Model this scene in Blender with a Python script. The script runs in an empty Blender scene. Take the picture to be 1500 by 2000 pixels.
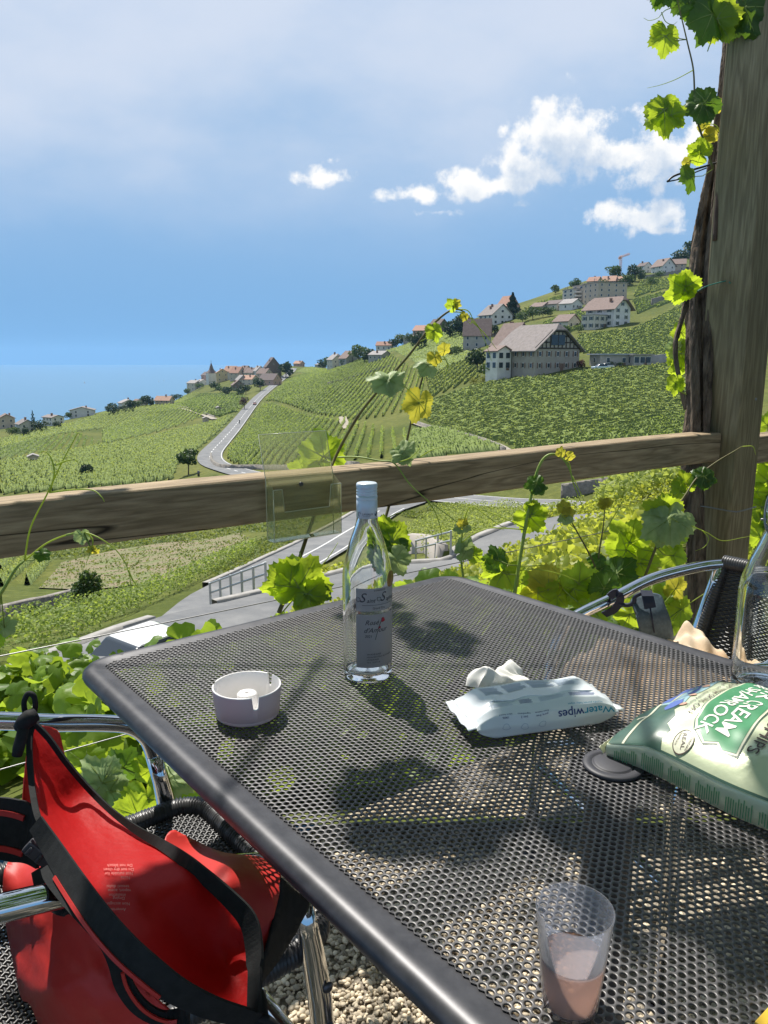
import bpy, bmesh, math, random
import numpy as np
from mathutils import Vector, Matrix, Euler
random.seed(7); RNG = np.random.default_rng(7)
scene = bpy.context.scene
COL = scene.collection
PI = math.pi
# ------------------------------------------------------------------ camera model (phone at seated eye height)
TH = math.atan(300/1500.)
CAM = np.array([0, 0, 1.22])
CF = np.array([0, math.cos(TH), -math.sin(TH)]); CU = np.array([0, math.sin(TH), math.cos(TH)]); CR = np.array([1., 0, 0])
def ray(px, py): return CF + (px-750)/1500.*CR + (1000-py)/1500.*CU
def PD(px, py, d): return CAM + d*ray(px, py)                 # a point of the photo at a measured depth
def PZ(px, py, z):
    r = ray(px, py); return CAM + (z-CAM[2])/r[2]*r           # ... or on a level of known height
# ------------------------------------------------------------------ objects
def tag(o, label=None, cat=None, group=None, kind=None):
    if label: o['label'] = label
    if cat: o['category'] = cat
    if group: o['group'] = group
    if kind: o['kind'] = kind
    return o
def empty(name, loc=(0, 0, 0), rz=0, label=None, cat=None, group=None):
    o = bpy.data.objects.new(name, None); COL.objects.link(o)
    o.location = Vector(loc); o.rotation_euler = (0, 0, rz); o.empty_display_size = .1
    return tag(o, label, cat, group)
def link(name, me, mats, parent=None, world=True):
    o = bpy.data.objects.new(name, me); COL.objects.link(o)
    for m in (mats if isinstance(mats, (list, tuple)) else [mats]): me.materials.append(m)
    if parent is not None:
        o.parent = parent
        if world: o.matrix_parent_inverse = (Matrix.Translation(parent_loc(parent)) @ Euler(parent_rot(parent)).to_matrix().to_4x4()).inverted()
    return o
def parent_loc(p): return p.location if p.parent is None else Vector((0, 0, 0))      # a part's own frame is the world
def parent_rot(p): return tuple(p.rotation_euler) if p.parent is None else (0, 0, 0)
def np_mesh(name, V, F, smooth=False, mi=None):
    """V (n,3); F (m,k) one polygon size"""
    V = np.asarray(V, dtype=np.float32); F = np.asarray(F, dtype=np.int32)
    me = bpy.data.meshes.new(name); k = F.shape[1]; m = len(F)
    me.vertices.add(len(V)); me.vertices.foreach_set('co', V.ravel())
    me.loops.add(m*k); me.loops.foreach_set('vertex_index', F.ravel())
    me.polygons.add(m); me.polygons.foreach_set('loop_start', np.arange(0, m*k, k, dtype=np.int32))
    me.polygons.foreach_set('loop_total', np.full(m, k, dtype=np.int32))
    if smooth: me.polygons.foreach_set('use_smooth', np.ones(m, dtype=bool))
    if mi is not None: me.polygons.foreach_set('material_index', np.asarray(mi, dtype=np.int32))
    me.update(calc_edges=True); me.validate()
    return me
class MB:
    def __init__(s): s.v = []; s.f = []; s.m = []; s.sm = []
    def add(s, vs, fs, mi=0, smooth=False):
        o = len(s.v); s.v += [tuple(float(c) for c in v) for v in vs]
        for f in fs: s.f.append(tuple(i+o for i in f)); s.m.append(mi); s.sm.append(smooth)
    def box(s, c, size, rz=0, mi=0, M=None):
        x, y, z = size[0]/2, size[1]/2, size[2]/2
        vs = [(-x,-y,-z),(x,-y,-z),(x,y,-z),(-x,y,-z),(-x,-y,z),(x,-y,z),(x,y,z),(-x,y,z)]
        R = Matrix.Rotation(rz, 3, 'Z') if M is None else M
        vs = [R @ Vector(v) + Vector(c) for v in vs]
        s.add(vs, [(3,2,1,0),(4,5,6,7),(0,1,5,4),(1,2,6,5),(2,3,7,6),(3,0,4,7)], mi)
    def prism(s, pts, d, mi=0):
        """pts: planar ring (list of Vector); d: extrusion vector"""
        n = len(pts); P = [Vector(p) for p in pts]; d = Vector(d)
        s.add(P+[p+d for p in P], [tuple(range(n-1, -1, -1)), tuple(range(n, 2*n))]+[(i, (i+1) % n, n+(i+1) % n, n+i) for i in range(n)], mi)
    def tube(s, path, rad, n=8, caps=True, mi=0, smooth=True, flat=None):
        P = [Vector(p) for p in path]; k = len(P)
        if not hasattr(rad, '__len__'): rad = [rad]*k
        T = [(P[min(i+1, k-1)]-P[max(i-1, 0)]).normalized() for i in range(k)]
        ref = Vector((0, 0, 1)) if abs(T[0].z) < .9 else Vector((1, 0, 0))
        N = (ref - T[0]*ref.dot(T[0])).normalized(); vs = []
        for i in range(k):
            N = N - T[i]*N.dot(T[i])
            N = N.normalized() if N.length > 1e-6 else T[i].orthogonal().normalized()
            B = T[i].cross(N)
            for j in range(n):
                a = 2*PI*j/n; vs.append(P[i] + (N*math.cos(a) + B*math.sin(a)*(flat or 1))*rad[i])
        fs = [(i*n+j, i*n+(j+1) % n, (i+1)*n+(j+1) % n, (i+1)*n+j) for i in range(k-1) for j in range(n)]
        if caps: fs += [tuple(range(n-1, -1, -1)), tuple(range((k-1)*n, k*n))]
        s.add(vs, fs, mi, smooth)
    def ribbon(s, path, widths, side, th=.002, mi=0, smooth=True):
        """flat strap: side = vector (or list) across it"""
        k = len(path); P = [Vector(p) for p in path]; vs = []
        if not hasattr(widths, '__len__'): widths = [widths]*k
        for i in range(k):
            T = (P[min(i+1, k-1)]-P[max(i-1, 0)]).normalized()
            S = Vector(side[i]) if isinstance(side, list) else Vector(side)
            S = (S - T*S.dot(T)).normalized(); N = T.cross(S); w = widths[i]/2
            vs += [P[i]-S*w-N*th/2, P[i]+S*w-N*th/2, P[i]+S*w+N*th/2, P[i]-S*w+N*th/2]
        fs = [(i*4+j, i*4+(j+1) % 4, (i+1)*4+(j+1) % 4, (i+1)*4+j) for i in range(k-1) for j in range(4)]
        fs += [(3, 2, 1, 0), tuple(range((k-1)*4, k*4))]
        s.add(vs, fs, mi, False)
    def lathe(s, prof, n=32, c=(0, 0, 0), mi=0, smooth=True, close=False, axis=None):
        c = Vector(c); vs = []; k = len(prof)
        R = Matrix.Identity(3) if axis is None else Vector((0, 0, 1)).rotation_difference(Vector(axis)).to_matrix()
        for r, z in prof:
            for j in range(n): vs.append(c + R @ Vector((r*math.cos(2*PI*j/n), r*math.sin(2*PI*j/n), z)))
        fs = [(i*n+j, i*n+(j+1) % n, (i+1)*n+(j+1) % n, (i+1)*n+j) for i in range(k-1) for j in range(n)]
        if close: fs += [((k-1)*n+j, (k-1)*n+(j+1) % n, (j+1) % n, j) for j in range(n)]
        s.add(vs, fs, mi, smooth)
    def build(s, name, mats, parent=None, bevel=0, seg=2):
        me = bpy.data.meshes.new(name); me.from_pydata(s.v, [], s.f)
        me.polygons.foreach_set('material_index', s.m); me.polygons.foreach_set('use_smooth', s.sm); me.update()
        o = link(name, me, mats, parent)
        if bevel:
            b = o.modifiers.new('bevel', 'BEVEL'); b.width = bevel; b.segments = seg; b.limit_method = 'ANGLE'
        return o
def text_mesh(body, size, shear=0, ext=0.0002, space=1.0, offset=0.0, align='CENTER'):
    cu = bpy.data.curves.new('lettering', 'FONT'); cu.body = body; cu.size = size; cu.shear = shear; cu.space_character = space
    cu.align_x = align; cu.align_y = 'CENTER'; cu.extrude = ext; cu.resolution_u = 3; cu.offset = offset
    o = bpy.data.objects.new('lettering', cu); COL.objects.link(o); bpy.context.view_layer.update()
    me = bpy.data.meshes.new_from_object(o.evaluated_get(bpy.context.evaluated_depsgraph_get()))
    bpy.data.objects.remove(o); return me
def spline(pts, n=8):
    """Catmull-Rom through pts"""
    P = [np.array(p, float) for p in pts]; P = [2*P[0]-P[1]]+P+[2*P[-1]-P[-2]]; out = []
    for i in range(1, len(P)-2):
        for t in np.linspace(0, 1, n, endpoint=False):
            a, b, c, d = P[i-1:i+3]
            out.append(.5*((2*b)+(c-a)*t+(2*a-5*b+4*c-d)*t*t+(3*b-a-3*c+d)*t**3))
    out.append(P[-2]); return out
# ------------------------------------------------------------------ materials
def newmat(name):
    m = bpy.data.materials.new(name); m.use_nodes = True; nt = m.node_tree
    return m, nt, nt.nodes, nt.links, nt.nodes['Principled BSDF']
def rgba(c): return (c[0], c[1], c[2], 1)
def MAT(name, col, rough=.6, metal=0, col2=None, nscale=8, detail=6, bump=0, bscale=60, bdist=.01, spec=.5, stretch=None, trans=0, coat=0, ior=1.45, sheen=0, lo=.35, hi=.65, coord='Object', island=0, rvar=0):
    m, nt, N, L, P = newmat(name)
    P.inputs['Base Color'].default_value = rgba(col); P.inputs['Roughness'].default_value = rough
    P.inputs['Metallic'].default_value = metal; P.inputs['Specular IOR Level'].default_value = spec; P.inputs['IOR'].default_value = ior
    P.inputs['Transmission Weight'].default_value = trans; P.inputs['Coat Weight'].default_value = coat; P.inputs['Sheen Weight'].default_value = sheen
    tc = N.new('ShaderNodeTexCoord'); vec = tc.outputs[coord]
    if stretch:
        mp = N.new('ShaderNodeMapping'); mp.inputs['Scale'].default_value = stretch; L.new(vec, mp.inputs['Vector']); vec = mp.outputs['Vector']
    cout = None
    if col2 is not None:
        n = N.new('ShaderNodeTexNoise'); n.inputs['Scale'].default_value = nscale; n.inputs['Detail'].default_value = detail; n.inputs['Roughness'].default_value = .65
        L.new(vec, n.inputs['Vector'])
        r = N.new('ShaderNodeValToRGB'); r.color_ramp.elements[0].position = lo; r.color_ramp.elements[1].position = hi
        r.color_ramp.elements[0].color = rgba(col); r.color_ramp.elements[1].color = rgba(col2)
        L.new(n.outputs['Fac'], r.inputs['Fac']); cout = r.outputs['Color']
        if rvar:
            mr = N.new('ShaderNodeMapRange'); mr.inputs['To Min'].default_value = rough-rvar; mr.inputs['To Max'].default_value = rough+rvar
            L.new(n.outputs['Fac'], mr.inputs['Value']); L.new(mr.outputs['Result'], P.inputs['Roughness'])
    if island:
        g = N.new('ShaderNodeNewGeometry'); hs = N.new('ShaderNodeHueSaturation'); mr = N.new('ShaderNodeMapRange')
        mr.inputs['To Min'].default_value = 1-island; mr.inputs['To Max'].default_value = 1+island
        L.new(g.outputs['Random Per Island'], mr.inputs['Value']); L.new(mr.outputs['Result'], hs.inputs['Value'])
        if cout: L.new(cout, hs.inputs['Color'])
        else: hs.inputs['Color'].default_value = rgba(col)
        cout = hs.outputs['Color']
    if cout: L.new(cout, P.inputs['Base Color'])
    if bump:
        b = N.new('ShaderNodeTexNoise'); b.inputs['Scale'].default_value = bscale; b.inputs['Detail'].default_value = 8; L.new(vec, b.inputs['Vector'])
        bp = N.new('ShaderNodeBump'); bp.inputs['Strength'].default_value = bump; bp.inputs['Distance'].default_value = bdist
        L.new(b.outputs['Fac'], bp.inputs['Height']); L.new(bp.outputs['Normal'], P.inputs['Normal'])
    return m
def LEAFMAT(name, c1, c2, tcol, trans=.45, rough=.45, nscale=3, island=.3, coord='Object', veins=None):
    """thin leaf: glossy reflecting face + light coming through"""
    m, nt, N, L, P = newmat(name); out = N['Material Output']
    P.inputs['Roughness'].default_value = rough; P.inputs['Specular IOR Level'].default_value = .35
    tc = N.new('ShaderNodeTexCoord'); n = N.new('ShaderNodeTexNoise'); n.inputs['Scale'].default_value = nscale; n.inputs['Detail'].default_value = 5
    L.new(tc.outputs[coord], n.inputs['Vector'])
    g = N.new('ShaderNodeNewGeometry'); ad = N.new('ShaderNodeMath'); ad.operation = 'ADD'
    mr = N.new('ShaderNodeMapRange'); mr.inputs['To Min'].default_value = -island; mr.inputs['To Max'].default_value = island
    L.new(g.outputs['Random Per Island'], mr.inputs['Value']); L.new(n.outputs['Fac'], ad.inputs[0]); L.new(mr.outputs['Result'], ad.inputs[1])
    r = N.new('ShaderNodeValToRGB'); r.color_ramp.elements[0].position = .25; r.color_ramp.elements[1].position = .75
    r.color_ramp.elements[0].color = rgba(c1); r.color_ramp.elements[1].color = rgba(c2)
    L.new(ad.outputs[0], r.inputs['Fac']); L.new(r.outputs['Color'], P.inputs['Base Color'])
    T = N.new('ShaderNodeBsdfTranslucent'); mx = N.new('ShaderNodeMix'); mx.data_type = 'RGBA'; mx.blend_type = 'MULTIPLY'; mx.inputs[0].default_value = 1
    gn = N.new('ShaderNodeValToRGB'); gn.color_ramp.elements[0].color = rgba([.75*x for x in tcol]); gn.color_ramp.elements[1].color = rgba(tcol)
    L.new(ad.outputs[0], gn.inputs['Fac']); L.new(gn.outputs['Color'], T.inputs['Color'])
    ms = N.new('ShaderNodeMixShader'); ms.inputs[0].default_value = trans
    L.new(P.outputs[0], ms.inputs[1]); L.new(T.outputs[0], ms.inputs[2]); L.new(ms.outputs[0], out.inputs['Surface'])
    b = N.new('ShaderNodeTexNoise'); b.inputs['Scale'].default_value = 90; b.inputs['Detail'].default_value = 4; L.new(tc.outputs[coord], b.inputs['Vector'])
    bp = N.new('ShaderNodeBump'); bp.inputs['Strength'].default_value = .25; bp.inputs['Distance'].default_value = .004
    L.new(b.outputs['Fac'], bp.inputs['Height']); L.new(bp.outputs['Normal'], P.inputs['Normal']); L.new(bp.outputs['Normal'], T.inputs['Normal'])
    return m
def WOOD(name, c1, c2, c3, scale=(1.2, 14, 14), rough=.75, crack=True):
    """long-grained weathered timber; grain runs along the object's local X"""
    m, nt, N, L, P = newmat(name); tc = N.new('ShaderNodeTexCoord'); P.inputs['Roughness'].default_value = rough; P.inputs['Specular IOR Level'].default_value = .25
    mp = N.new('ShaderNodeMapping'); mp.inputs['Scale'].default_value = scale; L.new(tc.outputs['Object'], mp.inputs['Vector'])
    n1 = N.new('ShaderNodeTexNoise'); n1.inputs['Scale'].default_value = 1; n1.inputs['Detail'].default_value = 3; L.new(mp.outputs[0], n1.inputs['Vector'])
    ma = N.new('ShaderNodeMath'); ma.operation = 'MULTIPLY'; ma.inputs[1].default_value = 9; L.new(n1.outputs['Fac'], ma.inputs[0])
    fr = N.new('ShaderNodeMath'); fr.operation = 'PINGPONG'; fr.inputs[1].default_value = .5; L.new(ma.outputs[0], fr.inputs[0])
    n2 = N.new('ShaderNodeTexNoise'); n2.inputs['Scale'].default_value = 6; n2.inputs['Detail'].default_value = 8; n2.inputs['Roughness'].default_value = .7; L.new(mp.outputs[0], n2.inputs['Vector'])
    r = N.new('ShaderNodeValToRGB'); e = r.color_ramp.elements; e[0].position = 0; e[1].position = .5; e[0].color = rgba(c2); e[1].color = rgba(c1); L.new(fr.outputs[0], r.inputs['Fac'])
    r2 = N.new('ShaderNodeValToRGB'); e = r2.color_ramp.elements; e[0].position = .35; e[1].position = .7; e[0].color = rgba(c3); e[1].color = (1, 1, 1, 1); L.new(n2.outputs['Fac'], r2.inputs['Fac'])
    mx = N.new('ShaderNodeMix'); mx.data_type = 'RGBA'; mx.blend_type = 'MULTIPLY'; mx.inputs[0].default_value = .7
    L.new(r.outputs[0], mx.inputs[6]); L.new(r2.outputs[0], mx.inputs[7]); col = mx.outputs[2]
    n3 = N.new('ShaderNodeTexNoise'); n3.inputs['Scale'].default_value = 2.5; n3.inputs['Detail'].default_value = 3; L.new(tc.outputs['Object'], n3.inputs['Vector'])
    hv = N.new('ShaderNodeMapRange'); hv.inputs[3].default_value = .72; hv.inputs[4].default_value = 1.25; L.new(n3.outputs['Fac'], hv.inputs[0])
    hs = N.new('ShaderNodeHueSaturation'); L.new(hv.outputs[0], hs.inputs['Value']); L.new(col, hs.inputs['Color']); col = hs.outputs[0]
    h = r2.outputs[0]
    if crack:
        mp2 = N.new('ShaderNodeMapping'); mp2.inputs['Scale'].default_value = (scale[0]*.55, scale[1]*.8, scale[2]*.8); L.new(tc.outputs['Object'], mp2.inputs['Vector'])
        n4 = N.new('ShaderNodeTexNoise'); n4.inputs['Scale'].default_value = .8; n4.inputs['Detail'].default_value = 2; n4.inputs['Roughness'].default_value = .4; L.new(mp2.outputs[0], n4.inputs['Vector'])
        sb = N.new('ShaderNodeMath'); sb.operation = 'SUBTRACT'; sb.inputs[1].default_value = .53; L.new(n4.outputs['Fac'], sb.inputs[0])
        ab = N.new('ShaderNodeMath'); ab.operation = 'ABSOLUTE'; L.new(sb.outputs[0], ab.inputs[0])
        cr = N.new('ShaderNodeMapRange'); cr.inputs[1].default_value = .001; cr.inputs[2].default_value = .009; L.new(ab.outputs[0], cr.inputs[0])
        m2 = N.new('ShaderNodeMix'); m2.data_type = 'RGBA'; L.new(cr.outputs[0], m2.inputs[0]); m2.inputs[6].default_value = rgba([x*.12 for x in c2]); L.new(col, m2.inputs[7]); col = m2.outputs[2]
        mm = N.new('ShaderNodeMath'); mm.operation = 'MULTIPLY'; L.new(r2.outputs[0], mm.inputs[0]); L.new(cr.outputs[0], mm.inputs[1]); h = mm.outputs[0]
    L.new(col, P.inputs['Base Color'])
    bp = N.new('ShaderNodeBump'); bp.inputs['Strength'].default_value = .5; bp.inputs['Distance'].default_value = .002; L.new(h, bp.inputs['Height']); L.new(bp.outputs[0], P.inputs['Normal'])
    return m
# ------------------------------------------------------------------ camera, sun, sky
cam = bpy.data.objects.new('camera', bpy.data.cameras.new('camera')); COL.objects.link(cam); scene.camera = cam
cam.data.sensor_fit = 'VERTICAL'; cam.data.sensor_height = 32; cam.data.lens = 24
cam.data.clip_start = .02; cam.data.clip_end = 60000
cam.location = CAM; cam.rotation_euler = (PI/2-TH, 0, 0)
SUN_EL, SUN_AZ = math.radians(57), math.radians(-25)      # azimuth from +Y towards +X
SD = Vector((math.sin(SUN_AZ)*math.cos(SUN_EL), math.cos(SUN_AZ)*math.cos(SUN_EL), math.sin(SUN_EL)))
sun = bpy.data.objects.new('sun', bpy.data.lights.new('sun', 'SUN')); COL.objects.link(sun)
sun.data.energy = 5.0; sun.data.angle = math.radians(.53); sun.data.color = (1, .95, .87)
sun.rotation_euler = SD.to_track_quat('Z', 'Y').to_euler()
scene.view_settings.view_transform = 'Standard'; scene.view_settings.look = 'None'; scene.view_settings.exposure = .5; scene.view_settings.gamma = 1
scene.cycles.use_denoising = True; scene.cycles.max_bounces = 10; scene.cycles.transparent_max_bounces = 16; scene.cycles.transmission_bounces = 10
scene.cycles.diffuse_bounces = 4; scene.cycles.glossy_bounces = 4; scene.cycles.volume_bounces = 1; scene.cycles.caustics_refractive = False; scene.cycles.caustics_reflective = False
scene.cycles.sample_clamp_indirect = 6
W = bpy.data.worlds.new('World'); scene.world = W; W.use_nodes = True
N = W.node_tree.nodes; L = W.node_tree.links; BG = N['Background']; BG.inputs['Strength'].default_value = .10
W.cycles.sampling_method = 'MANUAL'; W.cycles.sample_map_resolution = 256
def mth(op, a, b=None, c=None, clamp=False, nt=None):
    n = (nt or W.node_tree).nodes.new('ShaderNodeMath'); n.operation = op; n.use_clamp = clamp; lk = (nt or W.node_tree).links
    for i, x in enumerate((a, b, c)):
        if x is None: continue
        if isinstance(x, (int, float)): n.inputs[i].default_value = x
        else: lk.new(x, n.inputs[i])
    return n.outputs[0]
def remap(x, a, b, lo=0, hi=1, nt=None, smooth=True):
    n = (nt or W.node_tree).nodes.new('ShaderNodeMapRange'); n.interpolation_type = 'SMOOTHSTEP' if smooth else 'LINEAR'
    (nt or W.node_tree).links.new(x, n.inputs[0])
    for i, v in zip((1, 2, 3, 4), (a, b, lo, hi)): n.inputs[i].default_value = v
    return n.outputs[0]
def mixc(f, a, b, nt=None, blend='MIX'):
    n = (nt or W.node_tree).nodes.new('ShaderNodeMix'); n.data_type = 'RGBA'; n.blend_type = blend; lk = (nt or W.node_tree).links
    if isinstance(f, (int, float)): n.inputs[0].default_value = f
    else: lk.new(f, n.inputs[0])
    for i, x in ((6, a), (7, b)):
        if isinstance(x, tuple): n.inputs[i].default_value = rgba(x)
        else: lk.new(x, n.inputs[i])
    return n.outputs[2]
sky = N.new('ShaderNodeTexSky'); sky.sky_type = 'NISHITA'; sky.sun_disc = False; sky.sun_elevation = SUN_EL; sky.sun_rotation = SUN_AZ
sky.air_density = 1.0; sky.dust_density = .4; sky.ozone_density = 2.0
# cloud field in directions of the sky: (x/y, z/y) of the half sky ahead
def sky_uv(px, py):
    r = ray(px, py); return r[0]/r[1], r[2]/r[1]
BLOBS = [  # px, py, half width, half height up, half height down (photo px), weight
    (1105, 285, 118, 84, 72, 1), (1015, 310, 62, 40, 48, .9), (1235, 300, 120, 62, 62, 1), (1310, 300, 80, 50, 50, .9), (1390, 270, 80, 40, 60, .8),
    (1060, 345, 80, 30, 26, .8), (905, 360, 66, 34, 34, .95), (818, 374, 68, 26, 24, .9), (985, 362, 60, 22, 22, .7),
    (630, 351, 72, 19, 19, .95), (1240, 425, 130, 32, 28, .95), (1310, 418, 60, 32, 28, .9), (1180, 412, 60, 18, 22, .8), (1300, 448, 50, 12, 12, .7),
    (852, 417, 56, 8, 10, .66), (985, 258, 26, 16, 14, .55), (1015, 400, 40, 9, 9, .5), (655, 316, 18, 9, 9, .45)]
cg = bpy.data.node_groups.new('cumulus_density', 'ShaderNodeTree')
cg.interface.new_socket('Vector', in_out='INPUT', socket_type='NodeSocketVector'); cg.interface.new_socket('Density', in_out='OUTPUT', socket_type='NodeSocketFloat')
gi = cg.nodes.new('NodeGroupInput'); go = cg.nodes.new('NodeGroupOutput')
wn = cg.nodes.new('ShaderNodeTexNoise'); wn.noise_dimensions = '2D'; wn.inputs['Scale'].default_value = 14; wn.inputs['Detail'].default_value = 3; cg.links.new(gi.outputs[0], wn.inputs['Vector'])
wv = cg.nodes.new('ShaderNodeVectorMath'); wv.operation = 'MULTIPLY_ADD'; cg.links.new(wn.outputs['Color'], wv.inputs[0]); wv.inputs[1].default_value = (.03, .022, 0); wv.inputs[2].default_value = (-.015, -.011, 0)
wa = cg.nodes.new('ShaderNodeVectorMath'); wa.operation = 'ADD'; cg.links.new(gi.outputs[0], wa.inputs[0]); cg.links.new(wv.outputs[0], wa.inputs[1])
sp = cg.nodes.new('ShaderNodeSeparateXYZ'); cg.links.new(wa.outputs[0], sp.inputs[0]); best = None
for bx, by, hw, hu, hd, wt in BLOBS:
    u0, w0 = sky_uv(bx, by); k = 1/1500./.97
    du = mth('MULTIPLY', mth('SUBTRACT', sp.outputs[0], u0, nt=cg), 1/(hw*k), nt=cg); dw = mth('SUBTRACT', sp.outputs[1], w0, nt=cg)
    up = mth('MAXIMUM', mth('MULTIPLY', dw, 1/(hu*k), nt=cg), mth('MULTIPLY', dw, -1/(hd*k), nt=cg), nt=cg)
    dist = mth('SQRT', mth('ADD', mth('MULTIPLY', du, du, nt=cg), mth('MULTIPLY', up, up, nt=cg), nt=cg), nt=cg)
    v = mth('MULTIPLY', mth('SUBTRACT', 1.16, dist, nt=cg), wt, nt=cg)
    best = v if best is None else mth('SMOOTH_MAX', best, v, .25, nt=cg)
f1 = cg.nodes.new('ShaderNodeTexNoise'); f1.noise_dimensions = '2D'; f1.inputs['Scale'].default_value = 22; f1.inputs['Detail'].default_value = 7; f1.inputs['Roughness'].default_value = .62; f1.inputs['Lacunarity'].default_value = 2.1; cg.links.new(gi.outputs[0], f1.inputs['Vector'])
vo = cg.nodes.new('ShaderNodeTexVoronoi'); vo.feature = 'F1'; vo.voronoi_dimensions = '2D'; vo.inputs['Scale'].default_value = 34; cg.links.new(wa.outputs[0], vo.inputs['Vector'])
nz = mth('ADD', mth('MULTIPLY', mth('SUBTRACT', f1.outputs['Fac'], .5, nt=cg), 1.9, nt=cg), mth('MULTIPLY', mth('SUBTRACT', .45, vo.outputs['Distance'], nt=cg), .55, nt=cg), nt=cg)
cg.links.new(mth('ADD', best, nz, nt=cg), go.inputs[0])
tc = N.new('ShaderNodeTexCoord'); sx = N.new('ShaderNodeSeparateXYZ'); L.new(tc.outputs['Generated'], sx.inputs[0])
yy = mth('MAXIMUM', sx.outputs[1], .05); uu = mth('DIVIDE', sx.outputs[0], yy); ww = mth('DIVIDE', sx.outputs[2], yy)
uv = N.new('ShaderNodeCombineXYZ'); L.new(uu, uv.inputs[0]); L.new(ww, uv.inputs[1])
def dens(off):
    va = N.new('ShaderNodeVectorMath'); va.operation = 'ADD'; L.new(uv.outputs[0], va.inputs[0]); va.inputs[1].default_value = off
    g = N.new('ShaderNodeGroup'); g.node_tree = cg; L.new(va.outputs[0], g.inputs[0]); return g.outputs[0]
d0 = dens((0, 0, 0)); d1 = dens((-.006, .018, 0)); d2 = dens((-.012, .045, 0))
ahead = remap(sx.outputs[1], .05, .25)
alpha = mth('MULTIPLY', remap(d0, .20, .80), ahead)
thick = mth('ADD', mth('MULTIPLY', mth('MAXIMUM', d1, 0), .45), mth('MULTIPLY', mth('MAXIMUM', d2, 0), .55))   # cloud between this point and the sun
ccol = mixc(remap(thick, .10, .95), (7.6, 7.5, 7.35), (4.2, 4.9, 5.9))
# high veil of thin cloud and the bluer air low down
n1 = N.new('ShaderNodeTexNoise'); n1.noise_dimensions = '2D'; n1.inputs['Scale'].default_value = 2.6; n1.inputs['Detail'].default_value = 6; n1.inputs['Roughness'].default_value = .55
mp = N.new('ShaderNodeMapping'); mp.inputs['Scale'].default_value = (1.0, 2.0, 1); mp.inputs['Rotation'].default_value = (0, 0, .35); L.new(uv.outputs[0], mp.inputs[0]); L.new(mp.outputs[0], n1.inputs['Vector'])
el = sx.outputs[2]
SKYC = mixc(1.0, sky.outputs[0], (.72, .84, .90), blend='MULTIPLY')
lowblue = mixc(remap(el, -.02, .30), (1.42, 3.05, 5.35), (2.35, 3.7, 5.6))
base = mixc(remap(el, .28, .60), lowblue, SKYC)
veil = mth('MULTIPLY', remap(mth('ADD', mth('MULTIPLY', n1.outputs['Fac'], .55), mth('MULTIPLY', el, 1.0)), .30, .72), remap(el, .08, .26))
veil = mth('MULTIPLY', veil, remap(el, .45, .8, 1, .35))
base = mixc(mth('MULTIPLY', veil, .9), base, (4.9, 5.4, 6.35))
L.new(mixc(alpha, base, ccol), BG.inputs['Color'])
# ------------------------------------------------------------------ terrain: a vineyard hillside falling to the left towards the lake
COLS = {
 0: [(1560,4.0),(1400,9),(1320,20),(1230,36),(1150,58),(1080,85),(960,150),(900,215),(860,330),(838,430)],
 200: [(1500,4.5),(1380,10),(1300,20),(1210,38),(1150,58),(1080,80),(950,150),(870,265),(830,400),(805,540)],
 400: [(1330,11),(1245,24),(1190,36),(1120,52),(1050,85),(930,150),(870,240),(820,380),(775,600),(753,760)],
 570: [(1260,16),(1180,30),(1110,48),(1050,68),(940,110),(860,190),(790,340),(740,620),(716,850)],
 750: [(1200,20),(1110,40),(1040,62),(1000,80),(920,105),(840,170),(760,300),(700,460),(686,560)],
 950: [(1150,14),(1075,38),(1030,55),(985,74),(910,95),(840,130),(770,185),(690,280),(640,400),(614,520)],
 1150: [(1120,9),(1050,25),(985,66),(900,90),(800,135),(725,195),(640,300),(590,420),(548,560)],
 1330: [(1080,8),(1000,20),(940,40),(880,80),(800,125),(710,200),(600,330),(525,560),(500,640)],
 1500: [(1050,8),(950,30),(880,70),(800,120),(700,195),(590,320),(500,560),(470,680)]}
BEYOND = {0: [(560,-66),(760,-108),(1200,-125)], 200: [(680,-70),(880,-110),(1300,-125)], 400: [(900,-62),(1120,-112),(1500,-125)], 570: [(1000,-22),(1300,-75),(1700,-125)],
 750: [(680,-2),(950,-45),(1500,-125)], 950: [(640,24),(950,-20),(1500,-110)], 1150: [(680,52),(950,25),(1500,-60)], 1330: [(760,84),(1050,70),(1600,10)], 1500: [(800,104),(1050,100),(1600,60)]}
cp = []
for px, lst in COLS.items():
    for py, d in lst:
        p = PD(px, py, d); cp.append((p[0]/p[1], math.log(p[1]), (p[2]-1.22)/p[1]))
    u = (px-750)/1500/.97
    for Y, z in BEYOND[px]: cp.append((u, math.log(Y), (z-1.22)/Y))
for u in (-.5, -.25, 0, .25, .5):
    cp.append((u, math.log(2.4), (-.25-1.22)/2.4)); cp.append((u, math.log(3.2), (-.6-1.22)/3.2))
cp = np.array(cp); KU, KR = 2.2, 1.0
def _phi(d2): return np.where(d2 > 1e-12, d2*np.log(np.maximum(d2, 1e-12)), 0)
_P = np.column_stack([cp[:, 0]*KU, cp[:, 1]*KR]); _n = len(_P)
_K = _phi(((_P[:, None]-_P[None])**2).sum(-1)) + np.eye(_n)*.0005
_Q = np.column_stack([np.ones(_n), _P])
_A = np.block([[_K, _Q], [_Q.T, np.zeros((3, 3))]])
_sol = np.linalg.solve(_A, np.concatenate([cp[:, 2], np.zeros(3)])); _w, _c = _sol[:_n], _sol[_n:]
def s_of(u, r):
    q = np.column_stack([np.clip(u, -.66, .66)*KU, r*KR]); out = np.empty(len(q))
    for i in range(0, len(q), 20000):
        b = q[i:i+20000]; out[i:i+20000] = _phi(((b[:, None]-_P[None])**2).sum(-1)) @ _w + _c[0] + b @ _c[1:]
    return out
ROADPTS = None
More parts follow.
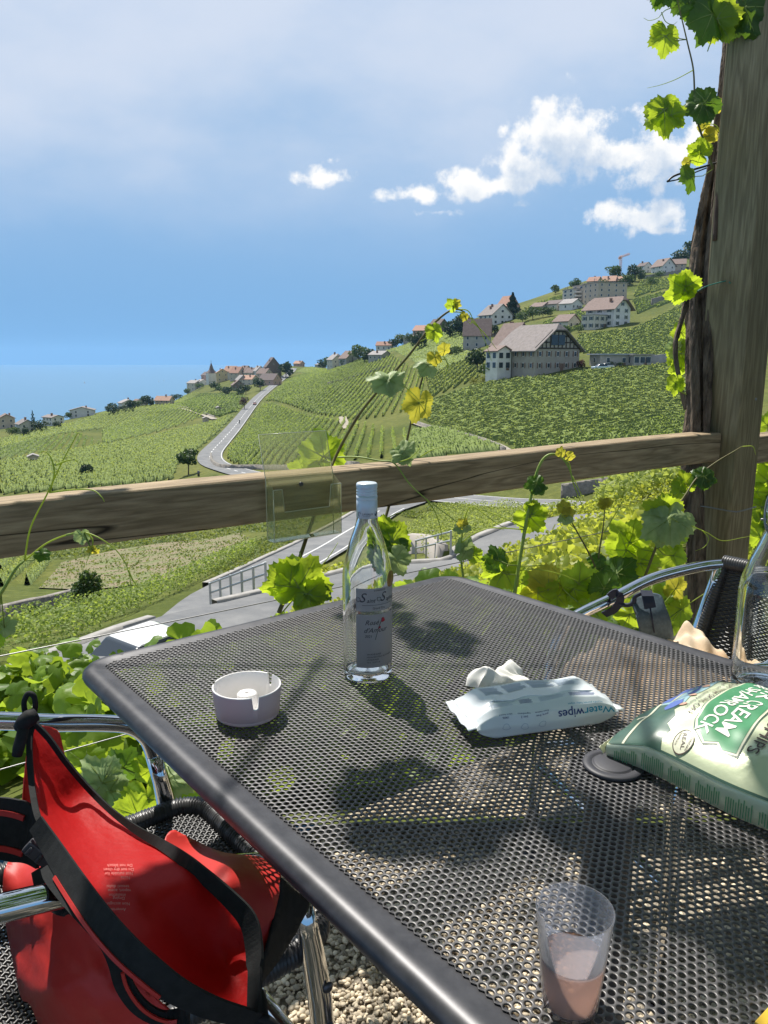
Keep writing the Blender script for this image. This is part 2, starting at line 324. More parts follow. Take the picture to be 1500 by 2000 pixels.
def H(X, Y):
    X = np.atleast_1d(np.asarray(X, float)); Y = np.maximum(np.atleast_1d(np.asarray(Y, float)), 1.5)
    z = 1.22 + Y*s_of(X/Y, np.log(Y))
    if ROADPTS is not None:
        for i in range(0, len(X), 20000):
            d = np.hypot(X[i:i+20000, None]-ROADPTS[None, :, 0], Y[i:i+20000, None]-ROADPTS[None, :, 1]) - ROADPTS[None, :, 3]
            j = d.argmin(1); dm = d[np.arange(len(j)), j]; t = np.clip(dm/ROADPTS[j, 4], 0, 1); t = t*t*(3-2*t)
            z[i:i+20000] = (1-t)*(ROADPTS[j, 2]-.12-.0006*np.minimum(Y[i:i+20000], 400)) + t*z[i:i+20000]
    return z
def HIT(px, py, dmin=2.2, dmax=1500):
    """where the line of sight through a photo pixel meets the terrain"""
    for k in range(40):                    # a foot that shows just above the ridge stands on the ridge
        p = HIT0(px, py+1.5*k, dmin, dmax)
        if p is not None: return p
    return HIT0(px, py, dmin, dmax, True)
def HIT0(px, py, dmin, dmax, force=False):
    r = ray(px, py); t = np.exp(np.linspace(math.log(dmin), math.log(dmax), 700)); P = CAM[None]+t[:, None]*r[None]
    below = P[:, 2] < H(P[:, 0], P[:, 1]); k = int(np.argmax(below)) if below.any() else len(t)-1
    if not force and (not below.any() or P[k, 1] > 900): return None
    if k == 0: return P[0]
    a, b = t[k-1], t[k]; tt = np.linspace(a, b, 40); P = CAM[None]+tt[:, None]*r[None]; below = P[:, 2] < H(P[:, 0], P[:, 1])
    k = int(np.argmax(below)) if below.any() else 39
    return P[k]
def on_ground(x, y, dz=0): return Vector((x, y, float(H([x], [y])[0])+dz))
# --- roads: centre lines in plan, found along the photo's lines of sight
def plan(px): return [HIT(*p) for p in px]
R_MAIN = plan([(1135,989),(1070,985),(1000,982),(880,972),(760,958),(640,945),(520,932),(455,918),(416,903),(412,885),(432,862),(452,840),(470,818),(488,795),(506,775),(528,757),(550,740),(566,728),(574,719)])
R_BACK = plan([(806,986),(742,1010),(686,1040),(632,1070),(568,1103),(500,1137),(440,1168)])
R_FRONT = [np.array((9.5, 33, float(H([9.5], [33])[0]))), np.array((7, 34.6, float(H([7], [34.6])[0])))] + plan([(900,1108),(780,1130),(640,1162),(520,1194),(420,1222),(300,1260),(190,1302),(60,1350),(-80,1395)])
R_BACK = R_BACK+[np.array(q) for q in plan([(400,1196),(352,1230),(302,1258),(246,1281)])]
def road_line(P, w, n=10, feather=5):
    S = np.array(spline(P, n)); L_ = np.concatenate([[0], np.cumsum(np.hypot(*np.diff(S[:, :2], axis=0).T))])
    m = max(8, int(L_[-1]/2.0)); t = np.linspace(0, L_[-1], m); S = np.column_stack([np.interp(t, L_, S[:, k]) for k in range(3)])
    z = S[:, 2].copy()
    for _ in range(6): z[1:-1] = (z[:-2]+2*z[1:-1]+z[2:])/4
    S[:, 2] = z; return S
def wids(S, w): return np.full(len(S), w)
WM, WB, WF = 6.2, 4.2, 3.3
RM = road_line(R_MAIN, 6.2); RB = road_line(R_BACK, 6); RF = road_line(R_FRONT, 4.6)
# the side road meets the main road at its level
def join(S, T, at):
    e = S[at]; j = np.hypot(T[:, 0]-e[0], T[:, 1]-e[1]).argmin(); dz = T[j, 2]-e[2]
    f = np.linspace(1, 0, len(S)) if at == 0 else np.linspace(0, 1, len(S)); S[:, 2] += dz*f**2
join(RB, RM, 0); join(RB, RF, -1)
def dense(S):
    d = np.concatenate([[0], np.cumsum(np.hypot(*np.diff(S[:, :2], axis=0).T))]); k = np.hypot(S[:, 0], S[:, 1]) < 120; e = d[k].max()
    t = np.concatenate([np.arange(0, e, .5), np.arange(e, d[-1], 2.)]); return np.column_stack([np.interp(t, d, S[:, i]) for i in range(3)])
ROADPTS = np.concatenate([np.column_stack([S, np.full(len(S), w/2+.6), np.clip(np.hypot(S[:, 0], S[:, 1])*.06, 1.5, 9)]) for S, w in ((dense(RM), WM), (dense(RB), WB), (dense(RF), WF))])
PAD = (-6.9, 20.2, -7.75)
ROADPTS = np.concatenate([ROADPTS, [(PAD[0], PAD[1], PAD[2], 1.6, 2.6)]])
def ribbon_mesh(S, w, z0, off=0):
    """strip of width w laid along S, shifted sideways by off"""
    T = np.gradient(S[:, :2], axis=0); T /= np.linalg.norm(T, axis=1)[:, None]; Nn = np.column_stack([-T[:, 1], T[:, 0]])
    w = (np.asarray(w)*np.ones(len(S)))[:, None]; a = S[:, :2]+Nn*(off-w/2); b = S[:, :2]+Nn*(off+w/2); n = len(S)
    V = np.concatenate([np.column_stack([a, S[:, 2]+z0]), np.column_stack([b, S[:, 2]+z0])])
    F = np.array([(i, i+1, n+i+1, n+i) for i in range(n-1)]); return V, F
M_ASPH = MAT('asphalt', (.12, .125, .13), .85, col2=(.20, .20, .195), nscale=.5, detail=9, spec=.3, bump=.15, bscale=25)
M_WHITE = MAT('road_paint', (.62, .62, .6), .7, col2=(.5, .5, .48), nscale=3)
M_KERB = MAT('kerb_stone', (.36, .34, .31), .85, col2=(.24, .23, .21), nscale=2.5)
def structure(name, V, F, m, smooth=False, kind='structure'):
    o = link(name, np_mesh(name, V, F, smooth), m); o['kind'] = kind; return o
structure('road', *ribbon_mesh(RM, WM, .02), M_ASPH)
structure('side_road', *ribbon_mesh(RB, WB*np.clip(1.9-1.4*np.linspace(0, 1, len(RB)), .6, 1), .035), M_ASPH)
structure('lane', *ribbon_mesh(RF, WF, .05), M_ASPH)
def subline(S, a, b):
    L_ = np.concatenate([[0], np.cumsum(np.hypot(*np.diff(S[:, :2], axis=0).T))]); t = np.linspace(a, b, max(3, int((b-a)/1.5)+1))
    return np.column_stack([np.interp(t, L_, S[:, k]) for k in range(3)])
def length(S): return float(np.hypot(*np.diff(S[:, :2], axis=0).T).sum())
Vs, Fs, o_ = [], [], 0
def markings(S, segs, w, off, z):
    global o_
    for a, b in segs:
        V, F = ribbon_mesh(subline(S, a, b), w, z, off); Vs.append(V); Fs.append(F+o_); o_ += len(V)
lm = length(RM); x = 60
segs = []
while x < lm: segs.append((x, min(x+4, lm))); x += 8
markings(RM, segs, .26, 0, .032)
markings(RM, [(0, 56)], .16, 0, .032); markings(RM, [(0, 60)], .14, 2.75, .032); markings(RM, [(0, lm*.97)], .16, -2.8, .032)
lb = length(RB); markings(RB, [(6, lb*.55)], .15, 0, .047); markings(RB, [(4, lb*.55)], .12, 1.8, .047)
structure('road_markings', np.concatenate(Vs), np.concatenate(Fs), M_WHITE)
def kerb(S, off, w=.35, h=.13, name='kerb'):
    V, F = ribbon_mesh(S, w, h, off); n = len(S); V2 = V.copy(); V2[:, 2] -= h+.3
    VV = np.concatenate([V, V2]); FF = list(F)
    for i in range(n-1): FF += [(i, 2*n+i, 2*n+i+1, i+1), (n+i+1, 3*n+i+1, 3*n+i, n+i)]
    structure(name, VV, np.array(FF), M_KERB)
kerb(subline(RB, 5, lb*.68), -(WB/2+.17)); lf = length(RF); kerb(subline(RF, lf*.56, lf-1), -(WF/2+.17)); kerb(subline(RF, 2, lf*.5), -(WF/2+.17)); kerb(subline(RF, 2, lf-2), WF/2+.17)
# --- the terrain sheet itself
uu_ = np.tan(np.linspace(-.86, .86, 420)); rr_ = np.linspace(math.log(1.75), math.log(1700), 560)
UU, RR = np.meshgrid(uu_, rr_); YY = np.exp(RR).ravel(); XX = UU.ravel()*YY
ZZ = H(XX, YY); nu, nr = len(uu_), len(rr_)
idx = np.arange(nu*nr).reshape(nr, nu); F = np.stack([idx[:-1, :-1], idx[:-1, 1:], idx[1:, 1:], idx[1:, :-1]], -1).reshape(-1, 4)
amp = np.clip((YY-5)/60, 0, 1)*.25
ZZ = ZZ + amp*np.where(np.hypot(XX, YY) > 1, (np.sin(XX*.31+np.sin(YY*.23)*2)*np.cos(YY*.27+XX*.05)), 0)*0
m, nt, Nn, Ll, P = newmat('hillside_soil'); P.inputs['Roughness'].default_value = .95; P.inputs['Specular IOR Level'].default_value = .1
t_ = Nn.new('ShaderNodeTexCoord')
na = Nn.new('ShaderNodeTexNoise'); na.inputs['Scale'].default_value = .035; na.inputs['Detail'].default_value = 7; na.inputs['Roughness'].default_value = .6; Ll.new(t_.outputs['Object'], na.inputs['Vector'])
nb = Nn.new('ShaderNodeTexNoise'); nb.inputs['Scale'].default_value = .9; nb.inputs['Detail'].default_value = 9; nb.inputs['Roughness'].default_value = .7; Ll.new(t_.outputs['Object'], nb.inputs['Vector'])
rp = Nn.new('ShaderNodeValToRGB'); rp.color_ramp.elements[0].position = .35; rp.color_ramp.elements[1].position = .68
rp.color_ramp.elements[0].color = (.085, .115, .03, 1); rp.color_ramp.elements[1].color = (.17, .18, .055, 1); Ll.new(na.outputs[0], rp.inputs[0])
rq = Nn.new('ShaderNodeValToRGB'); rq.color_ramp.elements[0].position = .3; rq.color_ramp.elements[1].position = .75
rq.color_ramp.elements[0].color = (.45, .5, .4, 1); rq.color_ramp.elements[1].color = (1.25, 1.15, 1.0, 1); Ll.new(nb.outputs[0], rq.inputs[0])
Ll.new(mixc(1.0, rp.outputs[0], rq.outputs[0], nt=nt, blend='MULTIPLY'), P.inputs['Base Color'])
bp = Nn.new('ShaderNodeBump'); bp.inputs['Strength'].default_value = .7; bp.inputs['Distance'].default_value = .25; Ll.new(nb.outputs[0], bp.inputs['Height']); Ll.new(bp.outputs[0], P.inputs['Normal'])
structure('hillside', np.column_stack([XX, YY, ZZ]), F, m, True)
# --- the lake, and the air over it
m, nt, Nn, Ll, P = newmat('lake_water'); P.inputs['Base Color'].default_value = (.055, .165, .27, 1); P.inputs['Roughness'].default_value = .28; P.inputs['IOR'].default_value = 1.33
t_ = Nn.new('ShaderNodeTexCoord'); nb = Nn.new('ShaderNodeTexNoise'); nb.inputs['Scale'].default_value = .05; nb.inputs['Detail'].default_value = 8; Ll.new(t_.outputs['Object'], nb.inputs['Vector'])
bp = Nn.new('ShaderNodeBump'); bp.inputs['Strength'].default_value = .12; bp.inputs['Distance'].default_value = 1; Ll.new(nb.outputs[0], bp.inputs['Height']); Ll.new(bp.outputs[0], P.inputs['Normal'])
LAKE_Z = -112
structure('lake', [(-9000, 150, LAKE_Z), (9000, 150, LAKE_Z), (9000, 14000, LAKE_Z), (-9000, 14000, LAKE_Z)], [(0, 1, 2, 3)], m)
# ------------------------------------------------------------------ terrace: gravel patio, table and what stands on it
TA = math.radians(39); A3 = Vector((math.cos(TA), math.sin(TA), 0)); B3 = Vector((math.sin(TA), -math.cos(TA), 0))   # along the table's far edge / towards the viewer
def TB(p, q, z=.74): return A3*p + B3*q + Vector((0, 0, z))
RA = math.radians(35.9); AR = Vector((math.cos(RA), math.sin(RA), 0)); NR = Vector((math.sin(RA), -math.cos(RA), 0))    # rail direction, rail front normal
Q0 = Vector((-.778, 1.525, 0))
def rail_at(px, z, off=0):
    """point of the rail's front plane (moved off towards the viewer) seen in image column px, at height z"""
    a = (px-750)/1500.; O = Q0+NR*off        # X = a * depth ; depth = Y cos - (z-1.22) sin
    s = (a*(O.y*CF[1]+(z-1.22)*CF[2])-O.x)/(AR.x-a*AR.y*CF[1]); p = O+AR*s; p.z = z; return p
# --- patio slab and gravel
P1 = Q0+NR*.10-AR*3.2; P2 = Q0+NR*.10+AR*6
mb = MB(); mb.prism([(P1.x, P1.y, -.9), (-3.5, -2.5, -.9), (5.5, -2.5, -.9), (P2.x, P2.y, -.9)], (0, 0, .9))
M_PATIO = MAT('patio_grit', (.34, .30, .24), .95, col2=(.20, .17, .13), nscale=60, detail=8, bump=.8, bscale=120, bdist=.01)
mb.build('patio_ground', M_PATIO)['kind'] = 'structure'
def ico(sub):
    bm = bmesh.new(); bmesh.ops.create_icosphere(bm, subdivisions=sub, radius=1); V = np.array([v.co[:] for v in bm.verts]); F = np.array([[v.index for v in f.verts] for f in bm.faces]); bm.free(); return V, F
def stones(n, pts, lo, hi, sub):
    V, F = ico(sub); nv = len(V); out = np.empty((n, nv, 3)); 
    for i in range(n):
        sc = RNG.uniform(lo, hi)*np.array([1, RNG.uniform(.6, .95), RNG.uniform(.45, .75)])
        R = np.array(Euler(RNG.uniform(-.5, .5, 2).tolist()+[RNG.uniform(0, 6.3)]).to_matrix())
        k = RNG.normal(0, 1, (3, 3)); b = 1+.13*np.sin(V@k[0]*2+k[1, 0])+.1*np.sin(V@k[1]*3+k[2, 0])
        out[i] = (V*b[:, None]*sc)@R.T + pts[i]
    FF = (F[None]+(np.arange(n)*nv)[:, None, None]).reshape(-1, 3); return out.reshape(-1, 3), FF
M_STONE = MAT('river_gravel', (.66, .57, .42), .8, col2=(.40, .33, .24), nscale=30, island=.45, spec=.3, lo=.3, hi=.75)
n = 13000; pts = np.column_stack([RNG.uniform(-.42, .42, n), RNG.uniform(1.08, 2.0, n), RNG.uniform(.001, .009, n)])
k = pts[:, 1] < Q0.y-.14+(pts[:, 0]-Q0.x)*math.tan(RA); pts = pts[k]; n = len(pts)
V1, F1 = stones(n, pts, .0032, .0075, 2)
n = 24000; pts = np.column_stack([RNG.uniform(-.5, 1.9, n), RNG.uniform(.5, 2.9, n), RNG.uniform(.0, .008, n)])
k = (pts[:, 1] < Q0.y-.14+(pts[:, 0]-Q0.x)*math.tan(RA)) & ~((abs(pts[:, 0]) < .42) & (pts[:, 1] > 1.08) & (pts[:, 1] < 2.0)); pts = pts[k]; n = len(pts)
V2, F2 = stones(n, pts, .005, .010, 1)
o = link('gravel', np_mesh('gravel', np.concatenate([V1, V2]), np.concatenate([F1, F2+len(V1)]), True), M_STONE); o['kind'] = 'stuff'
# --- the table: perforated steel top in a rounded frame
M_STEEL = MAT('anthracite_coated_steel', (.030, .030, .036), .42, metal=.25, col2=(.055, .055, .062), nscale=40, bump=.05, bscale=600, bdist=.0005, spec=.6)
M_MESHT = MAT('perforated_coated_sheet', (.072, .069, .071), .40, metal=.25, col2=(.092, .088, .089), nscale=18, spec=.6)
PL, PR, QB, QF = .341, 1.190, -1.224, .25
table = empty('patio_table', TB((PL+PR)/2, (QB+QF)/2, 0), TA, 'dark grey metal garden table with a perforated top, standing on gravel', 'table')
def rrect(i, r, z, n=9):
    """rounded rectangle inset by i"""
    out = []
    for cx, cy, a0 in ((PR-i-r, QF-i-r, 0), (PL+i+r, QF-i-r, 90), (PL+i+r, QB+i+r, 180), (PR-i-r, QB+i+r, 270)):
        for k in range(n):
            a = math.radians(a0+90*k/(n-1)); out.append(TB(cx+r*math.cos(a), cy+r*math.sin(a), z))
    return out
prof = [(.044, .7375), (.024, .7395), (.020, .7408), (.012, .7405), (.007, .7385), (.002, .734), (.0005, .728), (.003, .721), (.009, .715), (.016, .712), (.022, .714), (.024, .732)]
rings = [rrect(i, max(.062-i, .012), z) for i, z in prof]; m_ = len(rings[0]); vs = [v for r in rings for v in r]
fs = [(a*m_+j, a*m_+(j+1) % m_, (a+1)*m_+(j+1) % m_, (a+1)*m_+j) for a in range(len(rings)-1) for j in range(m_)]
mb = MB(); mb.add(vs, fs, 0, True); mb.build('table_frame', M_STEEL, table)
pitch, hr, th = .0084, .0030, .0016
x0, x1, y0, y1 = PL+.036, PR-.036, QB+.036, QF-.036
cs = []
for j in range(int((x1-x0)/(pitch*.866))+1):
    for i in range(int((y1-y0)/pitch)):
        cs.append((x0+j*pitch*.866, y0+(i+.5*(j % 2))*pitch))
cs = np.array(cs); kk = 12; an = np.arange(kk)*2*PI/kk+PI/12
def outside_corner(c):
    dx = np.maximum(np.abs(c[:, 0]-(x0+x1)/2)-((x1-x0)/2-.022), 0); dy = np.maximum(np.abs(c[:, 1]-(y0+y1)/2)-((y1-y0)/2-.022), 0)
    return np.hypot(dx, dy) > .022
cs = cs[~outside_corner(cs)]
inn = np.column_stack([np.cos(an), np.sin(an)])*hr
rim = np.column_stack([np.cos(an), np.sin(an)])*(hr+.00035)
hexr = pitch/math.sqrt(3); a6 = np.arange(6)*PI/3; hx = np.column_stack([np.cos(a6), np.sin(a6)])*hexr     # corners along p axis
out12 = np.empty((kk, 2))
for i in range(kk):
    a = an[i]; d = np.array([math.cos(a), math.sin(a)]); k = int(((a) % (2*PI))//(PI/3)); e0, e1 = hx[k % 6], hx[(k+1) % 6]
    M_ = np.array([d, e0-e1]).T; t = np.linalg.solve(M_, e0); out12[i] = d*t[0]
corner = hx
tile = np.concatenate([out12, corner, rim, inn, inn])          # 12 + 6 + 12 + 12 + 12
tz = np.concatenate([np.zeros(18), np.zeros(12), np.full(12, -.0005), np.full(12, -th)])
f4, f3 = [], []
for i in range(kk):
    j = (i+1) % kk; f4.append((i, j, 18+j, 18+i)); f4.append((18+i, 18+j, 30+j, 30+i)); f4.append((30+i, 30+j, 42+j, 42+i))
    k0 = int(((an[i]) % (2*PI))//(PI/3)); k1 = int(((an[j]) % (2*PI))//(PI/3))
    if k0 != k1: f4.append((i, 12+k1, j, j))
f4 = [f for f in f4]
V = (cs[:, None, :]+tile[None]).reshape(-1, 2); Z = np.tile(tz, len(cs))+.7396
W3 = np.column_stack([V[:, 0]*A3.x+V[:, 1]*B3.x, V[:, 0]*A3.y+V[:, 1]*B3.y, Z])
quads = np.array([f for f in f4 if len(set(f)) == 4]); tris = np.array([f[:3] for f in f4 if len(set(f)) == 3]); st = len(tile)
FQ = (quads[None]+(np.arange(len(cs))*st)[:, None, None]).reshape(-1, 4); FT = (tris[None]+(np.arange(len(cs))*st)[:, None, None]).reshape(-1, 3)
tri = np.concatenate([FQ[:, [0, 1, 2]], FQ[:, [0, 2, 3]], FT]); tri = tri[:, ::-1]
link('perforated_top', np_mesh('perforated_top', W3, tri), M_MESHT, table)
hc = PZ(1197, 1495, .741); mb = MB(); c0 = Vector((hc[0], hc[1], 0)); mb.lathe([(0, .735), (.05, .735), (.05, .722), (.031, .716), (.031, .05), (.045, .035), (.045, .02)], 24, c0); mb.build('pedestal', M_STEEL, table)
for k in range(4):
    a = TA+PI/4+k*PI/2; mb = MB(); d_ = Vector((math.cos(a), math.sin(a), 0)); mb.tube([c0+d_*.04+Vector((0, 0, .06)), c0+d_*.2+Vector((0, 0, .045)), c0+d_*.36+Vector((0, 0, .018))], [.026, .022, .018], 10); mb.build('foot', M_STEEL, table)
M_RUBBER = MAT('dark_plastic', (.05, .05, .06), .5, spec=.4, bump=.05, bscale=300, bdist=.001)
mb = MB(); mb.lathe([(0, .0052), (.021, .0052), (.0225, .0046), (.0235, .0030), (.0252, .0030), (.0262, .0046), (.0345, .0038), (.036, .002), (.0352, .0)], 48, (hc[0], hc[1], .7402))
tag(mb.build('parasol_hole_cover', M_RUBBER), 'round dark plastic cap over the parasol hole of the table, partly under the crisp bag', 'hole cover')
# --- ashtray
M_MEL = MAT('white_melamine', (.80, .78, .78), .28, spec=.55, bump=.04, bscale=14, bdist=.002)
ac = PZ(484, 1394, .74); at = empty('ashtray', (ac[0], ac[1], .7402), 0, 'white round plastic ashtray with three notches in its rim', 'ashtray')
n = 180; notch = [math.radians(a) for a in (-66, 54, 174)]; hgt = .043
def rimz(t):
    z = hgt
    for a in notch:
        d = abs((t-a+PI) % (2*PI)-PI)*.045
        if d < .0042: z = min(z, hgt-.013-math.sqrt(max(.0042**2-d*d, 0))*.9)
    return z
vs = []; K = 0
for j in range(n):
    t = 2*PI*j/n; zr = rimz(t); c, s = math.cos(t), math.sin(t)
    pr = [(.0, .0), (.040, .0), (.0425, .0015), (.0432, .005), (.0428, .0056), (.0436, .0062), (.0455, .6*zr), (.0468, zr-.0012), (.0464, zr), (.0448, zr), (.0442, zr-.0012), (.0425, .6*zr), (.0405, .009), (.038, .005), (.0, .005)]
    K = len(pr); vs += [(r*c, r*s, z) for r, z in pr]
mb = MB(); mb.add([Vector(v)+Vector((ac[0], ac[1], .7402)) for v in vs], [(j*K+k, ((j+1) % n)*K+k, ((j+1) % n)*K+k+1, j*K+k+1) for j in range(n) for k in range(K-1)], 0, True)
mb.m = [1 if (i % (K-1)) in (1, 2, 3, 4, 5, 6) else 0 for i in range(n*(K-1))]; mb.build('bowl', [M_MEL, MAT('melamine_pink_bounce', (.60, .47, .49), .32, spec=.5, bump=.05, bscale=60, bdist=.002)], at)  # outer wall: pink light bounced onto the white melamine, put into its base colour
mb = MB(); mb.lathe([(.0145, .004), (.0136, .029), (.0122, .0310), (.003, .0310), (.0026, .030), (.0026, .018), (0, .018)], 36, (ac[0], ac[1], .7402)); mb.build('stub_post', M_MEL, at)
# --- wine bottle
def CLEAR(name, tint, diff, f_diff, rough=.1, gloss=.12, transl=.5):
    """thin clear or milky plastic: light passes, part of it is scattered"""
    m, nt, N, L, P = newmat(name); out = N['Material Output']; P.inputs['Base Color'].default_value = rgba(diff); P.inputs['Roughness'].default_value = .35
    t = N.new('ShaderNodeBsdfTransparent'); t.inputs[0].default_value = rgba(tint); tl = N.new('ShaderNodeBsdfTranslucent'); tl.inputs[0].default_value = rgba(diff)
    a = N.new('ShaderNodeMixShader'); a.inputs[0].default_value = transl; L.new(P.outputs[0], a.inputs[1]); L.new(tl.outputs[0], a.inputs[2])
    b = N.new('ShaderNodeMixShader'); b.inputs[0].default_value = f_diff; L.new(t.outputs[0], b.inputs[1]); L.new(a.outputs[0], b.inputs[2])
    g = N.new('ShaderNodeBsdfGlossy'); g.inputs['Roughness'].default_value = rough; fr = N.new('ShaderNodeLayerWeight'); fr.inputs[0].default_value = gloss
    c = N.new('ShaderNodeMixShader'); L.new(fr.outputs['Fresnel'], c.inputs[0]); L.new(b.outputs[0], c.inputs[1]); L.new(g.outputs[0], c.inputs[2]); L.new(c.outputs[0], out.inputs[0]); return m
def GLASS(name, col, rough=.0, ior=1.5): return MAT(name, col, rough, trans=1.0, ior=ior, spec=.5)
M_GLASS = GLASS('clear_bottle_glass', (.97, .985, .97))
bc = PZ(718, 1317, .74); BC = Vector((bc[0], bc[1], .7402))
wb = empty('wine_bottle', BC, 0, 'empty clear glass wine bottle with a pale blue screw cap and white labels', 'bottle')
outer = [(0, .006), (.020, .004), (.030, .0006), (.0345, .0), (.0365, .002), (.0375, .006), (.0375, .155), (.0370, .166), (.0352, .178), (.0320, .192), (.0275, .208), (.0225, .222), (.0185, .234), (.0160, .243), (.0148, .252), (.0145, .296)]
inner = [(.0105, .296), (.0108, .252), (.0122, .243), (.0150, .234), (.0192, .222), (.0245, .208), (.0290, .192), (.0322, .178), (.0340, .166), (.0345, .155), (.0345, .016), (.033, .011), (.026, .0095), (.012, .014), (0, .016)]
def smooth_prof(p, n=2):
    for _ in range(2):      # corner cutting
        q = [p[0]]
        for a, b in zip(p[:-1], p[1:]):
            k = min(.25, .003/max(math.hypot(b[0]-a[0], b[1]-a[1]), 1e-6)); q += [(a[0]+(b[0]-a[0])*k, a[1]+(b[1]-a[1])*k), (b[0]+(a[0]-b[0])*k, b[1]+(a[1]-b[1])*k)]
        p = q+[p[-1]]
    return p
mb = MB(); mb.lathe(smooth_prof(outer)+smooth_prof(inner), 64, BC); mb.build('glass_body', M_GLASS, wb)
M_CAP = MAT('pale_blue_lacquer', (.60, .65, .70), .3, metal=.15, spec=.5)
mb = MB(); cp_ = [(.0146, .2485), (.0157, .2487), (.0157, .2745), (.0152, .2752), (.0152, .2760), (.0157, .2768), (.0157, .2815)]
for k in range(3): z = .2815+k*.004; cp_ += [(.0157, z), (.0149, z+.0012), (.0149, z+.0022), (.0157, z+.0034)]
cp_ += [(.0157, .2975), (.0152, .2995), (.0140, .3005), (0, .3006)]
mb.lathe(cp_, 48, BC); capo = mb.build('screw_cap', M_CAP, wb)
M_INK = MAT('dark_print', (.05, .05, .06), .6); M_LABEL = LEAFMAT('white_label_film', (.80, .80, .80), (.82, .82, .82), (.92, .92, .92), trans=.55, rough=.4, island=0)
M_RED = MAT('red_print', (.45, .02, .04), .5); M_GOLD = MAT('bronze_foil', (.30, .17, .05), .35, metal=.6)
face0 = math.atan2(-BC.y, -BC.x)
def cyl(x, z, r): a = face0+x/r; return BC+Vector((r*math.cos(a), r*math.sin(a), z))
def patch(a0, a1, z0, z1, r, name, mat, par):
    n = 28; vs = [cyl(math.radians(a0+(a1-a0)*i/n)*r, z, r+dr) for dr in (0, .0002) for z in (z0, z1) for i in range(n+1)]; k = n+1
    fs = [(i, i+1, k+i+1, k+i) for i in range(n)] + [(2*k+i, 2*k+i+1, 3*k+i+1, 3*k+i) for i in range(n)] + [(i, i+1, 2*k+i+1, 2*k+i) for i in range(n)] + [(k+i, k+i+1, 3*k+i+1, 3*k+i) for i in range(n)]
    mb = MB(); mb.add(vs, fs, 0, True); return mb.build(name, mat, par)
def wrap_text(body, size, x, z, r, mat, par, name='lettering', shear=0, align='LEFT', space=1.0, rot=0):
    me = text_mesh(body, size, shear, .00005, space, align=align); c, s = math.cos(rot), math.sin(rot)
    for v in me.vertices: X, Y, Z_ = v.co; X, Y = c*X-s*Y, s*X+c*Y; v.co = cyl(x+X, z+Y, r+.0004+max(Z_, 0))
    return link(name, me, mat, par)
lab = patch(-26, 112, .114, .149, .0377, 'upper_label', M_LABEL, wb)
wrap_text('DOMAINE DE', .0032, .010, .1455, .0377, M_INK, lab); 
wrap_text('S', .020, -.0125, .1345, .0377, M_INK, lab, shear=.3); wrap_text('aint', .0088, -.0012, .1305, .0377, M_INK, lab, shear=.3)
wrap_text('S', .020, .0195, .1345, .0377, M_INK, lab, shear=.3); wrap_text('aphorin', .0088, .0305, .1305, .0377, M_INK, lab, shear=.3)
wrap_text('Grand Cru', .0046, .008, .1185, .0377, M_INK, lab)
mb = MB(); mb.tube([cyl(-.008+i*.003, .1235, .0381) for i in range(18)], .00022, 4); mb.build('rule', M_INK, lab)
mb = MB(); sw = [cyl(-.0135+.0045*math.cos(t)*(1-t*.06), .1325+.0042*math.sin(t)*(1-t*.05), .0382) for t in np.linspace(2.2, 8.5, 26)]; mb.tube(sw, .00035, 5); mb.build('flourish', M_INK, lab); mb = MB()
sw = [cyl(.0185+.0045*math.cos(t)*(1-t*.06), .1325+.0042*math.sin(t)*(1-t*.05), .0382) for t in np.linspace(2.2, 8.5, 26)]; mb.tube(sw, .00035, 5); mb.build('flourish', M_INK, lab)
lab2 = patch(-26, 112, .026, .109, .0377, 'lower_label', M_LABEL, wb)
wrap_text('Rosé', .0105, -.004, .0965, .0377, M_INK, lab2, shear=.35); wrap_text("d'Amour", .0105, -.006, .0845, .0377, M_INK, lab2, shear=.35); wrap_text('2021', .0055, -.004, .0755, .0377, M_INK, lab2, shear=.2)
for k, w_ in enumerate(('VIN ROSÉ SUISSE', 'MIS EN BOUTEILLE AU DOMAINE', 'LAVAUX AOC', '75 cl   12,5 % vol')): wrap_text(w_, .0030, -.001, .047-.0042*k, .0377, M_INK, lab2)
mb = MB(); mb.tube([cyl(.012+.012*t, .070+.032*t+.004*math.sin(t*3), .0382) for t in np.linspace(0, 1, 12)], .0004, 5); mb.build('rose_stem', M_INK, lab2)
mb = MB()
for x_, z_, r_ in ((.0245, .1005, .0026), (.0262, .0985, .0022), (.0235, .098, .0022), (.0195, .0885, .0014), (.0175, .0875, .0012)): mb.lathe([(0, .0004), (r_, .0003), (r_, 0)], 12, cyl(x_, z_, .0378), axis=cyl(x_, z_, .0378)-BC-Vector((0, 0, z_)))
mb.build('rose', M_RED, lab2)
wrap_text('LAVAUX', .0045, -.0075, .2555, .0157, M_INK, capo); wrap_text('VIN D\'ORIGINE', .0016, -.006, .2525, .0157, M_INK, capo)
mb = MB(); mb.tube([cyl(-.0125+.0022*math.cos(t), .2555+.003*math.sin(t), .0160) for t in np.linspace(0, 5, 14)], .0003, 5); mb.build("emblem", M_INK, capo); mb = MB(); mb.tube([cyl(.0155+.0024*math.cos(t), .2555+.003*math.sin(t), .0160) for t in np.linspace(3, 8, 14)], .0003, 5); mb.tube([cyl(.0137+.0045*t, .253+.005*t, .0160) for t in np.linspace(0, 1, 5)], .0004, 5); mb.build('emblem', M_INK, capo)
mb = MB(); c_ = cyl(math.radians(66)*.0375, .158, .0374); mb.lathe([(0, .0012), (.012, .0006), (.0125, 0)], 24, c_, axis=c_-BC-Vector((0, 0, .158))); mb.build('medal_sticker', M_GOLD, wb)
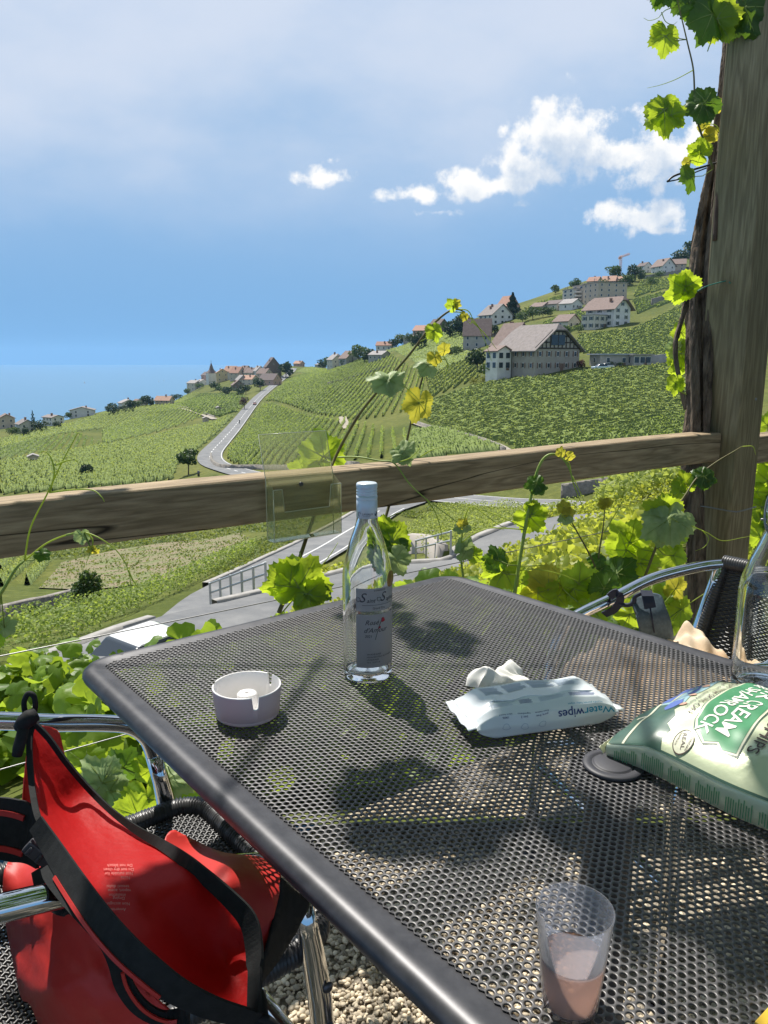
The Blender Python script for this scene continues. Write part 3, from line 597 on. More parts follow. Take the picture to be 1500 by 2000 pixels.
# --- cup of wine
M_CUP = CLEAR('frosted_cup_plastic', (.93, .94, .97), (.82, .84, .93), .14, .3, .05, .6); M_ROSE = CLEAR('rose_wine', (.98, .76, .64), (.90, .66, .54), .40, .05, .04, .65)
cc = PZ(1113, 1957, .74); CC = Vector((cc[0], cc[1], .7402))
cup = empty('plastic_cup', CC, 0, 'small frosted plastic cup half filled with rosé wine', 'cup')
mb = MB(); mb.lathe([(0, .0012), (.018, .0010), (.0200, .0), (.0210, .002), (.0283, .0795), (.0288, .0803), (.0285, .0812), (.0278, .0806), (.0272, .079), (.0201, .0032), (.0185, .0026), (0, .0026)], 64, CC); mb.build('cup_wall', M_CUP, cup)
mb = MB(); mb.lathe([(0, .0028), (.0185, .0028), (.0203, .0036), (.0238, .040), (.0236, .0412), (.0228, .0408), (0, .0406)], 64, CC); mb.build('wine', M_ROSE, cup)
# --- swing-top water bottle at the right edge
wc = PZ(1490, 1342, .74); WC = Vector((wc[0], wc[1], .7402))
sw_ = empty('swing_top_bottle', WC, 0, 'clear glass swing-top bottle at the right edge behind the crisp bag', 'bottle')
mb = MB(); o1 = [(0, .005), (.03, .003), (.040, .0), (.0445, .003), (.0455, .010), (.0455, .120), (.0455, .150), (.043, .168), (.036, .190), (.026, .215), (.0195, .235), (.0165, .250), (.0165, .262), (.0195, .266), (.0195, .280), (.0145, .288)]
i1 = [(.011, .288), (.0125, .250), (.0158, .233), (.0225, .213), (.0325, .189), (.0398, .166), (.042, .150), (.042, .016), (.038, .009), (0, .011)]
mb.lathe(smooth_prof(o1)+smooth_prof(i1), 56, WC); mb.build('glass_body', GLASS('bottle_glass_white', (.95, .97, .96)), sw_)
M_CHROME = MAT('polished_steel', (.72, .72, .72), .07, metal=1); M_WIRE = MAT('galvanised_wire', (.24, .24, .24), .45, metal=.8)
mb = MB()
for s in (-1, 1):
    mb.tube(spline([WC+Vector((s*.0165, -.006, .235)), WC+Vector((s*.024, -.008, .246)), WC+Vector((s*.0255, -.006, .262)), WC+Vector((s*.021, 0, .283)), WC+Vector((s*.012, 0, .305)), WC+Vector((0, 0, .310))], 6), .0015, 8)
    mb.tube(spline([WC+Vector((s*.024, -.008, .250)), WC+Vector((s*.020, -.016, .240)), WC+Vector((s*.010, -.021, .232)), WC+Vector((0, -.023, .229))], 5), .0013, 8)
    mb.tube([WC+Vector((s*.0195, 0, .255)), WC+Vector((s*.0275, 0, .255))], .0015, 8)
mb.build('wire_bail', M_WIRE, sw_)
mb = MB(); mb.lathe([(0, .288), (.013, .289), (.016, .292), (.016, .304), (.012, .311), (0, .313)], 28, WC); mb.build('stopper', MAT('white_porcelain', (.8, .79, .76), .25), sw_)
# ------------------------------------------------------------------ railing, post, old vine stock
M_RAIL = WOOD('weathered_rail_timber', (.48, .37, .235), (.31, .23, .14), (.46, .44, .42), (1.3, 16, 16))
M_POST = WOOD('weathered_post_timber', (.34, .28, .165), (.225, .18, .105), (.62, .6, .55), (1.2, 18, 18), crack=False)
def timber(name, a, b, size, mat, label, cat, R, bevel=.006, group=None):
    """beam whose local X runs from a to b"""
    a, b = Vector(a), Vector(b); L_ = (b-a).length; mb = MB(); k = 24; w, h = size[0]/2, size[1]/2; vs = []
    for i in range(k+1):
        x = L_*i/k; e = .0025*math.sin(x*2.1+size[0]*40); e2 = .002*math.sin(x*3.7+1)
        vs += [(x, -w+e, -h+e2), (x, w+e, -h+e2), (x, w+e, h+e2), (x, -w+e, h+e2)]
    fs = [(i*4+j, i*4+(j+1) % 4, (i+1)*4+(j+1) % 4, (i+1)*4+j) for i in range(k) for j in range(4)]+[(3, 2, 1, 0), (k*4, k*4+1, k*4+2, k*4+3)]
    mb.add(vs, fs, 0, False); o = mb.build(name, mat); o.matrix_world = Matrix.Translation(a) @ R.to_4x4()
    bv = o.modifiers.new('bevel', 'BEVEL'); bv.width = bevel; bv.segments = 3; bv.limit_method = 'ANGLE'; bv.angle_limit = math.radians(40)
    return tag(o, label, cat, group)
Rr = Matrix((AR, -NR, Vector((0, 0, 1)))).transposed()
pm = PD(1441, 850, 3.02); PM = Vector((pm[0], pm[1], 0)); A_, B_ = AR, NR          # near vertical edge of the post
sA = (PM-Q0).dot(AR)
T_, Hh, zt = .098, .115, .93
rl0 = Q0-NR*(T_/2+.002)-AR*1.5; rl1 = Q0-NR*(T_/2+.002)+AR*(sA-.005); rl0.z = rl1.z = zt-Hh/2
rail = timber('railing_beam', rl0, rl1, (T_, Hh), M_RAIL, 'long weathered wooden railing beam running across the view to the post', 'railing', Rr, .009)
Rp = Matrix((Vector((0, 0, 1)), AR, NR)).transposed()
post = timber('pergola_post', PM+AR*.085-NR*.092+Vector((0, 0, -.6)), PM+AR*.085-NR*.092+Vector((0, 0, 3.1)), (.17, .184), M_POST, 'thick square weathered wooden post carrying the vine at the right edge', 'post', Rp, .006)
r2a = PM+AR*.175-NR*.09; r2b = r2a+AR*2; r2a.z = r2b.z = zt-.03-Hh/2
timber('railing_beam', r2a, r2b, (T_, Hh), M_RAIL, 'short dark end of a railing beam continuing right of the post', 'railing', Rr)
mb = MB(); nh = PM+AR*.07+NR*.0005; mb.lathe([(0, .003), (.005, .0025), (.006, 0)], 12, PD(1476, 780, 3.02), axis=NR); tag(mb.build('nail_head', M_WIRE), 'small round nail head in the dark side of the post', 'nail')
M_BARK = MAT('vine_bark', (.22, .165, .12), .95, col2=(.05, .037, .028), nscale=9, detail=9, stretch=(4, 4, .8), bump=1, bscale=14, bdist=.02, spec=.15)
def bark(path, rad, n=26, seed=1, tw=2.5):
    P = [Vector(p) for p in spline(path, 10)]; k = len(P); R_ = np.interp(np.linspace(0, 1, k), np.linspace(0, 1, len(rad)), rad); vs = []; rng = np.random.default_rng(seed); ph = rng.uniform(0, 6, 8)
    for i in range(k):
        T = (P[min(i+1, k-1)]-P[max(i-1, 0)]).normalized(); Nn_ = Vector((0, -1, 0)); Nn_ = (Nn_-T*Nn_.dot(T)).normalized(); B = T.cross(Nn_); s = i/k
        for j in range(n):
            a = 2*PI*j/n; t = a+tw*s
            q = 1+.17*math.sin(3*t+ph[0])+.14*math.sin(7*t+ph[1]+3*math.sin(9*s+ph[2]))+.07*math.sin(11*t+ph[3]+17*s)+.10*math.sin(13*s+ph[4])*math.sin(t+ph[5])+rng.normal(0, .03)
            vs.append(P[i]+(Nn_*math.cos(a)+B*math.sin(a))*R_[i]*q)
    mb = MB(); mb.add(vs, [(i*n+j, i*n+(j+1) % n, (i+1)*n+(j+1) % n, (i+1)*n+j) for i in range(k-1) for j in range(n)]+[tuple(range(n-1, -1, -1)), tuple(range((k-1)*n, k*n))], 0, True); return mb
TD = 3.06
def pts(lst, d): return [PD(q[0], q[1], q[2] if len(q) > 2 else d) for q in lst]
vine = empty('old_vine', PD(1362, 1235, TD+.1), 0, 'gnarled old grapevine stock climbing beside the wooden post', 'vine')
bark(pts([(1366, 1235), (1362, 1050), (1354, 900), (1357, 800), (1358, 700), (1360, 600), (1364, 520), (1372, 455), (1382, 390), (1392, 330), (1404, 240), (1416, 150), (1424, 70), (1430, -10), (1436, -80)], TD+.06), [.036, .034, .035, .032, .035, .037, .035, .033, .028, .022, .018, .017, .018, .018, .017], seed=3).build('trunk', M_BARK, vine)
bark(pts([(1380, 860), (1382, 780), (1384, 690), (1382, 610), (1385, 540), (1390, 470), (1396, 400), (1402, 330), (1407, 260)], TD+.02), [.010, .015, .020, .022, .023, .020, .015, .010, .007], n=18, seed=5).build('trunk', M_BARK, vine)
bark(pts([(1372, 567), (1352, 566), (1342, 580), (1334, 615), (1321, 660), (1320, 690), (1326, 735), (1331, 765), (1338, 800)], TD-.02), [.011, .015, .012, .0095, .0085, .009, .008, .009, .006], n=14, seed=6).build('branch', M_BARK, vine)
M_CANE = MAT('brown_cane', (.15, .085, .055), .7, col2=(.08, .045, .03), nscale=12)
mb = MB(); mb.tube(pts(spline([(1396, 470, 3.0), (1402, 380, 2.98), (1411, 300, 2.97), (1420, 235, 2.965), (1428, 200, 2.96), (1441, 150, 2.955), (1463, 78, 2.95), (1476, 0, 2.95), (1484, -60, 2.95)], 6), 3), .009, 8); mb.build('cane', M_CANE, vine)
# wires of the trellis and ties
def wire(name, path, r, mat, label, cat='wire', group=None):
    mb = MB(); mb.tube(path, r, 6); return tag(mb.build(name, mat), label, cat, group)
def trel(z, off, s0=-2.2, s1=None, sag=.01):
    a = Q0-NR*off+AR*s0; b = Q0-NR*off+AR*(s1 or sA+.05); return [a.lerp(b, t)+Vector((0, 0, z-sag*4*t*(1-t))) for t in np.linspace(0, 1, 16)]
wire('trellis_wire', trel(.575, .13), .0016, M_WIRE, 'upper steel trellis wire stretched behind the railing above the road')
wire('trellis_wire', trel(.305, .13), .0016, M_WIRE, 'lower steel trellis wire passing behind the chrome chair arm')
M_GREENW = MAT('green_plastic_wire', (.05, .22, .16), .4)
gw = wire('green_garden_wire', pts(spline([(1362, 569, 2.98), (1378, 560, 2.985), (1400, 553, 2.99), (1440, 543, 2.985), (1470, 535, 3.02), (1500, 526, 3.1)], 4), 3), .0022, M_GREENW, 'green coated wire tied round the post and vine branch')
mb = MB(); mb.tube(pts([(1428, 546, 2.985), (1424, 552, 2.97), (1432, 554, 2.97)], 3), .002, 6); mb.build('twist', M_GREENW, gw)
M_BLKW = MAT('black_tie', (.02, .02, .025), .5)
bt = wire('black_cable_tie', pts(spline([(1303, 355, 2.93), (1316, 344, 2.93), (1345, 334, 2.95), (1376, 325, 2.97), (1400, 318, 2.985), (1440, 311, 2.975), (1484, 303, 2.97), (1500, 299, 3.03)], 4), 3), .004, M_BLKW, 'black plastic tie round the post holding the vine at cloud height')
mb = MB(); mb.tube(pts(spline([(1303, 355, 2.93), (1330, 349, 2.93), (1352, 339, 2.94), (1380, 328, 2.96)], 4), 3), .0025, 6); mb.build('tail', M_BLKW, bt)
mb = MB(); mb.tube(pts([(1484, 292, 2.962), (1487, 306, 2.962), (1486, 320, 2.962)], 3), .004, 6); mb.build('tie_head', M_BLKW, bt)
wire('steel_tie_wire', pts(spline([(1344, 962, 3.2), (1349, 975, 3.15), (1356, 986, 3.1), (1380, 990, 3.06), (1430, 999, 3.0), (1448, 998, 3.01), (1476, 990, 3.1)], 4), 3), .003, M_WIRE, 'bent bare steel wire wrapped round the foot of the post')
# ------------------------------------------------------------------ leaflet holder on the rail
M_ACR = CLEAR('clear_acrylic', (.93, .93, .86), (.80, .80, .50), .17, .06, .05)
hold = empty('leaflet_holder', rail_at(600, .80, .03), RA, 'empty clear acrylic leaflet holder screwed to the railing behind the bottle', 'leaflet holder')
s0 = rail_at(517, .93).dot(AR)-Q0.dot(AR)
def hp(x, y, z): return Q0+AR*(s0+x)+NR*y+Vector((0, 0, z))
# plate: leans back above the rail; local x along rail, y out towards viewer
LB, RB_ = 0, .195
def plate(pr, th, name, w0=LB, w1=RB_):
    """profile (y,z) swept along x"""
    mb = MB(); vs = [hp(x, y, z) for x in (w0, w1) for y, z in pr]+[hp(x, y+th, z) for x in (w0, w1) for y, z in pr]; k = len(pr); fs = []
    for o_ in (0, 2*k): fs += [(o_+i, o_+i+1, o_+k+i+1, o_+k+i) for i in range(k-1)]
    fs += [(i, i+1, 2*k+i+1, 2*k+i) for i in range(k-1)]+[(k+i, k+i+1, 3*k+i+1, 3*k+i) for i in range(k-1)]+[(0, k, 3*k, 2*k), (k-1, 2*k-1, 4*k-1, 3*k-1)]
    mb.add(vs, fs, 0, False); return mb.build(name, M_ACR, hold, bevel=.0006)
plate([(.004, .775), (.004, .925), (-.028, 1.035)], .0025, 'back_panel')
yF = .042
mb = MB()
ol = [(0, .775), (RB_, .775), (RB_, .905), (RB_-.030, .905), (RB_-.036, .848), (.030, .848), (.024, .905), (0, .905)]
mb.prism([hp(x, yF, z) for x, z in ol], NR*.0025); mb.build('front_panel', M_ACR, hold, bevel=.0006)
mb = MB(); mb.prism([hp(0, .008, .772), hp(RB_, .008, .772), hp(RB_, yF, .772), hp(0, yF, .772)], (0, 0, .0025)); mb.build('bottom_panel', M_ACR, hold)
for x in (0, RB_-.0025):
    mb = MB(); mb.prism([hp(x, .008, .7755), hp(x, yF-.0005, .7755), hp(x, yF-.0005, .905), hp(x, .008, .925)], AR*.0025); mb.build('side_panel', M_ACR, hold)
M_ACE = MAT('acrylic_edge', (.62, .62, .48), .25, spec=.6)
mb = MB(); fo = [hp(x, yF+.0013, z) for x, z in ol]; mb.tube(fo[2:], .0010, 6); mb.tube([fo[7], fo[0], fo[1], fo[2]], .0010, 6); mb.build('edge', M_ACE, hold)
mb = MB(); mb.tube([hp(0, .005, .775), hp(0, .005, .925), hp(0, -.027, 1.035), hp(RB_, -.027, 1.035), hp(RB_, .005, .925), hp(RB_, .005, .775)], .0010, 6); mb.build('edge', M_ACE, hold)
M_SCREW = MAT('dark_screw', (.10, .10, .11), .4, metal=.8)
sc_ = hp(.098, .0065, .907); mb = MB(); mb.lathe([(0, .0035), (.0025, .0035), (.0025, .0045), (.0055, .004), (.0062, .001), (.0062, 0)], 18, sc_, axis=NR); mb.build('screw', M_SCREW, hold)
# ------------------------------------------------------------------ wicker chairs with chromed tube frames
M_WICK = MAT('black_resin_cord', (.030, .030, .033), .38, col2=(.05, .05, .052), nscale=30, spec=.6)
def chair(F_, S_, C0, rz, label):
    root = empty('armchair', C0, rz, label, 'chair', 'chrome and wicker armchairs at the table')
    def w(x, y, z): return Vector(C0)+F_*x+S_*y+Vector((0, 0, z))
    hw = .232
    def fil(l, n=5): return [w(*p) for p in spline(l, n)]
    for s in (1, -1):
        y = s*hw
        mb = MB(); mb.tube(fil([(.15, y, .545), (.138, y, .585), (.112, y, .615), (.07, y, .634), (-.01, y, .660), (-.12, y*1.02, .695), (-.25, y*.98, .716), (-.315, y*.9, .722)], 6), .0138, 16); mb.build('arm', M_CHROME, root)
        mb = MB(); mb.tube([w(.148, y, .552), w(.158, y, .50), w(.163, y, .47), w(.172, y*1.01, .40), w(.178, y*1.02, .30), w(.188, y*1.04, .012)], [.0138, .0142, .0155, .0165, .0150, .0138], 16, flat=1.12)
        lg = mb.build('leg', M_CHROME, root)
        mb = MB(); mb.lathe([(0, 0), (.016, 0), (.017, .02), (.0145, .024)], 16, w(.188, y*1.04, 0)); mb.build('foot_cap', M_RUBBER, lg)
        for z in (.42, .36):
            mb = MB(); mb.lathe([(0, .004), (.0045, .004), (.0075, .0015), (.0078, 0)], 14, w(.174, y*1.015, z)+(-S_*.0155 if s < 0 else S_*.0155), axis=S_*s); mb.build('bolt', M_SCREW, lg)
        mb = MB(); mb.tube(fil([(-.30, y*.92, .715), (-.255, y*.97, .55), (-.24, y, .44), (-.27, y*1.02, .2), (-.30, y*1.04, .012)], 4), .0138, 14); mb.build('leg', M_CHROME, root)
    mb = MB(); mb.tube([w(.181, -hw*1.02, .26), w(.181, hw*1.02, .26)], .011, 12); mb.build('stretcher', M_CHROME, root)
    mb = MB(); mb.tube([w(.175, -hw*1.02, .30), w(-.25, -hw*1.0, .30)], .010, 12); mb.build('stretcher', M_CHROME, root)
    # seat rim: wrapped with cord
    rx, ry, cr = .215, .205, .055
    loop = []
    for cx, cy, a0 in ((rx-cr, ry-cr, 0), (-.22+cr, ry-cr, 90), (-.22+cr, -ry+cr, 180), (rx-cr, -ry+cr, 270)):
        for k in range(10):
            a = math.radians(a0+9*k+4.5); loop.append((cx+cr*math.cos(a), cy+cr*math.sin(a), .452))
    loop.append(loop[0]); P = [np.array(q) for q in loop]; L_ = np.concatenate([[0], np.cumsum([np.linalg.norm(P[i+1]-P[i]) for i in range(len(P)-1)])]); m = int(L_[-1]/.0018)
    dl = np.linspace(0, L_[-1], m); Q = [w(*[np.interp(t, L_, [q[k] for q in P]) for k in range(3)]) for t in dl]
    mb = MB(); mb.tube(Q, [.0165+(.0016 if i % 3 else -.0006)+.0006*math.sin(i*1.7) for i in range(m)], 12, caps=False); mb.build('wrapped_rim', M_WICK, root)
    # woven seat
    mb = MB(); nx = 60; xs = np.linspace(-.205, .20, nx); ys = np.linspace(-.19, .19, 56)
    for i, y in enumerate(ys):
        mb.tube([w(x, y, .449-.018*(1-(x/.22)**2)*(1-(y/.2)**2)+(.0026 if (i+j) % 2 else -.0026)) for j, x in enumerate(xs)], .0024, 5, smooth=True)
    for j, x in enumerate(xs):
        mb.tube([w(x, y, .449-.018*(1-(x/.22)**2)*(1-(y/.2)**2)-(.0022 if (i+j) % 2 else -.0022)) for i, y in enumerate(ys)], .0022, 5, smooth=True)
    mb.build('woven_seat', M_WICK, root)
    # back: cord wound over a hoop
    def bk(u, v):   # u across -1..1, v 0..1 up
        lean = -.235-.075*v-.05*(1-u*u)*(.4+.6*v); return w(lean, u*(.205+.01*v), .47+.255*v)
    mb = MB(); P = [bk(-1+2*t, 1) for t in np.linspace(0, 1, 230)]; mb.tube(P, [.0175+(.0016 if i % 3 else -.0006) for i in range(230)], 12); mb.build('back_rim', M_WICK, root)
    mb = MB()
    for k in range(48):
        v = .02+.95*k/47; mb.tube([bk(-1+2*t, v)+F_*(.003*(1 if (k+i) % 2 else -1)) for i, t in enumerate(np.linspace(0, 1, 36))], .0030, 5)
    for t in np.linspace(-1, 1, 9): mb.tube([bk(t, v) for v in np.linspace(0, 1, 8)], .0052 if abs(t) > .9 else .003, 6)
    mb.build('woven_back', M_WICK, root)
    for s in (1, -1):
        mb = MB(); P = [bk(s*1.0, v) for v in np.linspace(0, 1, 110)]; mb.tube(P, [.0165+(.0016 if i % 3 else -.0006) for i in range(110)], 10); mb.build('back_post', M_WICK, root)
    return root
chair(A3, -B3, TB(.308, -.962, 0), TA, 'wicker armchair pushed under the left table edge, holding the red bag')
a2 = math.radians(20); F2 = -(A3*math.cos(a2)+B3*math.sin(a2)); S2 = B3*math.cos(a2)-A3*math.sin(a2); C2 = TB(1.446, -.805, 0)
chair(F2, S2, C2, TA+PI-a2, 'wicker armchair behind the right table edge with a beige cloth on it')
# ------------------------------------------------------------------ sheets: cloth surfaces from an outline with measured depths
from mathutils.geometry import delaunay_2d_cdt
def tps2(P, v, reg=1e-3):
    P = np.array(P, float)/300.; v = np.array(v, float); n = len(P); K_ = _phi(((P[:, None]-P[None])**2).sum(-1))+np.eye(n)*reg
    Q_ = np.column_stack([np.ones(n), P]); s = np.linalg.solve(np.block([[K_, Q_], [Q_.T, np.zeros((3, 3))]]), np.concatenate([v, np.zeros(3)]))
    return lambda q: _phi(((q[:, None]/300.-P[None])**2).sum(-1)) @ s[:n]+s[n]+(q/300.) @ s[n+1:]
def sheet(name, outline, dp, step, mat, parent, th=.002, wob=.0, smooth_outline=True, seed=1):
    O = np.array([p[:2] for p in (spline([tuple(p)+(0,) for p in outline]+[tuple(outline[0])+(0,)], 4)[:-1] if smooth_outline else [tuple(p)+(0,) for p in outline])])
    f = tps2([p[:2] for p in dp], [p[2] for p in dp])
    xs = np.arange(O[:, 0].min()+step/2, O[:, 0].max(), step); ys = np.arange(O[:, 1].min()+step/2, O[:, 1].max(), step); rng = np.random.default_rng(seed)
    G = np.array([(x, y) for x in xs for y in ys])+rng.uniform(-.25, .25, (len(xs)*len(ys), 2))*step
    V2 = [Vector(p) for p in np.concatenate([O, G])]; nO = len(O)
    r = delaunay_2d_cdt(V2, [(i, (i+1) % nO) for i in range(nO)], [list(range(nO))], 1, .01)
    q = np.array([v[:] for v in r[0]]); d = f(q)
    if wob: d = d+wob*(np.sin(q[:, 0]*.06+q[:, 1]*.031+seed)*np.cos(q[:, 1]*.05-q[:, 0]*.02)+.5*np.sin(q[:, 0]*.13-q[:, 1]*.09))
    P = [PD(a[0], a[1], b) for a, b in zip(q, d)]
    me = bpy.data.meshes.new(name); me.from_pydata(P, [], [list(t) for t in r[2]]); me.polygons.foreach_set('use_smooth', [True]*len(me.polygons)); me.update()
    o = link(name, me, mat, parent)
    if th: s = o.modifiers.new('thickness', 'SOLIDIFY'); s.thickness = th; s.offset = 0
    o['_'] = 0; del o['_']; return o, f
# ------------------------------------------------------------------ the red bag on the left chair
def FABRIC(name, c1, c2, tr, trans=.5):
    m = LEAFMAT(name, c1, c2, tr, trans=trans, rough=.55, nscale=5, island=0); return m
M_REDIN = FABRIC('red_coated_lining', (.60, .012, .012), (.54, .010, .010), (.88, .018, .014), .5)
M_REDOUT = MAT('red_tarpaulin', (.52, .035, .030), .5, col2=(.46, .03, .026), nscale=6, spec=.4, bump=.35, bscale=16, bdist=.008)
M_BLACKF = MAT('black_webbing', (.012, .013, .014), .75, col2=(.02, .021, .022), nscale=80, bump=.25, bscale=500, bdist=.001, spec=.25)
bag = empty('red_bag', TB(.36, -.93, .455), 0, 'open red bag with black trim and straps slumped on the left chair', 'bag')
lin = [(66, 1412), (95, 1442), (130, 1490), (170, 1537), (215, 1582), (265, 1620), (310, 1646), (350, 1672), (400, 1712), (450, 1757), (484, 1797), (496, 1845), (498, 1905), (496, 1985), (468, 1976), (420, 1955), (370, 1934), (330, 1902), (290, 1868), (255, 1838), (215, 1798), (180, 1755), (150, 1715), (120, 1670), (95, 1630), (76, 1600), (66, 1560), (59, 1500), (58, 1440)]
ld = [(66, 1412, .90), (58, 1500, .86), (66, 1560, .83), (95, 1630, .80), (150, 1715, .745), (215, 1798, .70), (290, 1868, .69), (370, 1934, .70), (496, 1985, .73), (498, 1905, .755), (484, 1797, .785), (400, 1712, .80), (310, 1646, .85), (215, 1582, .895), (130, 1490, .91), (180, 1640, .84), (360, 1720, .765), (270, 1730, .752), (340, 1800, .745), (230, 1760, .735), (420, 1880, .765), (130, 1570, .885)]
_, fl = sheet('lining', lin, ld, 12, M_REDIN, bag, .0015, wob=.0012, seed=2)
out_r = [(318, 1650), (326, 1630), (338, 1622), (352, 1628), (400, 1652), (440, 1667), (508, 1675), (530, 1690), (549, 1714), (540, 1765), (520, 1845), (501, 1925), (498, 1860), (486, 1800), (450, 1757), (400, 1712), (350, 1673)]
od = [(318, 1650, .875), (338, 1622, .90), (400, 1652, .91), (508, 1675, .90), (549, 1714, .87), (520, 1845, .82), (501, 1925, .775), (486, 1800, .81), (400, 1712, .815), (450, 1700, .82), (480, 1760, .81)]
sheet('side_panel', out_r, od, 10, M_REDOUT, bag, .002, wob=.0015, seed=4)
blk = [(549, 1714), (575, 1738), (603, 1762), (588, 1800), (560, 1850), (530, 1895), (498, 1932), (505, 1905), (521, 1845), (540, 1765)]
sheet('end_panel', blk, [(549, 1714, .86), (603, 1762, .90), (560, 1850, .86), (498, 1932, .77), (521, 1845, .81), (540, 1765, .845)], 12, M_BLACKF, bag, .002)
body = [(8, 1700), (20, 1682), (55, 1678), (88, 1694), (120, 1705), (165, 1765), (215, 1830), (250, 1890), (300, 1945), (345, 1992), (320, 2030), (180, 2040), (95, 2025), (62, 1962), (45, 1950), (32, 1900), (18, 1830), (8, 1760)]
bd = [(8, 1700, .93), (55, 1678, .95), (120, 1705, .86), (165, 1765, .82), (250, 1890, .78), (345, 1992, .78), (180, 2040, .80), (62, 1962, .84), (18, 1830, .92), (60, 1800, .87), (120, 1880, .80), (200, 1960, .77), (90, 1940, .80), (60, 1760, .885)]
sheet('outer_shell', body, bd, 12, M_REDOUT, bag, .003, wob=.0022, seed=7)
bk_ = [(59, 1415), (110, 1425), (125, 1470), (150, 1560), (300, 1660), (330, 1720), (200, 1760), (90, 1680), (50, 1640), (44, 1560)]
sheet('back_wall', bk_, [(59, 1415, .93), (125, 1470, .97), (300, 1660, .93), (330, 1720, .87), (200, 1760, .84), (90, 1680, .88), (50, 1640, .89)], 14, M_REDOUT, bag, .002)
def fold(lst): return [PD(x, y, d) for x, y, d in lst]
def lp(x, y, dd=-.008): return PD(x, y, float(fl(np.array([[x, y]]))[0])+dd)
# trim
mb = MB(); pth = [lp(x, y, -.014) for x, y in [q[:2] for q in spline([p+(0,) for p in lin[:14]], 5)]]; k = len(pth); ws = [.006+.013*min(max((i/k-.3)*2.2, 0), 1)*(1 if i/k < .88 else .7) for i in range(k)]
side = []
for i in range(k): side.append(Vector((.75, .1, .66)))
mb.ribbon(pth, ws, side, .004); mb.build('rim_trim', M_BLACKF, bag)
mb = MB(); pth = [lp(x, y) for x, y in [q[:2] for q in spline([p+(0,) for p in [lin[0]]+lin[:23:-1]], 4)]]; mb.ribbon(pth, .006, [Vector((1, 0, 0))]*len(pth), .004); mb.build('rim_trim', M_BLACKF, bag)
# diagonal strap with a red edge
sp_ = [(70, 1608, .80), (100, 1655, .78), (145, 1725, .735), (190, 1790, .695), (240, 1848, .675), (290, 1893, .67), (345, 1935, .675), (410, 1967, .69), (470, 1985, .71), (500, 1992, .72)]
P = fold(spline(sp_, 5)); k = len(P); mb = MB(); mb.ribbon(P, [.018+.008*math.sin(PI*i/k) for i in range(k)], [Vector((.72, .12, .68))]*k, .003); dst = mb.build('strap', M_BLACKF, bag)
mb = MB(); off = Vector((-.72, -.12, -.68)); P2_ = [p+off*(.0125)+Vector((0, -.0016, .001)) for p in P[8:30]]; mb.ribbon(P2_, .0035, [Vector((.72, .12, .68))]*len(P2_), .003); mb.build('red_edge', M_REDOUT, dst)
sp2 = [(95, 1690, .77), (105, 1715, .755), (150, 1770, .72), (205, 1830, .69), (228, 1875, .69), (243, 1925, .70), (275, 1968, .71), (320, 1990, .72), (370, 1984, .72)]
P = fold(spline(sp2, 5)); k = len(P); mb = MB(); mb.ribbon(P, [.016]*k, [Vector((.9, .2, .35))]*k, .003); st2 = mb.build('strap', M_BLACKF, bag)
mb = MB(); P3_ = [p+Vector((.004, -.004, .001)) for p in P[22:38]]; mb.ribbon(P3_, .003, [Vector((.9, .2, .35))]*len(P3_), .002); mb.build('red_edge', M_REDOUT, st2)
bl = fold(spline([(-60, 1612, .86), (-20, 1616, .85), (20, 1620, .845), (55, 1632, .84), (82, 1655, .825)], 5)); k = len(bl)
mb = MB(); mb.ribbon(bl, [.066-.02*max(0, i/k-.6)/.4 for i in range(k)], [Vector((0, .3, 1))]*k, .004); belt = mb.build('waist_belt', M_BLACKF, bag)
for dz in (.018, -.020):
    mb = MB(); mb.ribbon([p+Vector((0, .3, 1))*dz*.95+Vector((0, -.004, .001)) for p in bl[:-6]], .006, [Vector((0, .3, 1))]*(k-6), .002); mb.build('red_stripe', M_REDOUT, belt)
lo = fold(spline([(88, 1690, .80), (95, 1720, .79), (108, 1745, .785), (132, 1758, .78), (150, 1756, .775)], 4)); mb = MB(); mb.ribbon(lo, .03, [Vector((.8, .2, .5))]*len(lo), .004); mb.build('strap', M_BLACKF, bag)
mb = MB(); bq = Vector(PD(78, 1668, .80)); M3 = Matrix.Rotation(.75, 3, 'Y'); mb.box(bq, (.034, .010, .016), M=M3); mb.box(bq+M3 @ Vector((-.011, -.006, 0)), (.004, .004, .012), M=M3); mb.box(bq+M3 @ Vector((.002, -.006, 0)), (.004, .004, .012), M=M3); mb.build('buckle', M_RUBBER, bag, bevel=.002)
# cord loop with its toggle at the tip
mb = MB(); mb.tube(fold(spline([(58, 1418, .885), (50, 1395, .88), (47, 1372, .875), (55, 1355, .875), (66, 1360, .875), (69, 1380, .88), (63, 1405, .885)], 5)), .0032, 8); mb.build('cord_loop', M_BLACKF, bag)
mb = MB(); mb.tube(fold([(70, 1395, .87), (58, 1402, .865), (48, 1410, .865), (38, 1420, .87)]), [.008, .0095, .0095, .007], 12); mb.build('toggle', M_BLACKF, bag)
mb = MB(); mb.tube(fold([(48, 1412, .865), (42, 1440, .86), (36, 1462, .857), (33, 1476, .857)]), [.006, .0065, .0065, .0055], 10); mb.build('cord_tail', M_BLACKF, bag)
mb = MB(); mb.tube(fold(spline([(500, 1985, .735), (520, 1990, .73), (538, 2005, .73), (545, 2030, .73)], 4)), .004, 8); mb.tube(fold([(500, 1940, .755), (505, 1985, .74), (500, 2030, .735)]), .010, 10); mb.build('cord_tail', M_BLACKF, bag)
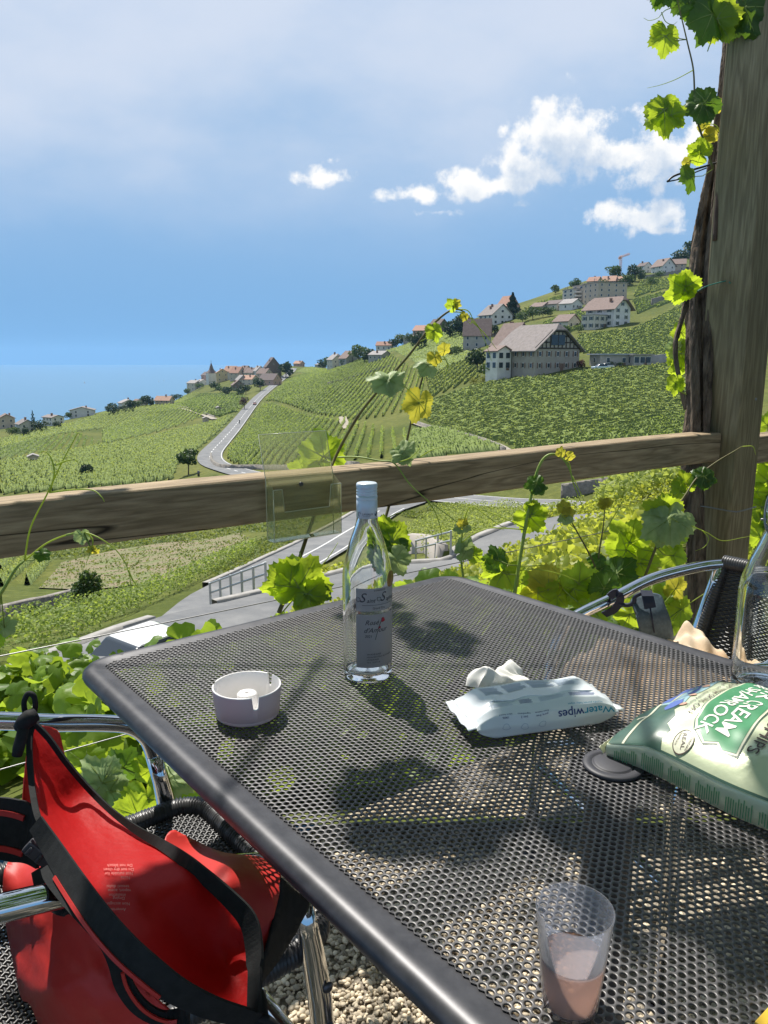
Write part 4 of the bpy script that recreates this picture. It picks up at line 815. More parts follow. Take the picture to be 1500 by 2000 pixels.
# care print inside, upside down as it hangs
M_PRINT = MAT('pale_print', (.55, .16, .14), .6)
for k, (t, x, y) in enumerate((('Avvertenze', 226, 1776), ('Non asciugare', 229, 1765), ('Drying', 232, 1754), ('insulation', 229, 1748), ('vapori, aceto', 233, 1739), ('tessuti dialisi', 230, 1731), ('Note', 245, 1714), ('Not suitable for', 232, 1706), ('Do not dry clean', 232, 1698), ('Do not bleach', 234, 1690))):
    me = text_mesh(t, .0055, 0, 0, align='CENTER'); c0 = Vector(lp(x, y, -.004))
    for v in me.vertices:
        q = np.array([[x-v.co.x*1500/.96, y+v.co.y*1500/.96]]); v.co = Vector(PD(q[0, 0], q[0, 1], float(fl(q)[0])-.0065))
    link('care_print', me, M_PRINT, bag)
# ------------------------------------------------------------------ strap and cloth on the right chair
M_PAD = MAT('blue_grey_mesh_fabric', (.085, .125, .155), .8, col2=(.055, .08, .10), nscale=150, bump=.4, bscale=500, bdist=.002); M_NAVY = MAT('navy_webbing', (.012, .018, .04), .7)
stp = empty('shoulder_strap', PD(1265, 1235, 1.795), 0, 'grey blue padded shoulder strap hung on the chrome arm of the right chair', 'strap')
pad = [(1232, 1172), (1245, 1163), (1268, 1160), (1288, 1165), (1296, 1185), (1306, 1212), (1312, 1245), (1300, 1262), (1258, 1258), (1248, 1225), (1240, 1195)]
sheet('pad', pad, [(1232, 1172, 1.785), (1288, 1165, 1.805), (1312, 1245, 1.795), (1258, 1258, 1.775), (1272, 1205, 1.760)], 7, M_PAD, stp, .012)
mb = MB(); P = fold([(1262, 1154, 1.770), (1265, 1165, 1.755), (1268, 1178, 1.750), (1270, 1188, 1.749)]); mb.ribbon(P, .026, Vector((1, 0, 0)), .004); mb.build('webbing', M_NAVY, stp)
mb = MB(); mb.tube(fold([(1270, 1188, 1.749), (1274, 1210, 1.748), (1278, 1235, 1.755)]), .0018, 6); mb.build('seam', M_NAVY, stp)
mb = MB(); mb.tube(fold(spline([(1192, 1158, 1.825), (1206, 1163, 1.795), (1211, 1178, 1.795), (1226, 1182, 1.785), (1238, 1176, 1.775), (1240, 1166, 1.770), (1250, 1160, 1.768), (1262, 1158, 1.768)], 4)), .005, 8); mb.build('webbing_loop', M_NAVY, stp)
mb = MB(); mb.ribbon(fold(spline([(1190, 1166, 1.785), (1203, 1157, 1.780), (1212, 1170, 1.785), (1200, 1190, 1.815), (1180, 1200, 1.845)], 4)), .018, Vector((.6, 0, -.5)), .004); mb.build('webbing_loop', M_NAVY, stp)
M_CLOTH = MAT('beige_cotton', (.70, .58, .44), .9, col2=(.60, .42, .26), nscale=7, bump=.1, bscale=200)
n = 60; g = np.linspace(0, 1, n); GX, GY = np.meshgrid(g, g); xl = -.20+.36*GX; yl = -.20+.40*GY; ed = np.minimum(np.minimum(GX, 1-GX), np.minimum(GY, 1-GY))
hh = .468+.150*np.clip(ed*7, 0, 1)**.5*(.80+.10*np.sin(GX*9+GY*5)+.08*np.sin(GY*13-GX*11)+.06*np.sin(GX*31+GY*23)+.04*np.sin(GX*47-GY*39))
V = np.column_stack([(C2.x+F2.x*xl+S2.x*yl).ravel(), (C2.y+F2.y*xl+S2.y*yl).ravel(), hh.ravel()]); ii = np.arange(n*n).reshape(n, n)
o = link('beige_cloth', np_mesh('beige_cloth', V, np.stack([ii[:-1, :-1], ii[:-1, 1:], ii[1:, 1:], ii[1:, :-1]], -1).reshape(-1, 4), True), M_CLOTH); tag(o, 'crumpled beige cotton cloth lying on the seat of the right chair', 'cloth')
sm = o.modifiers.new('thickness', 'SOLIDIFY'); sm.thickness = .004
# ------------------------------------------------------------------ packet of wet wipes
M_PACK = MAT('white_film_packet', (.74, .79, .83), .27, spec=.55, bump=.12, bscale=18, bdist=.006); M_TEAL = MAT('teal_print', (.0, .30, .48), .5); M_NAVYP = MAT('navy_print', (.02, .05, .22), .5); M_PALEP = MAT('pale_blue_print', (.42, .50, .60), .5)
w0 = PZ(940, 1447, .742); WA = math.radians(15.7); wx = Vector((math.cos(WA), math.sin(WA), 0)); wy = Vector((-math.sin(WA), math.cos(WA), 0)); WO = Vector((w0[0], w0[1], .7402))
Lw, Dw, Hw = .190, .088, .043
def wpos(u, v):
    """u along 0..1, v round the section 0..1: front face, top, back, bottom"""
    e = min(u, 1-u); tpr = min(1, e/.13)**.55; wob = .0009*math.sin(u*9+v*7)+.0006*math.sin(u*17-v*13)
    sec = [(0.0, .002), (-.002, .015), (.002, .030), (.010, Hw-.004), (.022, Hw), (.050, Hw+.001), (.074, Hw-.003), (.085, .030), (.088, .015), (.084, .002), (.045, .0), (0.0, .002)]
    t = v*(len(sec)-1); i = min(int(t), len(sec)-2); f = t-i; y = sec[i][0]*(1-f)+sec[i+1][0]*f; z = sec[i][1]*(1-f)+sec[i+1][1]*f
    zc = .018; z2 = zc+(z-zc)*(.06+.94*tpr); y2 = .043+(y-.043)*(1.02-.04*tpr)
    return WO+wx*(-.006+u*(Lw+.012))+wy*(y2+wob*(1 if z > .004 else 0))+Vector((0, 0, max(z2+wob*tpr*(1 if z > .004 else 0), .0002)))
wp = empty('wet_wipes_packet', WO+wx*.09+wy*.04, WA, 'white and pale blue packet of wet wipes lying on the table', 'wipes packet')
mb = MB(); nu, nv = 56, 66; vs = [wpos(i/nu, j/nv) for i in range(nu+1) for j in range(nv)]
mb.add(vs, [(i*nv+j, i*nv+(j+1) % nv, (i+1)*nv+(j+1) % nv, (i+1)*nv+j) for i in range(nu) for j in range(nv)]+[tuple(range(nv)), tuple(range(nu*nv+nv-1, nu*nv-1, -1))], 0, True); mb.build('film_wrap', M_PACK, wp)
mb = MB()
for s, x in ((-1, -.006), (1, Lw+.006)):
    k = 24; mb = MB(); top = [WO+wx*(x+s*(.011+.0004*(i % 2)))+wy*(.002+.084*i/k)+Vector((0, 0, .016+.0018*math.sin(i*.6))) for i in range(k+1)]; base = [WO+wx*x+wy*(.002+.084*i/k)+Vector((0, 0, .018+.001*math.sin(i*.6))) for i in range(k+1)]
    mb.add(top+base, [(i, i+1, k+2+i, k+1+i) for i in range(k)], 0, True); o = mb.build('crimped_end', M_PACK, wp); q = o.modifiers.new('thickness', 'SOLIDIFY'); q.thickness = .0008
mb = MB(); k = 40; pth = [WO+wx*(.004+(Lw-.008)*i/k)+wy*(.028+.002*math.sin(i*.5))+Vector((0, 0, Hw+.0012+.0006*math.sin(i*.5)-.016*max(0, 1-min(i, k-i)/6)**2)) for i in range(k+1)]; mb.ribbon(pth, .014, wy+Vector((0, 0, .12)), .0012); mb.build('back_seam', M_PACK, wp)
def vfor(y, z):
    best = min(((wpos(.5, v)-WO).dot(wy)-y)**2+((wpos(.5, v)-WO).z-z)**2 for v in np.linspace(0, 1, 200)); return [v for v in np.linspace(0, 1, 200) if ((wpos(.5, v)-WO).dot(wy)-y)**2+((wpos(.5, v)-WO).z-z)**2 <= best+1e-12][0]
def on_face(me, u0, v0, flip=True, slope=1.0, nm='lettering', mat=None, lift=.0006, scale_v=None):
    """lay lettering on the packet: text x along the packet, y round the section"""
    per = .0175*11
    for v in me.vertices:
        x, y, z = v.co; s = -1 if flip else 1
        u = u0+s*x/(Lw+.012); vv = v0+s*y/.19
        p = wpos(min(max(u, .02), .98), vv); e = 1e-3; n_ = (wpos(u+e, vv)-wpos(u-e, vv)).cross(wpos(u, vv+e)-wpos(u, vv-e)).normalized()
        c = WO+wx*.095+wy*.043+Vector((0, 0, .02)); n_ = n_ if n_.dot(p-c) > 0 else -n_; v.co = p+n_*lift
    return link(nm, me, mat or M_NAVYP, wp)
def dense_text(body, size, **k):
    return text_mesh(body, size, ext=0, **k)
on_face(dense_text('Water', .0165, align='RIGHT', offset=.0002), .755, .135, mat=M_TEAL); on_face(dense_text('wipes', .0165, align='LEFT', offset=.0002), .752, .135)
on_face(dense_text("world's purest baby wipes", .0048), .77, .205, mat=M_TEAL)
for k, (a, b) in enumerate((('100%', 'plant based'), ('just 2', 'ingredients'), ('pure, free', 'from nasties'))):
    u = .20+.125*k; on_face(dense_text(a, .0044), u, .165); on_face(dense_text(b, .0040), u, .190)
    mb = MB(); pr = [(.0052*math.cos(t)*(1+.2*math.sin(3*t+k)), .0052*math.sin(t), 0) for t in np.linspace(0, 2*PI, 15)]; vs = [(x*f, y*f, 0) for f in (1, .86) for x, y, _ in pr]; me = bpy.data.meshes.new('icon'); me.from_pydata(vs, [], [(i, i+1, 15+i+1, 15+i) for i in range(14)]); on_face(me, u, .09, nm='icon', mat=M_PALEP)
def lines_block(u0, u1, v0, v1, n, mat, nm, seed=0, lead=.55):
    rng = random.Random(seed); mb = MB()
    for k in range(n):
        v = v0+(v1-v0)*(k+.5)/n; hv = (v1-v0)/n*lead/2; e = u0+(u1-u0)*rng.uniform(.72, 1); m_ = 10
        q = []
        for i in range(m_+1):
            for vv in (v-hv, v+hv): p = wpos(u0+(e-u0)*i/m_, vv); q.append(p+(p-(WO+wx*.095+wy*.043+Vector((0, 0, .02))))*.004+Vector((0, 0, .0004)))
        mb.add(q, [(2*i, 2*i+1, 2*i+3, 2*i+2) for i in range(m_)], 0)
    return mb.build(nm, mat, wp)
for k, (a, b) in enumerate(((.14, .27), (.30, .45), (.48, .64), (.67, .82))): lines_block(a, b, .425, .52, 9, M_PALEP, 'fine_print', k, .7)
for k, (a, b) in enumerate(((.10, .30), (.32, .42), (.46, .66), (.68, .88))): lines_block(a, b, .285, .335, 4, M_NAVYP if k % 2 else M_PALEP, 'fine_print', k+9, .35)
M_TISS = MAT('white_tissue', (.80, .79, .76), .95)
n = 36; GX, GY = np.meshgrid(np.linspace(0, 1, n), np.linspace(0, 1, n)); tc_ = PZ(975, 1340, .745); ed = np.clip(np.minimum(np.minimum(GX, 1-GX), np.minimum(GY, 1-GY))*5, 0, 1)
hh = .741+ed**.5*(.019+.006*np.sin(GX*5+GY*4)+.004*np.sin(GY*9-GX*5)+.002*np.sin(GX*23+GY*11)); px_ = -.036+.085*GX+.007*np.sin(GY*9); py_ = -.002+.05*GY+.006*np.sin(GX*11); ii = np.arange(n*n).reshape(n, n)
V = np.column_stack([tc_[0]+(px_*wx.x+py_*wy.x).ravel(), tc_[1]+(px_*wx.y+py_*wy.y).ravel(), hh.ravel()])
o = link('tissue', np_mesh('tissue', V, np.stack([ii[:-1, :-1], ii[:-1, 1:], ii[1:, 1:], ii[1:, :-1]], -1).reshape(-1, 4), True), M_TISS); tag(o, 'crumpled white tissue lying behind the packet of wipes', 'tissue')
# ------------------------------------------------------------------ bag of crisps
M_CRISP = MAT('pale_green_foil', (.68, .72, .50), .27, metal=.3, col2=(.58, .65, .45), nscale=9, spec=.6, bump=.25, bscale=11, bdist=.012); M_DKG = MAT('dark_green_print', (.04, .095, .07), .35, col2=(.07, .13, .10), nscale=20); M_MIDG = MAT('green_print', (.07, .25, .12), .33); M_CREAMP = MAT('cream_print', (.62, .62, .47), .4); M_SKYP = MAT('pale_blue_foil', (.30, .46, .50), .33); M_BLUEP = MAT('blue_print', (.08, .13, .38), .5); M_BROWNP = MAT('brown_print', (.06, .035, .03), .5); M_SKIN = MAT('skin_print', (.5, .3, .22), .5); M_WHITEP = MAT('white_print', (.75, .77, .70), .45)
c0_ = PZ(1203, 1478, .742); CO = Vector((c0_[0], c0_[1], .7402))-A3*.012-B3*.008; CS, CT = .245, .36
def cr(s, t):
    """point of the bag's upper face: s across (along the table's far edge), t along the bag"""
    a = min(max(s/CS, 0), 1); e = max(0, 1-abs(2*a-1)**2.6); eb = .30+.70*min(1, max(t, 0)/.085)**.7; back = min(1, max(0, (CT-t)/.10))**.6; edge = (.020+.016*min(1, max(t, 0)/.05))*(.35+.65*back)
    w_ = (.0020*math.sin(s*48+t*34+1)*math.sin(t*47-s*20)+.0012*math.sin(s*110-t*90)+.0010*math.sin(t*140+s*60)*math.sin(s*90)+.0022*max(0, 1-abs((t-.17)-(s-.03)*.9)/.012)*max(0, 1-abs(s-.06)/.05))*e
    z = edge+.040*e**.75*eb*back+w_
    return CO+A3*(s+.004*math.sin(t*30)*(1-a))+B3*(t-.010*(a-.2)*(a < .9))+Vector((0, 0, z))
def low(P, k): return Vector((P.x, P.y, .7405))+k
crp = empty('crisp_bag', CO+A3*.1+B3*.15, TA, 'full pale green bag of potato crisps lying at the right edge of the table', 'crisp bag')
mb = MB(); na, nb_ = 60, 80; top = [cr(CS*i/na, CT*j/nb_) for i in range(na+1) for j in range(nb_+1)]; kk_ = nb_+1
mb.add(top, [(i*kk_+j, (i+1)*kk_+j, (i+1)*kk_+j+1, i*kk_+j+1) for i in range(na) for j in range(nb_)], 0, True)
def skirt(P, out):
    n = len(P); rows = []
    for f, o in ((0, 0), (.25, .0022), (.55, .0012), (.85, -.002), (1, -.009)): rows += [Vector((p.x, p.y, p.z*(1-f)+.7405*f))+out*o for p in P]
    mb.add(rows, [(r*n+i, r*n+i+1, (r+1)*n+i+1, (r+1)*n+i) for r in range(4) for i in range(n-1)], 0, True)
skirt([cr(0, CT*j/80) for j in range(81)], -A3); skirt([cr(CS, CT*j/80) for j in range(81)], A3); skirt([cr(CS*i/60, 0) for i in range(61)], -B3); skirt([cr(CS*i/60, CT) for i in range(61)], B3)
mb.build('foil_bag', M_CRISP, crp)
mb = MB(); P = [cr(CS*i/60, 0) for i in range(61)]; q_ = [Vector((p.x, p.y, .7405+(p.z-.7405)*.42))-B3*.0032 for p in P]; mb.ribbon([p-B3*(.0040+.0010*(i % 2)) for i, p in enumerate(q_)], .009, Vector((0, 0, 1))-B3*.6, .0010); mb.build('crimped_end', M_CREAMP, crp)
def lay(me, s0, t0, mat, nm, lift=.0008, rot=0, sc=1):
    c, s_ = math.cos(rot), math.sin(rot)
    for v in me.vertices:
        x, y = v.co.x*sc, v.co.y*sc; x, y = c*x-s_*y, s_*x+c*y; p = cr(s0-x, t0+y); e = .002
        n_ = (cr(s0-x+e, t0+y)-cr(s0-x-e, t0+y)).cross(cr(s0-x, t0+y+e)-cr(s0-x, t0+y-e)).normalized(); n_ = n_ if n_.z > 0 else -n_; v.co = p+n_*lift
    return link(nm, me, mat, crp)
def fit(body, width, h=None, off=0):
    me = text_mesh(body, 1, ext=0, offset=off); xs = [v.co.x for v in me.vertices]; ys = [v.co.y for v in me.vertices]; k = width/(max(xs)-min(xs)); ky = h/(max(ys)-min(ys)) if h else k
    for v in me.vertices: v.co.x *= k; v.co.y *= ky
    return me
def region(poly, mat, nm, lift, step=.004):
    """printed area in (s,t)"""
    V2 = []; k = len(poly)
    for i in range(k):
        a, b = Vector(poly[i]), Vector(poly[(i+1) % k]); m_ = max(1, int((b-a).length/step)); V2 += [a.lerp(b, j/m_) for j in range(m_)]
    nO = len(V2); xs = [p.x for p in V2]; ys = [p.y for p in V2]
    G = [Vector((x, y)) for x in np.arange(min(xs)+step/2, max(xs), step) for y in np.arange(min(ys)+step/2, max(ys), step)]
    r = delaunay_2d_cdt(V2+G, [(i, (i+1) % nO) for i in range(nO)], [list(range(nO))], 1, 1e-5); me = bpy.data.meshes.new(nm)
    me.from_pydata([(-p.x, p.y, 0) for p in r[0]], [], [list(f) for f in r[2]]); o = lay(me, 0, 0, mat, nm, lift); me.polygons.foreach_set('use_smooth', [True]*len(me.polygons)); return o
region([(.001, .001), (.240, .001), (.240, .018), (.001, .018)], M_DKG, 'bottom_band', .0005); region([(.12, .002), (.200, .002), (.200, .017), (.12, .017)], M_BLUEP, 'bottom_patch', .0007)
region([(.001, .0185), (.240, .0185), (.240, .0215), (.001, .0215)], M_CREAMP, 'cream_stripe', .0008)
region([(.001, .022), (.082, .022), (.088, .040), (.075, .052), (.062, .050), (.050, .058), (.036, .056), (.026, .066), (.012, .063), (.001, .068)], M_DKG, 'meadow_print', .0005)
region([(.083, .022), (.240, .022), (.240, .060), (.16, .052), (.10, .050), (.078, .052), (.090, .040)], M_SKYP, 'sky_print', .0005)
region([(.050, .009), (.054, .009), (.058, .0185), (.053, .0185)], M_CREAMP, 'goal_post_print', .0009)
def fr(g): return [(.038-g, .094-g), (.052, .086-g), (.10, .080-g), (.16, .079-g), (.225+g*.5, .084-g), (.226+g*.5, .128+g), (.17, .134+g), (.10, .138+g), (.050, .143+g), (.028-g, .146+g), (.026-g, .131), (.034-g, .122), (.027-g, .108)]
region(fr(.0040), M_DKG, 'panel_border', .0006); region(fr(.0026), M_CREAMP, 'panel_border', .0010); region(fr(0), M_MIDG, 'name_panel', .0014)
lay(fit('SOUR CREAM', .178, .0175, .012), .134, .1185, M_WHITEP, 'lettering', .0020); lay(fit('& SHAMROCK', .168, .0155, .012), .118, .0985, M_WHITEP, 'lettering', .0020)
lay(fit('POTATO CHIPS', .165, .0125, .004), .118, .158, M_BROWNP, 'lettering', .0013); lay(fit('HAND CUT WITH SKINS ON', .160, .0068, .004), .140, .0715, M_BROWNP, 'lettering', .0012); lay(fit('cooked on our family farm', .130, .0056), .134, .0615, M_BROWNP, 'lettering', .0012)
lay(fit('S', .034, .046, .004), .050, .215, M_BROWNP, 'lettering', .0014)
def ring(r0, r1, ax, ay): me = bpy.data.meshes.new('seal_ring'); t = np.linspace(0, 2*PI, 41); me.from_pydata([(ax*r*math.cos(a), ay*r*math.sin(a), 0) for r in (r0, r1) for a in t], [], [(i, i+1, 41+i+1, 41+i) for i in range(40)]); return me
me = bpy.data.meshes.new('seal'); t = np.linspace(0, 2*PI, 40, endpoint=False); me.from_pydata([(.0135*f*math.cos(a), .0115*f*math.sin(a), 0) for f in (1, .6, .2) for a in t], [], [(a*40+i, a*40+(i+1) % 40, a*40+40+(i+1) % 40, a*40+40+i) for a in range(2) for i in range(40)]+[tuple(range(80, 120))]); lay(me, .017, .088, M_CREAMP, 'seal', .0009)
lay(ring(.92, 1, .0135, .0115), .017, .088, M_BROWNP, 'seal_ring', .0013); lay(fit('REAL', .0170, .0042), .017, .088, M_BROWNP, 'lettering', .0013, rot=.35); lay(fit('CONTAINS', .0150, .0024), .0165, .0950, M_BROWNP, 'lettering', .0013); lay(fit('SHAMROCK', .0150, .0024), .0175, .0812, M_BROWNP, 'lettering', .0013)
for k, (s, t, q) in enumerate(((.108, .036, .3), (.084, .040, -.1), (.150, .032, .5))):   # little printed players in blue shirts
    bl = bpy.data.meshes.new('figure'); bl.from_pydata([(-.013, -.005, 0), (-.004, -.009, 0), (.010, -.008, 0), (.017, -.002, 0), (.012, .005, 0), (-.002, .009, 0), (-.012, .004, 0)], [], [(0, 1, 2, 3, 4, 5, 6)]); lay(bl, s, t, M_BLUEP, 'figure_print', .0010, q)
    hd = bpy.data.meshes.new('head'); hd.from_pydata([(.0048*math.cos(a)+.004, .0048*math.sin(a)+.0135, 0) for a in np.linspace(0, 2*PI, 10, endpoint=False)], [], [tuple(range(10))]); lay(hd, s, t, M_SKIN, 'figure_print', .0012, q)
region([(.0004, .004), (.0020, .004), (.0020, .35), (.0004, .35)], M_DKG, 'edge_stripe', .0006)
rngc = random.Random(4); mb = MB()
for k in range(120):
    t = .012+k*.0027
    if k % 13 in (11, 12): continue
    p = cr(0, t); z1 = .7405+(p.z-.7405)*rngc.uniform(.66, .84); z0 = .7405+(p.z-.7405)*rngc.uniform(.20, .34)
    vs = [Vector((p.x, p.y, z0))-A3*.0030+B3*0, Vector((p.x, p.y, z0))-A3*.0030+B3*.0010, Vector((p.x, p.y, z1))-A3*.0030+B3*.0010, Vector((p.x, p.y, z1))-A3*.0030]; mb.add(vs, [(0, 1, 2, 3)])
mb.build('fine_print', M_MIDG, crp)
# corner of a yellow booklet at the bottom right
yb = PZ(1478, 2000, .742); mb = MB(); o_ = Vector((yb[0]-.003, yb[1]-.002, .7404)); d1 = Vector((.78, .62, 0)).normalized(); d2 = Vector((.62, -.78, 0)).normalized()
mb.prism([o_, o_+d2*.10, o_+d2*.10+d1*.15, o_+d1*.15], (0, 0, .006)); tag(mb.build('yellow_booklet', MAT('yellow_card', (.62, .40, .03), .5), bevel=.0008), 'corner of a bright yellow booklet on the table at the bottom right', 'booklet')
# ------------------------------------------------------------------ grapevine leaves near the terrace
def leaf_outline(n, teeth=True, lob=1.0):
    out = []
    for i in range(n):
        a = 2*PI*i/n                     # 0 = tip, going round to the stalk sinus at pi
        d = abs(a if a <= PI else a-2*PI); dg = math.degrees(d)
        r = np.interp(dg, [0, 10, 27, 40, 58, 70, 88, 102, 118, 140, 160, 172, 180], [.66, .61, .50-.03*lob, .52, .58, .55, .49-.03*lob, .49, .53, .49, .47, .37, .10])
        if teeth: r *= 1+.085*(1-abs(((i*1.0) % 3)-1))*(1 if dg < 150 else .3)-.03
        out.append((r*math.sin(a), r*math.cos(a)))
    return out
OUT_H = leaf_outline(84); OUT_M = leaf_outline(36); VEINS = [0, 55, -55, 113, -113]
def leaf_geo(base, tip, nrm, size, fold=.25, cup=.15, seed=0, hero=True):
    """leaf whose stalk joins at base, pointing along tip, facing nrm"""
    rng = random.Random(seed); T = Vector(tip).normalized(); Nn_ = Vector(nrm); Nn_ = (Nn_-T*Nn_.dot(T)).normalized(); S = T.cross(Nn_)
    O = OUT_H if hero else OUT_M; n = len(O); ph = [rng.uniform(0, 6.28) for _ in range(4)]; asx = rng.uniform(.88, 1.12)
    rings = (.0, .33, .66, .86, 1.0) if hero else (.0, .55, 1.0)
    def P(x, y):
        x *= asx; z = -fold*abs(x)**1.3*1.2+cup*(x*x+(y-.2)**2)*-1+.05*math.sin(x*9+ph[0])*math.sin(y*8+ph[1])+.03*math.sin(x*17+y*13+ph[2])*(1 if hero else 0)+rng_curl*max(0, y-.1)**2
        return Vector(base)+(S*x+T*y+Nn_*z)*size
    rng_curl = rng.uniform(-.5, .1); vs = [P(0, 0)]; fs = []
    for k, f in enumerate(rings[1:]):
        for x, y in O: vs.append(P(x*f, y*f))
    for j in range(n): fs.append((0, 1+j, 1+(j+1) % n))
    for k in range(len(rings)-2):
        for j in range(n): a, b = 1+k*n, 1+(k+1)*n; fs.append((a+j, b+j, b+(j+1) % n, a+(j+1) % n))
    vf = []; vv = []
    if hero:
        for vdeg in VEINS:
            a = math.radians(vdeg); L_ = .60 if vdeg == 0 else (.54 if abs(vdeg) < 90 else .46)
            for sgn in (1, -1):
                b0 = len(vv)
                for i in range(5):
                    f = i/4*L_; w = .010*(1-i/4)+.002; c = (math.sin(a)*f, math.cos(a)*f); pr = (math.cos(a)*w, -math.sin(a)*w)
                    for q in (1, -1): vv.append(P(c[0]+pr[0]*q, c[1]+pr[1]*q)+Nn_*size*.006*sgn)
                vf += [(b0+2*i, b0+2*i+1, b0+2*i+3, b0+2*i+2) for i in range(4)]
    return vs, fs, vv, vf
M_LF = LEAFMAT('vine_leaf_bright', (.11, .20, .018), (.20, .31, .03), (.70, .88, .05), trans=.55, rough=.42, nscale=12, island=.1)
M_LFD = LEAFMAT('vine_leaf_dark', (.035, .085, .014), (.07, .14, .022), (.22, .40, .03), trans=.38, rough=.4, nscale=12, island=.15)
M_LFY = LEAFMAT('vine_leaf_yellow', (.26, .27, .03), (.36, .33, .04), (.80, .72, .07), trans=.5, rough=.45, nscale=14, island=.1)
M_LFP = LEAFMAT('vine_leaf_pale', (.25, .36, .12), (.42, .50, .24), (.50, .62, .20), trans=.35, rough=.5, nscale=40, island=.1)
M_VEIN = LEAFMAT('leaf_vein', (.22, .30, .07), (.26, .33, .09), (.42, .52, .08), trans=.3, island=0)
M_STEMG = MAT('green_shoot', (.22, .33, .05), .5, col2=(.30, .38, .07), nscale=20); M_STEMB = MAT('reddish_shoot', (.12, .09, .03), .55, col2=(.16, .16, .04), nscale=25); M_TEND = LEAFMAT('tendril_green', (.36, .46, .07), (.44, .52, .09), (.75, .85, .12), trans=.4, island=0)
LM = {'g': M_LF, 'd': M_LFD, 'y': M_LFY, 'p': M_LFP}
def pix_frame(px, py, ang, tx, ty):
    v = Vector(ray(px, py)).normalized(); R_ = Vector(CR); U_ = Vector(CU); a = math.radians(ang)
    t = (R_*math.cos(a)+U_*math.sin(a)); n = (-v+R_*tx+U_*ty).normalized(); return t, n
def shoot(name, label, stem, r, leaves, tendrils=(), d0=2.0, mat=None, group=None, parent=None):
    """stem: [(px,py[,d])]; leaves: (px,py of the stalk end,size px,tip angle,tilt x,tilt y,kind[,depth[,stem px,py]])"""
    S = [(q[0], q[1], q[2] if len(q) > 2 else d0) for q in stem]; root = parent or empty(name, PD(*S[0]), 0, label, 'vine shoot', group); SP = spline(S, 7)
    mb = MB(); k = len(SP); mb.tube([PD(*q) for q in SP], [r*(1-.62*i/k) for i in range(k)], 8); mb.build('stem', mat or M_STEMG, root)
    A = np.array(SP)
    for j, lf in enumerate(leaves):
        px, py, sz, ang, tx, ty, kd = lf[:7]; d = lf[7] if len(lf) > 7 and lf[7] else None
        if len(lf) > 8: i = int(np.hypot(A[:, 0]-lf[8], A[:, 1]-lf[9]).argmin())
        else: i = int(np.hypot(A[:, 0]-px, A[:, 1]-py).argmin())
        d = d or A[i, 2]-.01; ty = -ty*.8-.2 if kd in 'gy' else ty; t, n = pix_frame(px, py, ang, tx, ty); b = Vector(PD(px, py, d)); size = sz*d/1500/1.15
        vs, fs, vv, vf = leaf_geo(b, t, n, size, fold=.12+.3*((j*37) % 10)/10, cup=.1+.35*((j*53) % 10)/10, seed=j*7+int(px))
        mb = MB(); mb.add(vs, fs, 0, True); mb.add(vv, vf, 1, False)
        s0 = Vector(PD(*A[i])); mid = (s0+b)/2+Vector((0, 0, -.1*(b-s0).length)); mb.tube([s0, mid, b], max(.0009, r*.32), 5, mi=1); mb.build('leaf', [LM[kd], M_VEIN], root)
    for td in tendrils:
        P = spline([(q[0], q[1], q[2] if len(q) > 2 else d0-.01) for q in td], 7); mb = MB(); k = len(P); mb.tube([PD(*q) for q in P], [max(.0019*(1-.7*i/k), .0006) for i in range(k)], 5); mb.build('tendril', M_TEND, root)
    return root
GS = 'young grapevine shoots at the railing'
shoot('vine_shoot', 'bright green young shoot with curling tendrils at the left edge before the railing', [(-30, 1195), (2, 1158), (30, 1112), (48, 1095)], .0042, [(82, 1082, 34, -40, .1, .5, 'd', 1.42), (-8, 1232, 60, -70, .3, .4, 'g', 1.5, 2, 1158), (8, 1225, 46, 30, .4, .6, 'p', 1.5, 2, 1158)],
      [[(48, 1095, 1.42), (60, 1030, 1.41), (92, 965, 1.40), (120, 905, 1.40), (140, 868, 1.4), (152, 846, 1.4), (156, 850, 1.4)], [(97, 962, 1.4), (106, 925, 1.39), (100, 895, 1.39), (88, 882, 1.39), (78, 884, 1.39)], [(110, 908, 1.4), (130, 900, 1.39), (146, 898, 1.39), (152, 903, 1.39)], [(97, 962, 1.4), (140, 957, 1.38), (180, 957, 1.37), (198, 970, 1.36), (204, 980, 1.36)],
       [(48, 1095, 1.43), (90, 1062, 1.42), (130, 1045, 1.41), (165, 1040, 1.4), (200, 1054, 1.39), (230, 1078, 1.39), (250, 1112, 1.39), (256, 1150, 1.39), (254, 1172, 1.39)], [(250, 1112, 1.39), (258, 1130, 1.385), (269, 1148, 1.385)], [(172, 1042, 1.4), (181, 1055, 1.395), (178, 1075, 1.39), (168, 1100, 1.39)]], d0=1.45, group=GS)
shoot('vine_shoot', 'small drooping bud leaf shoot hanging in front of the railing at left', [(130, 1045, 1.41), (150, 1041, 1.405), (165, 1042, 1.40)], .0022, [(160, 1046, 34, -85, .3, .1, 'p', 1.395), (180, 1075, 22, 200, .2, .3, 'y', 1.39), (186, 1078, 16, 20, .2, .3, 'y', 1.39)], [], d0=1.4, group=GS)
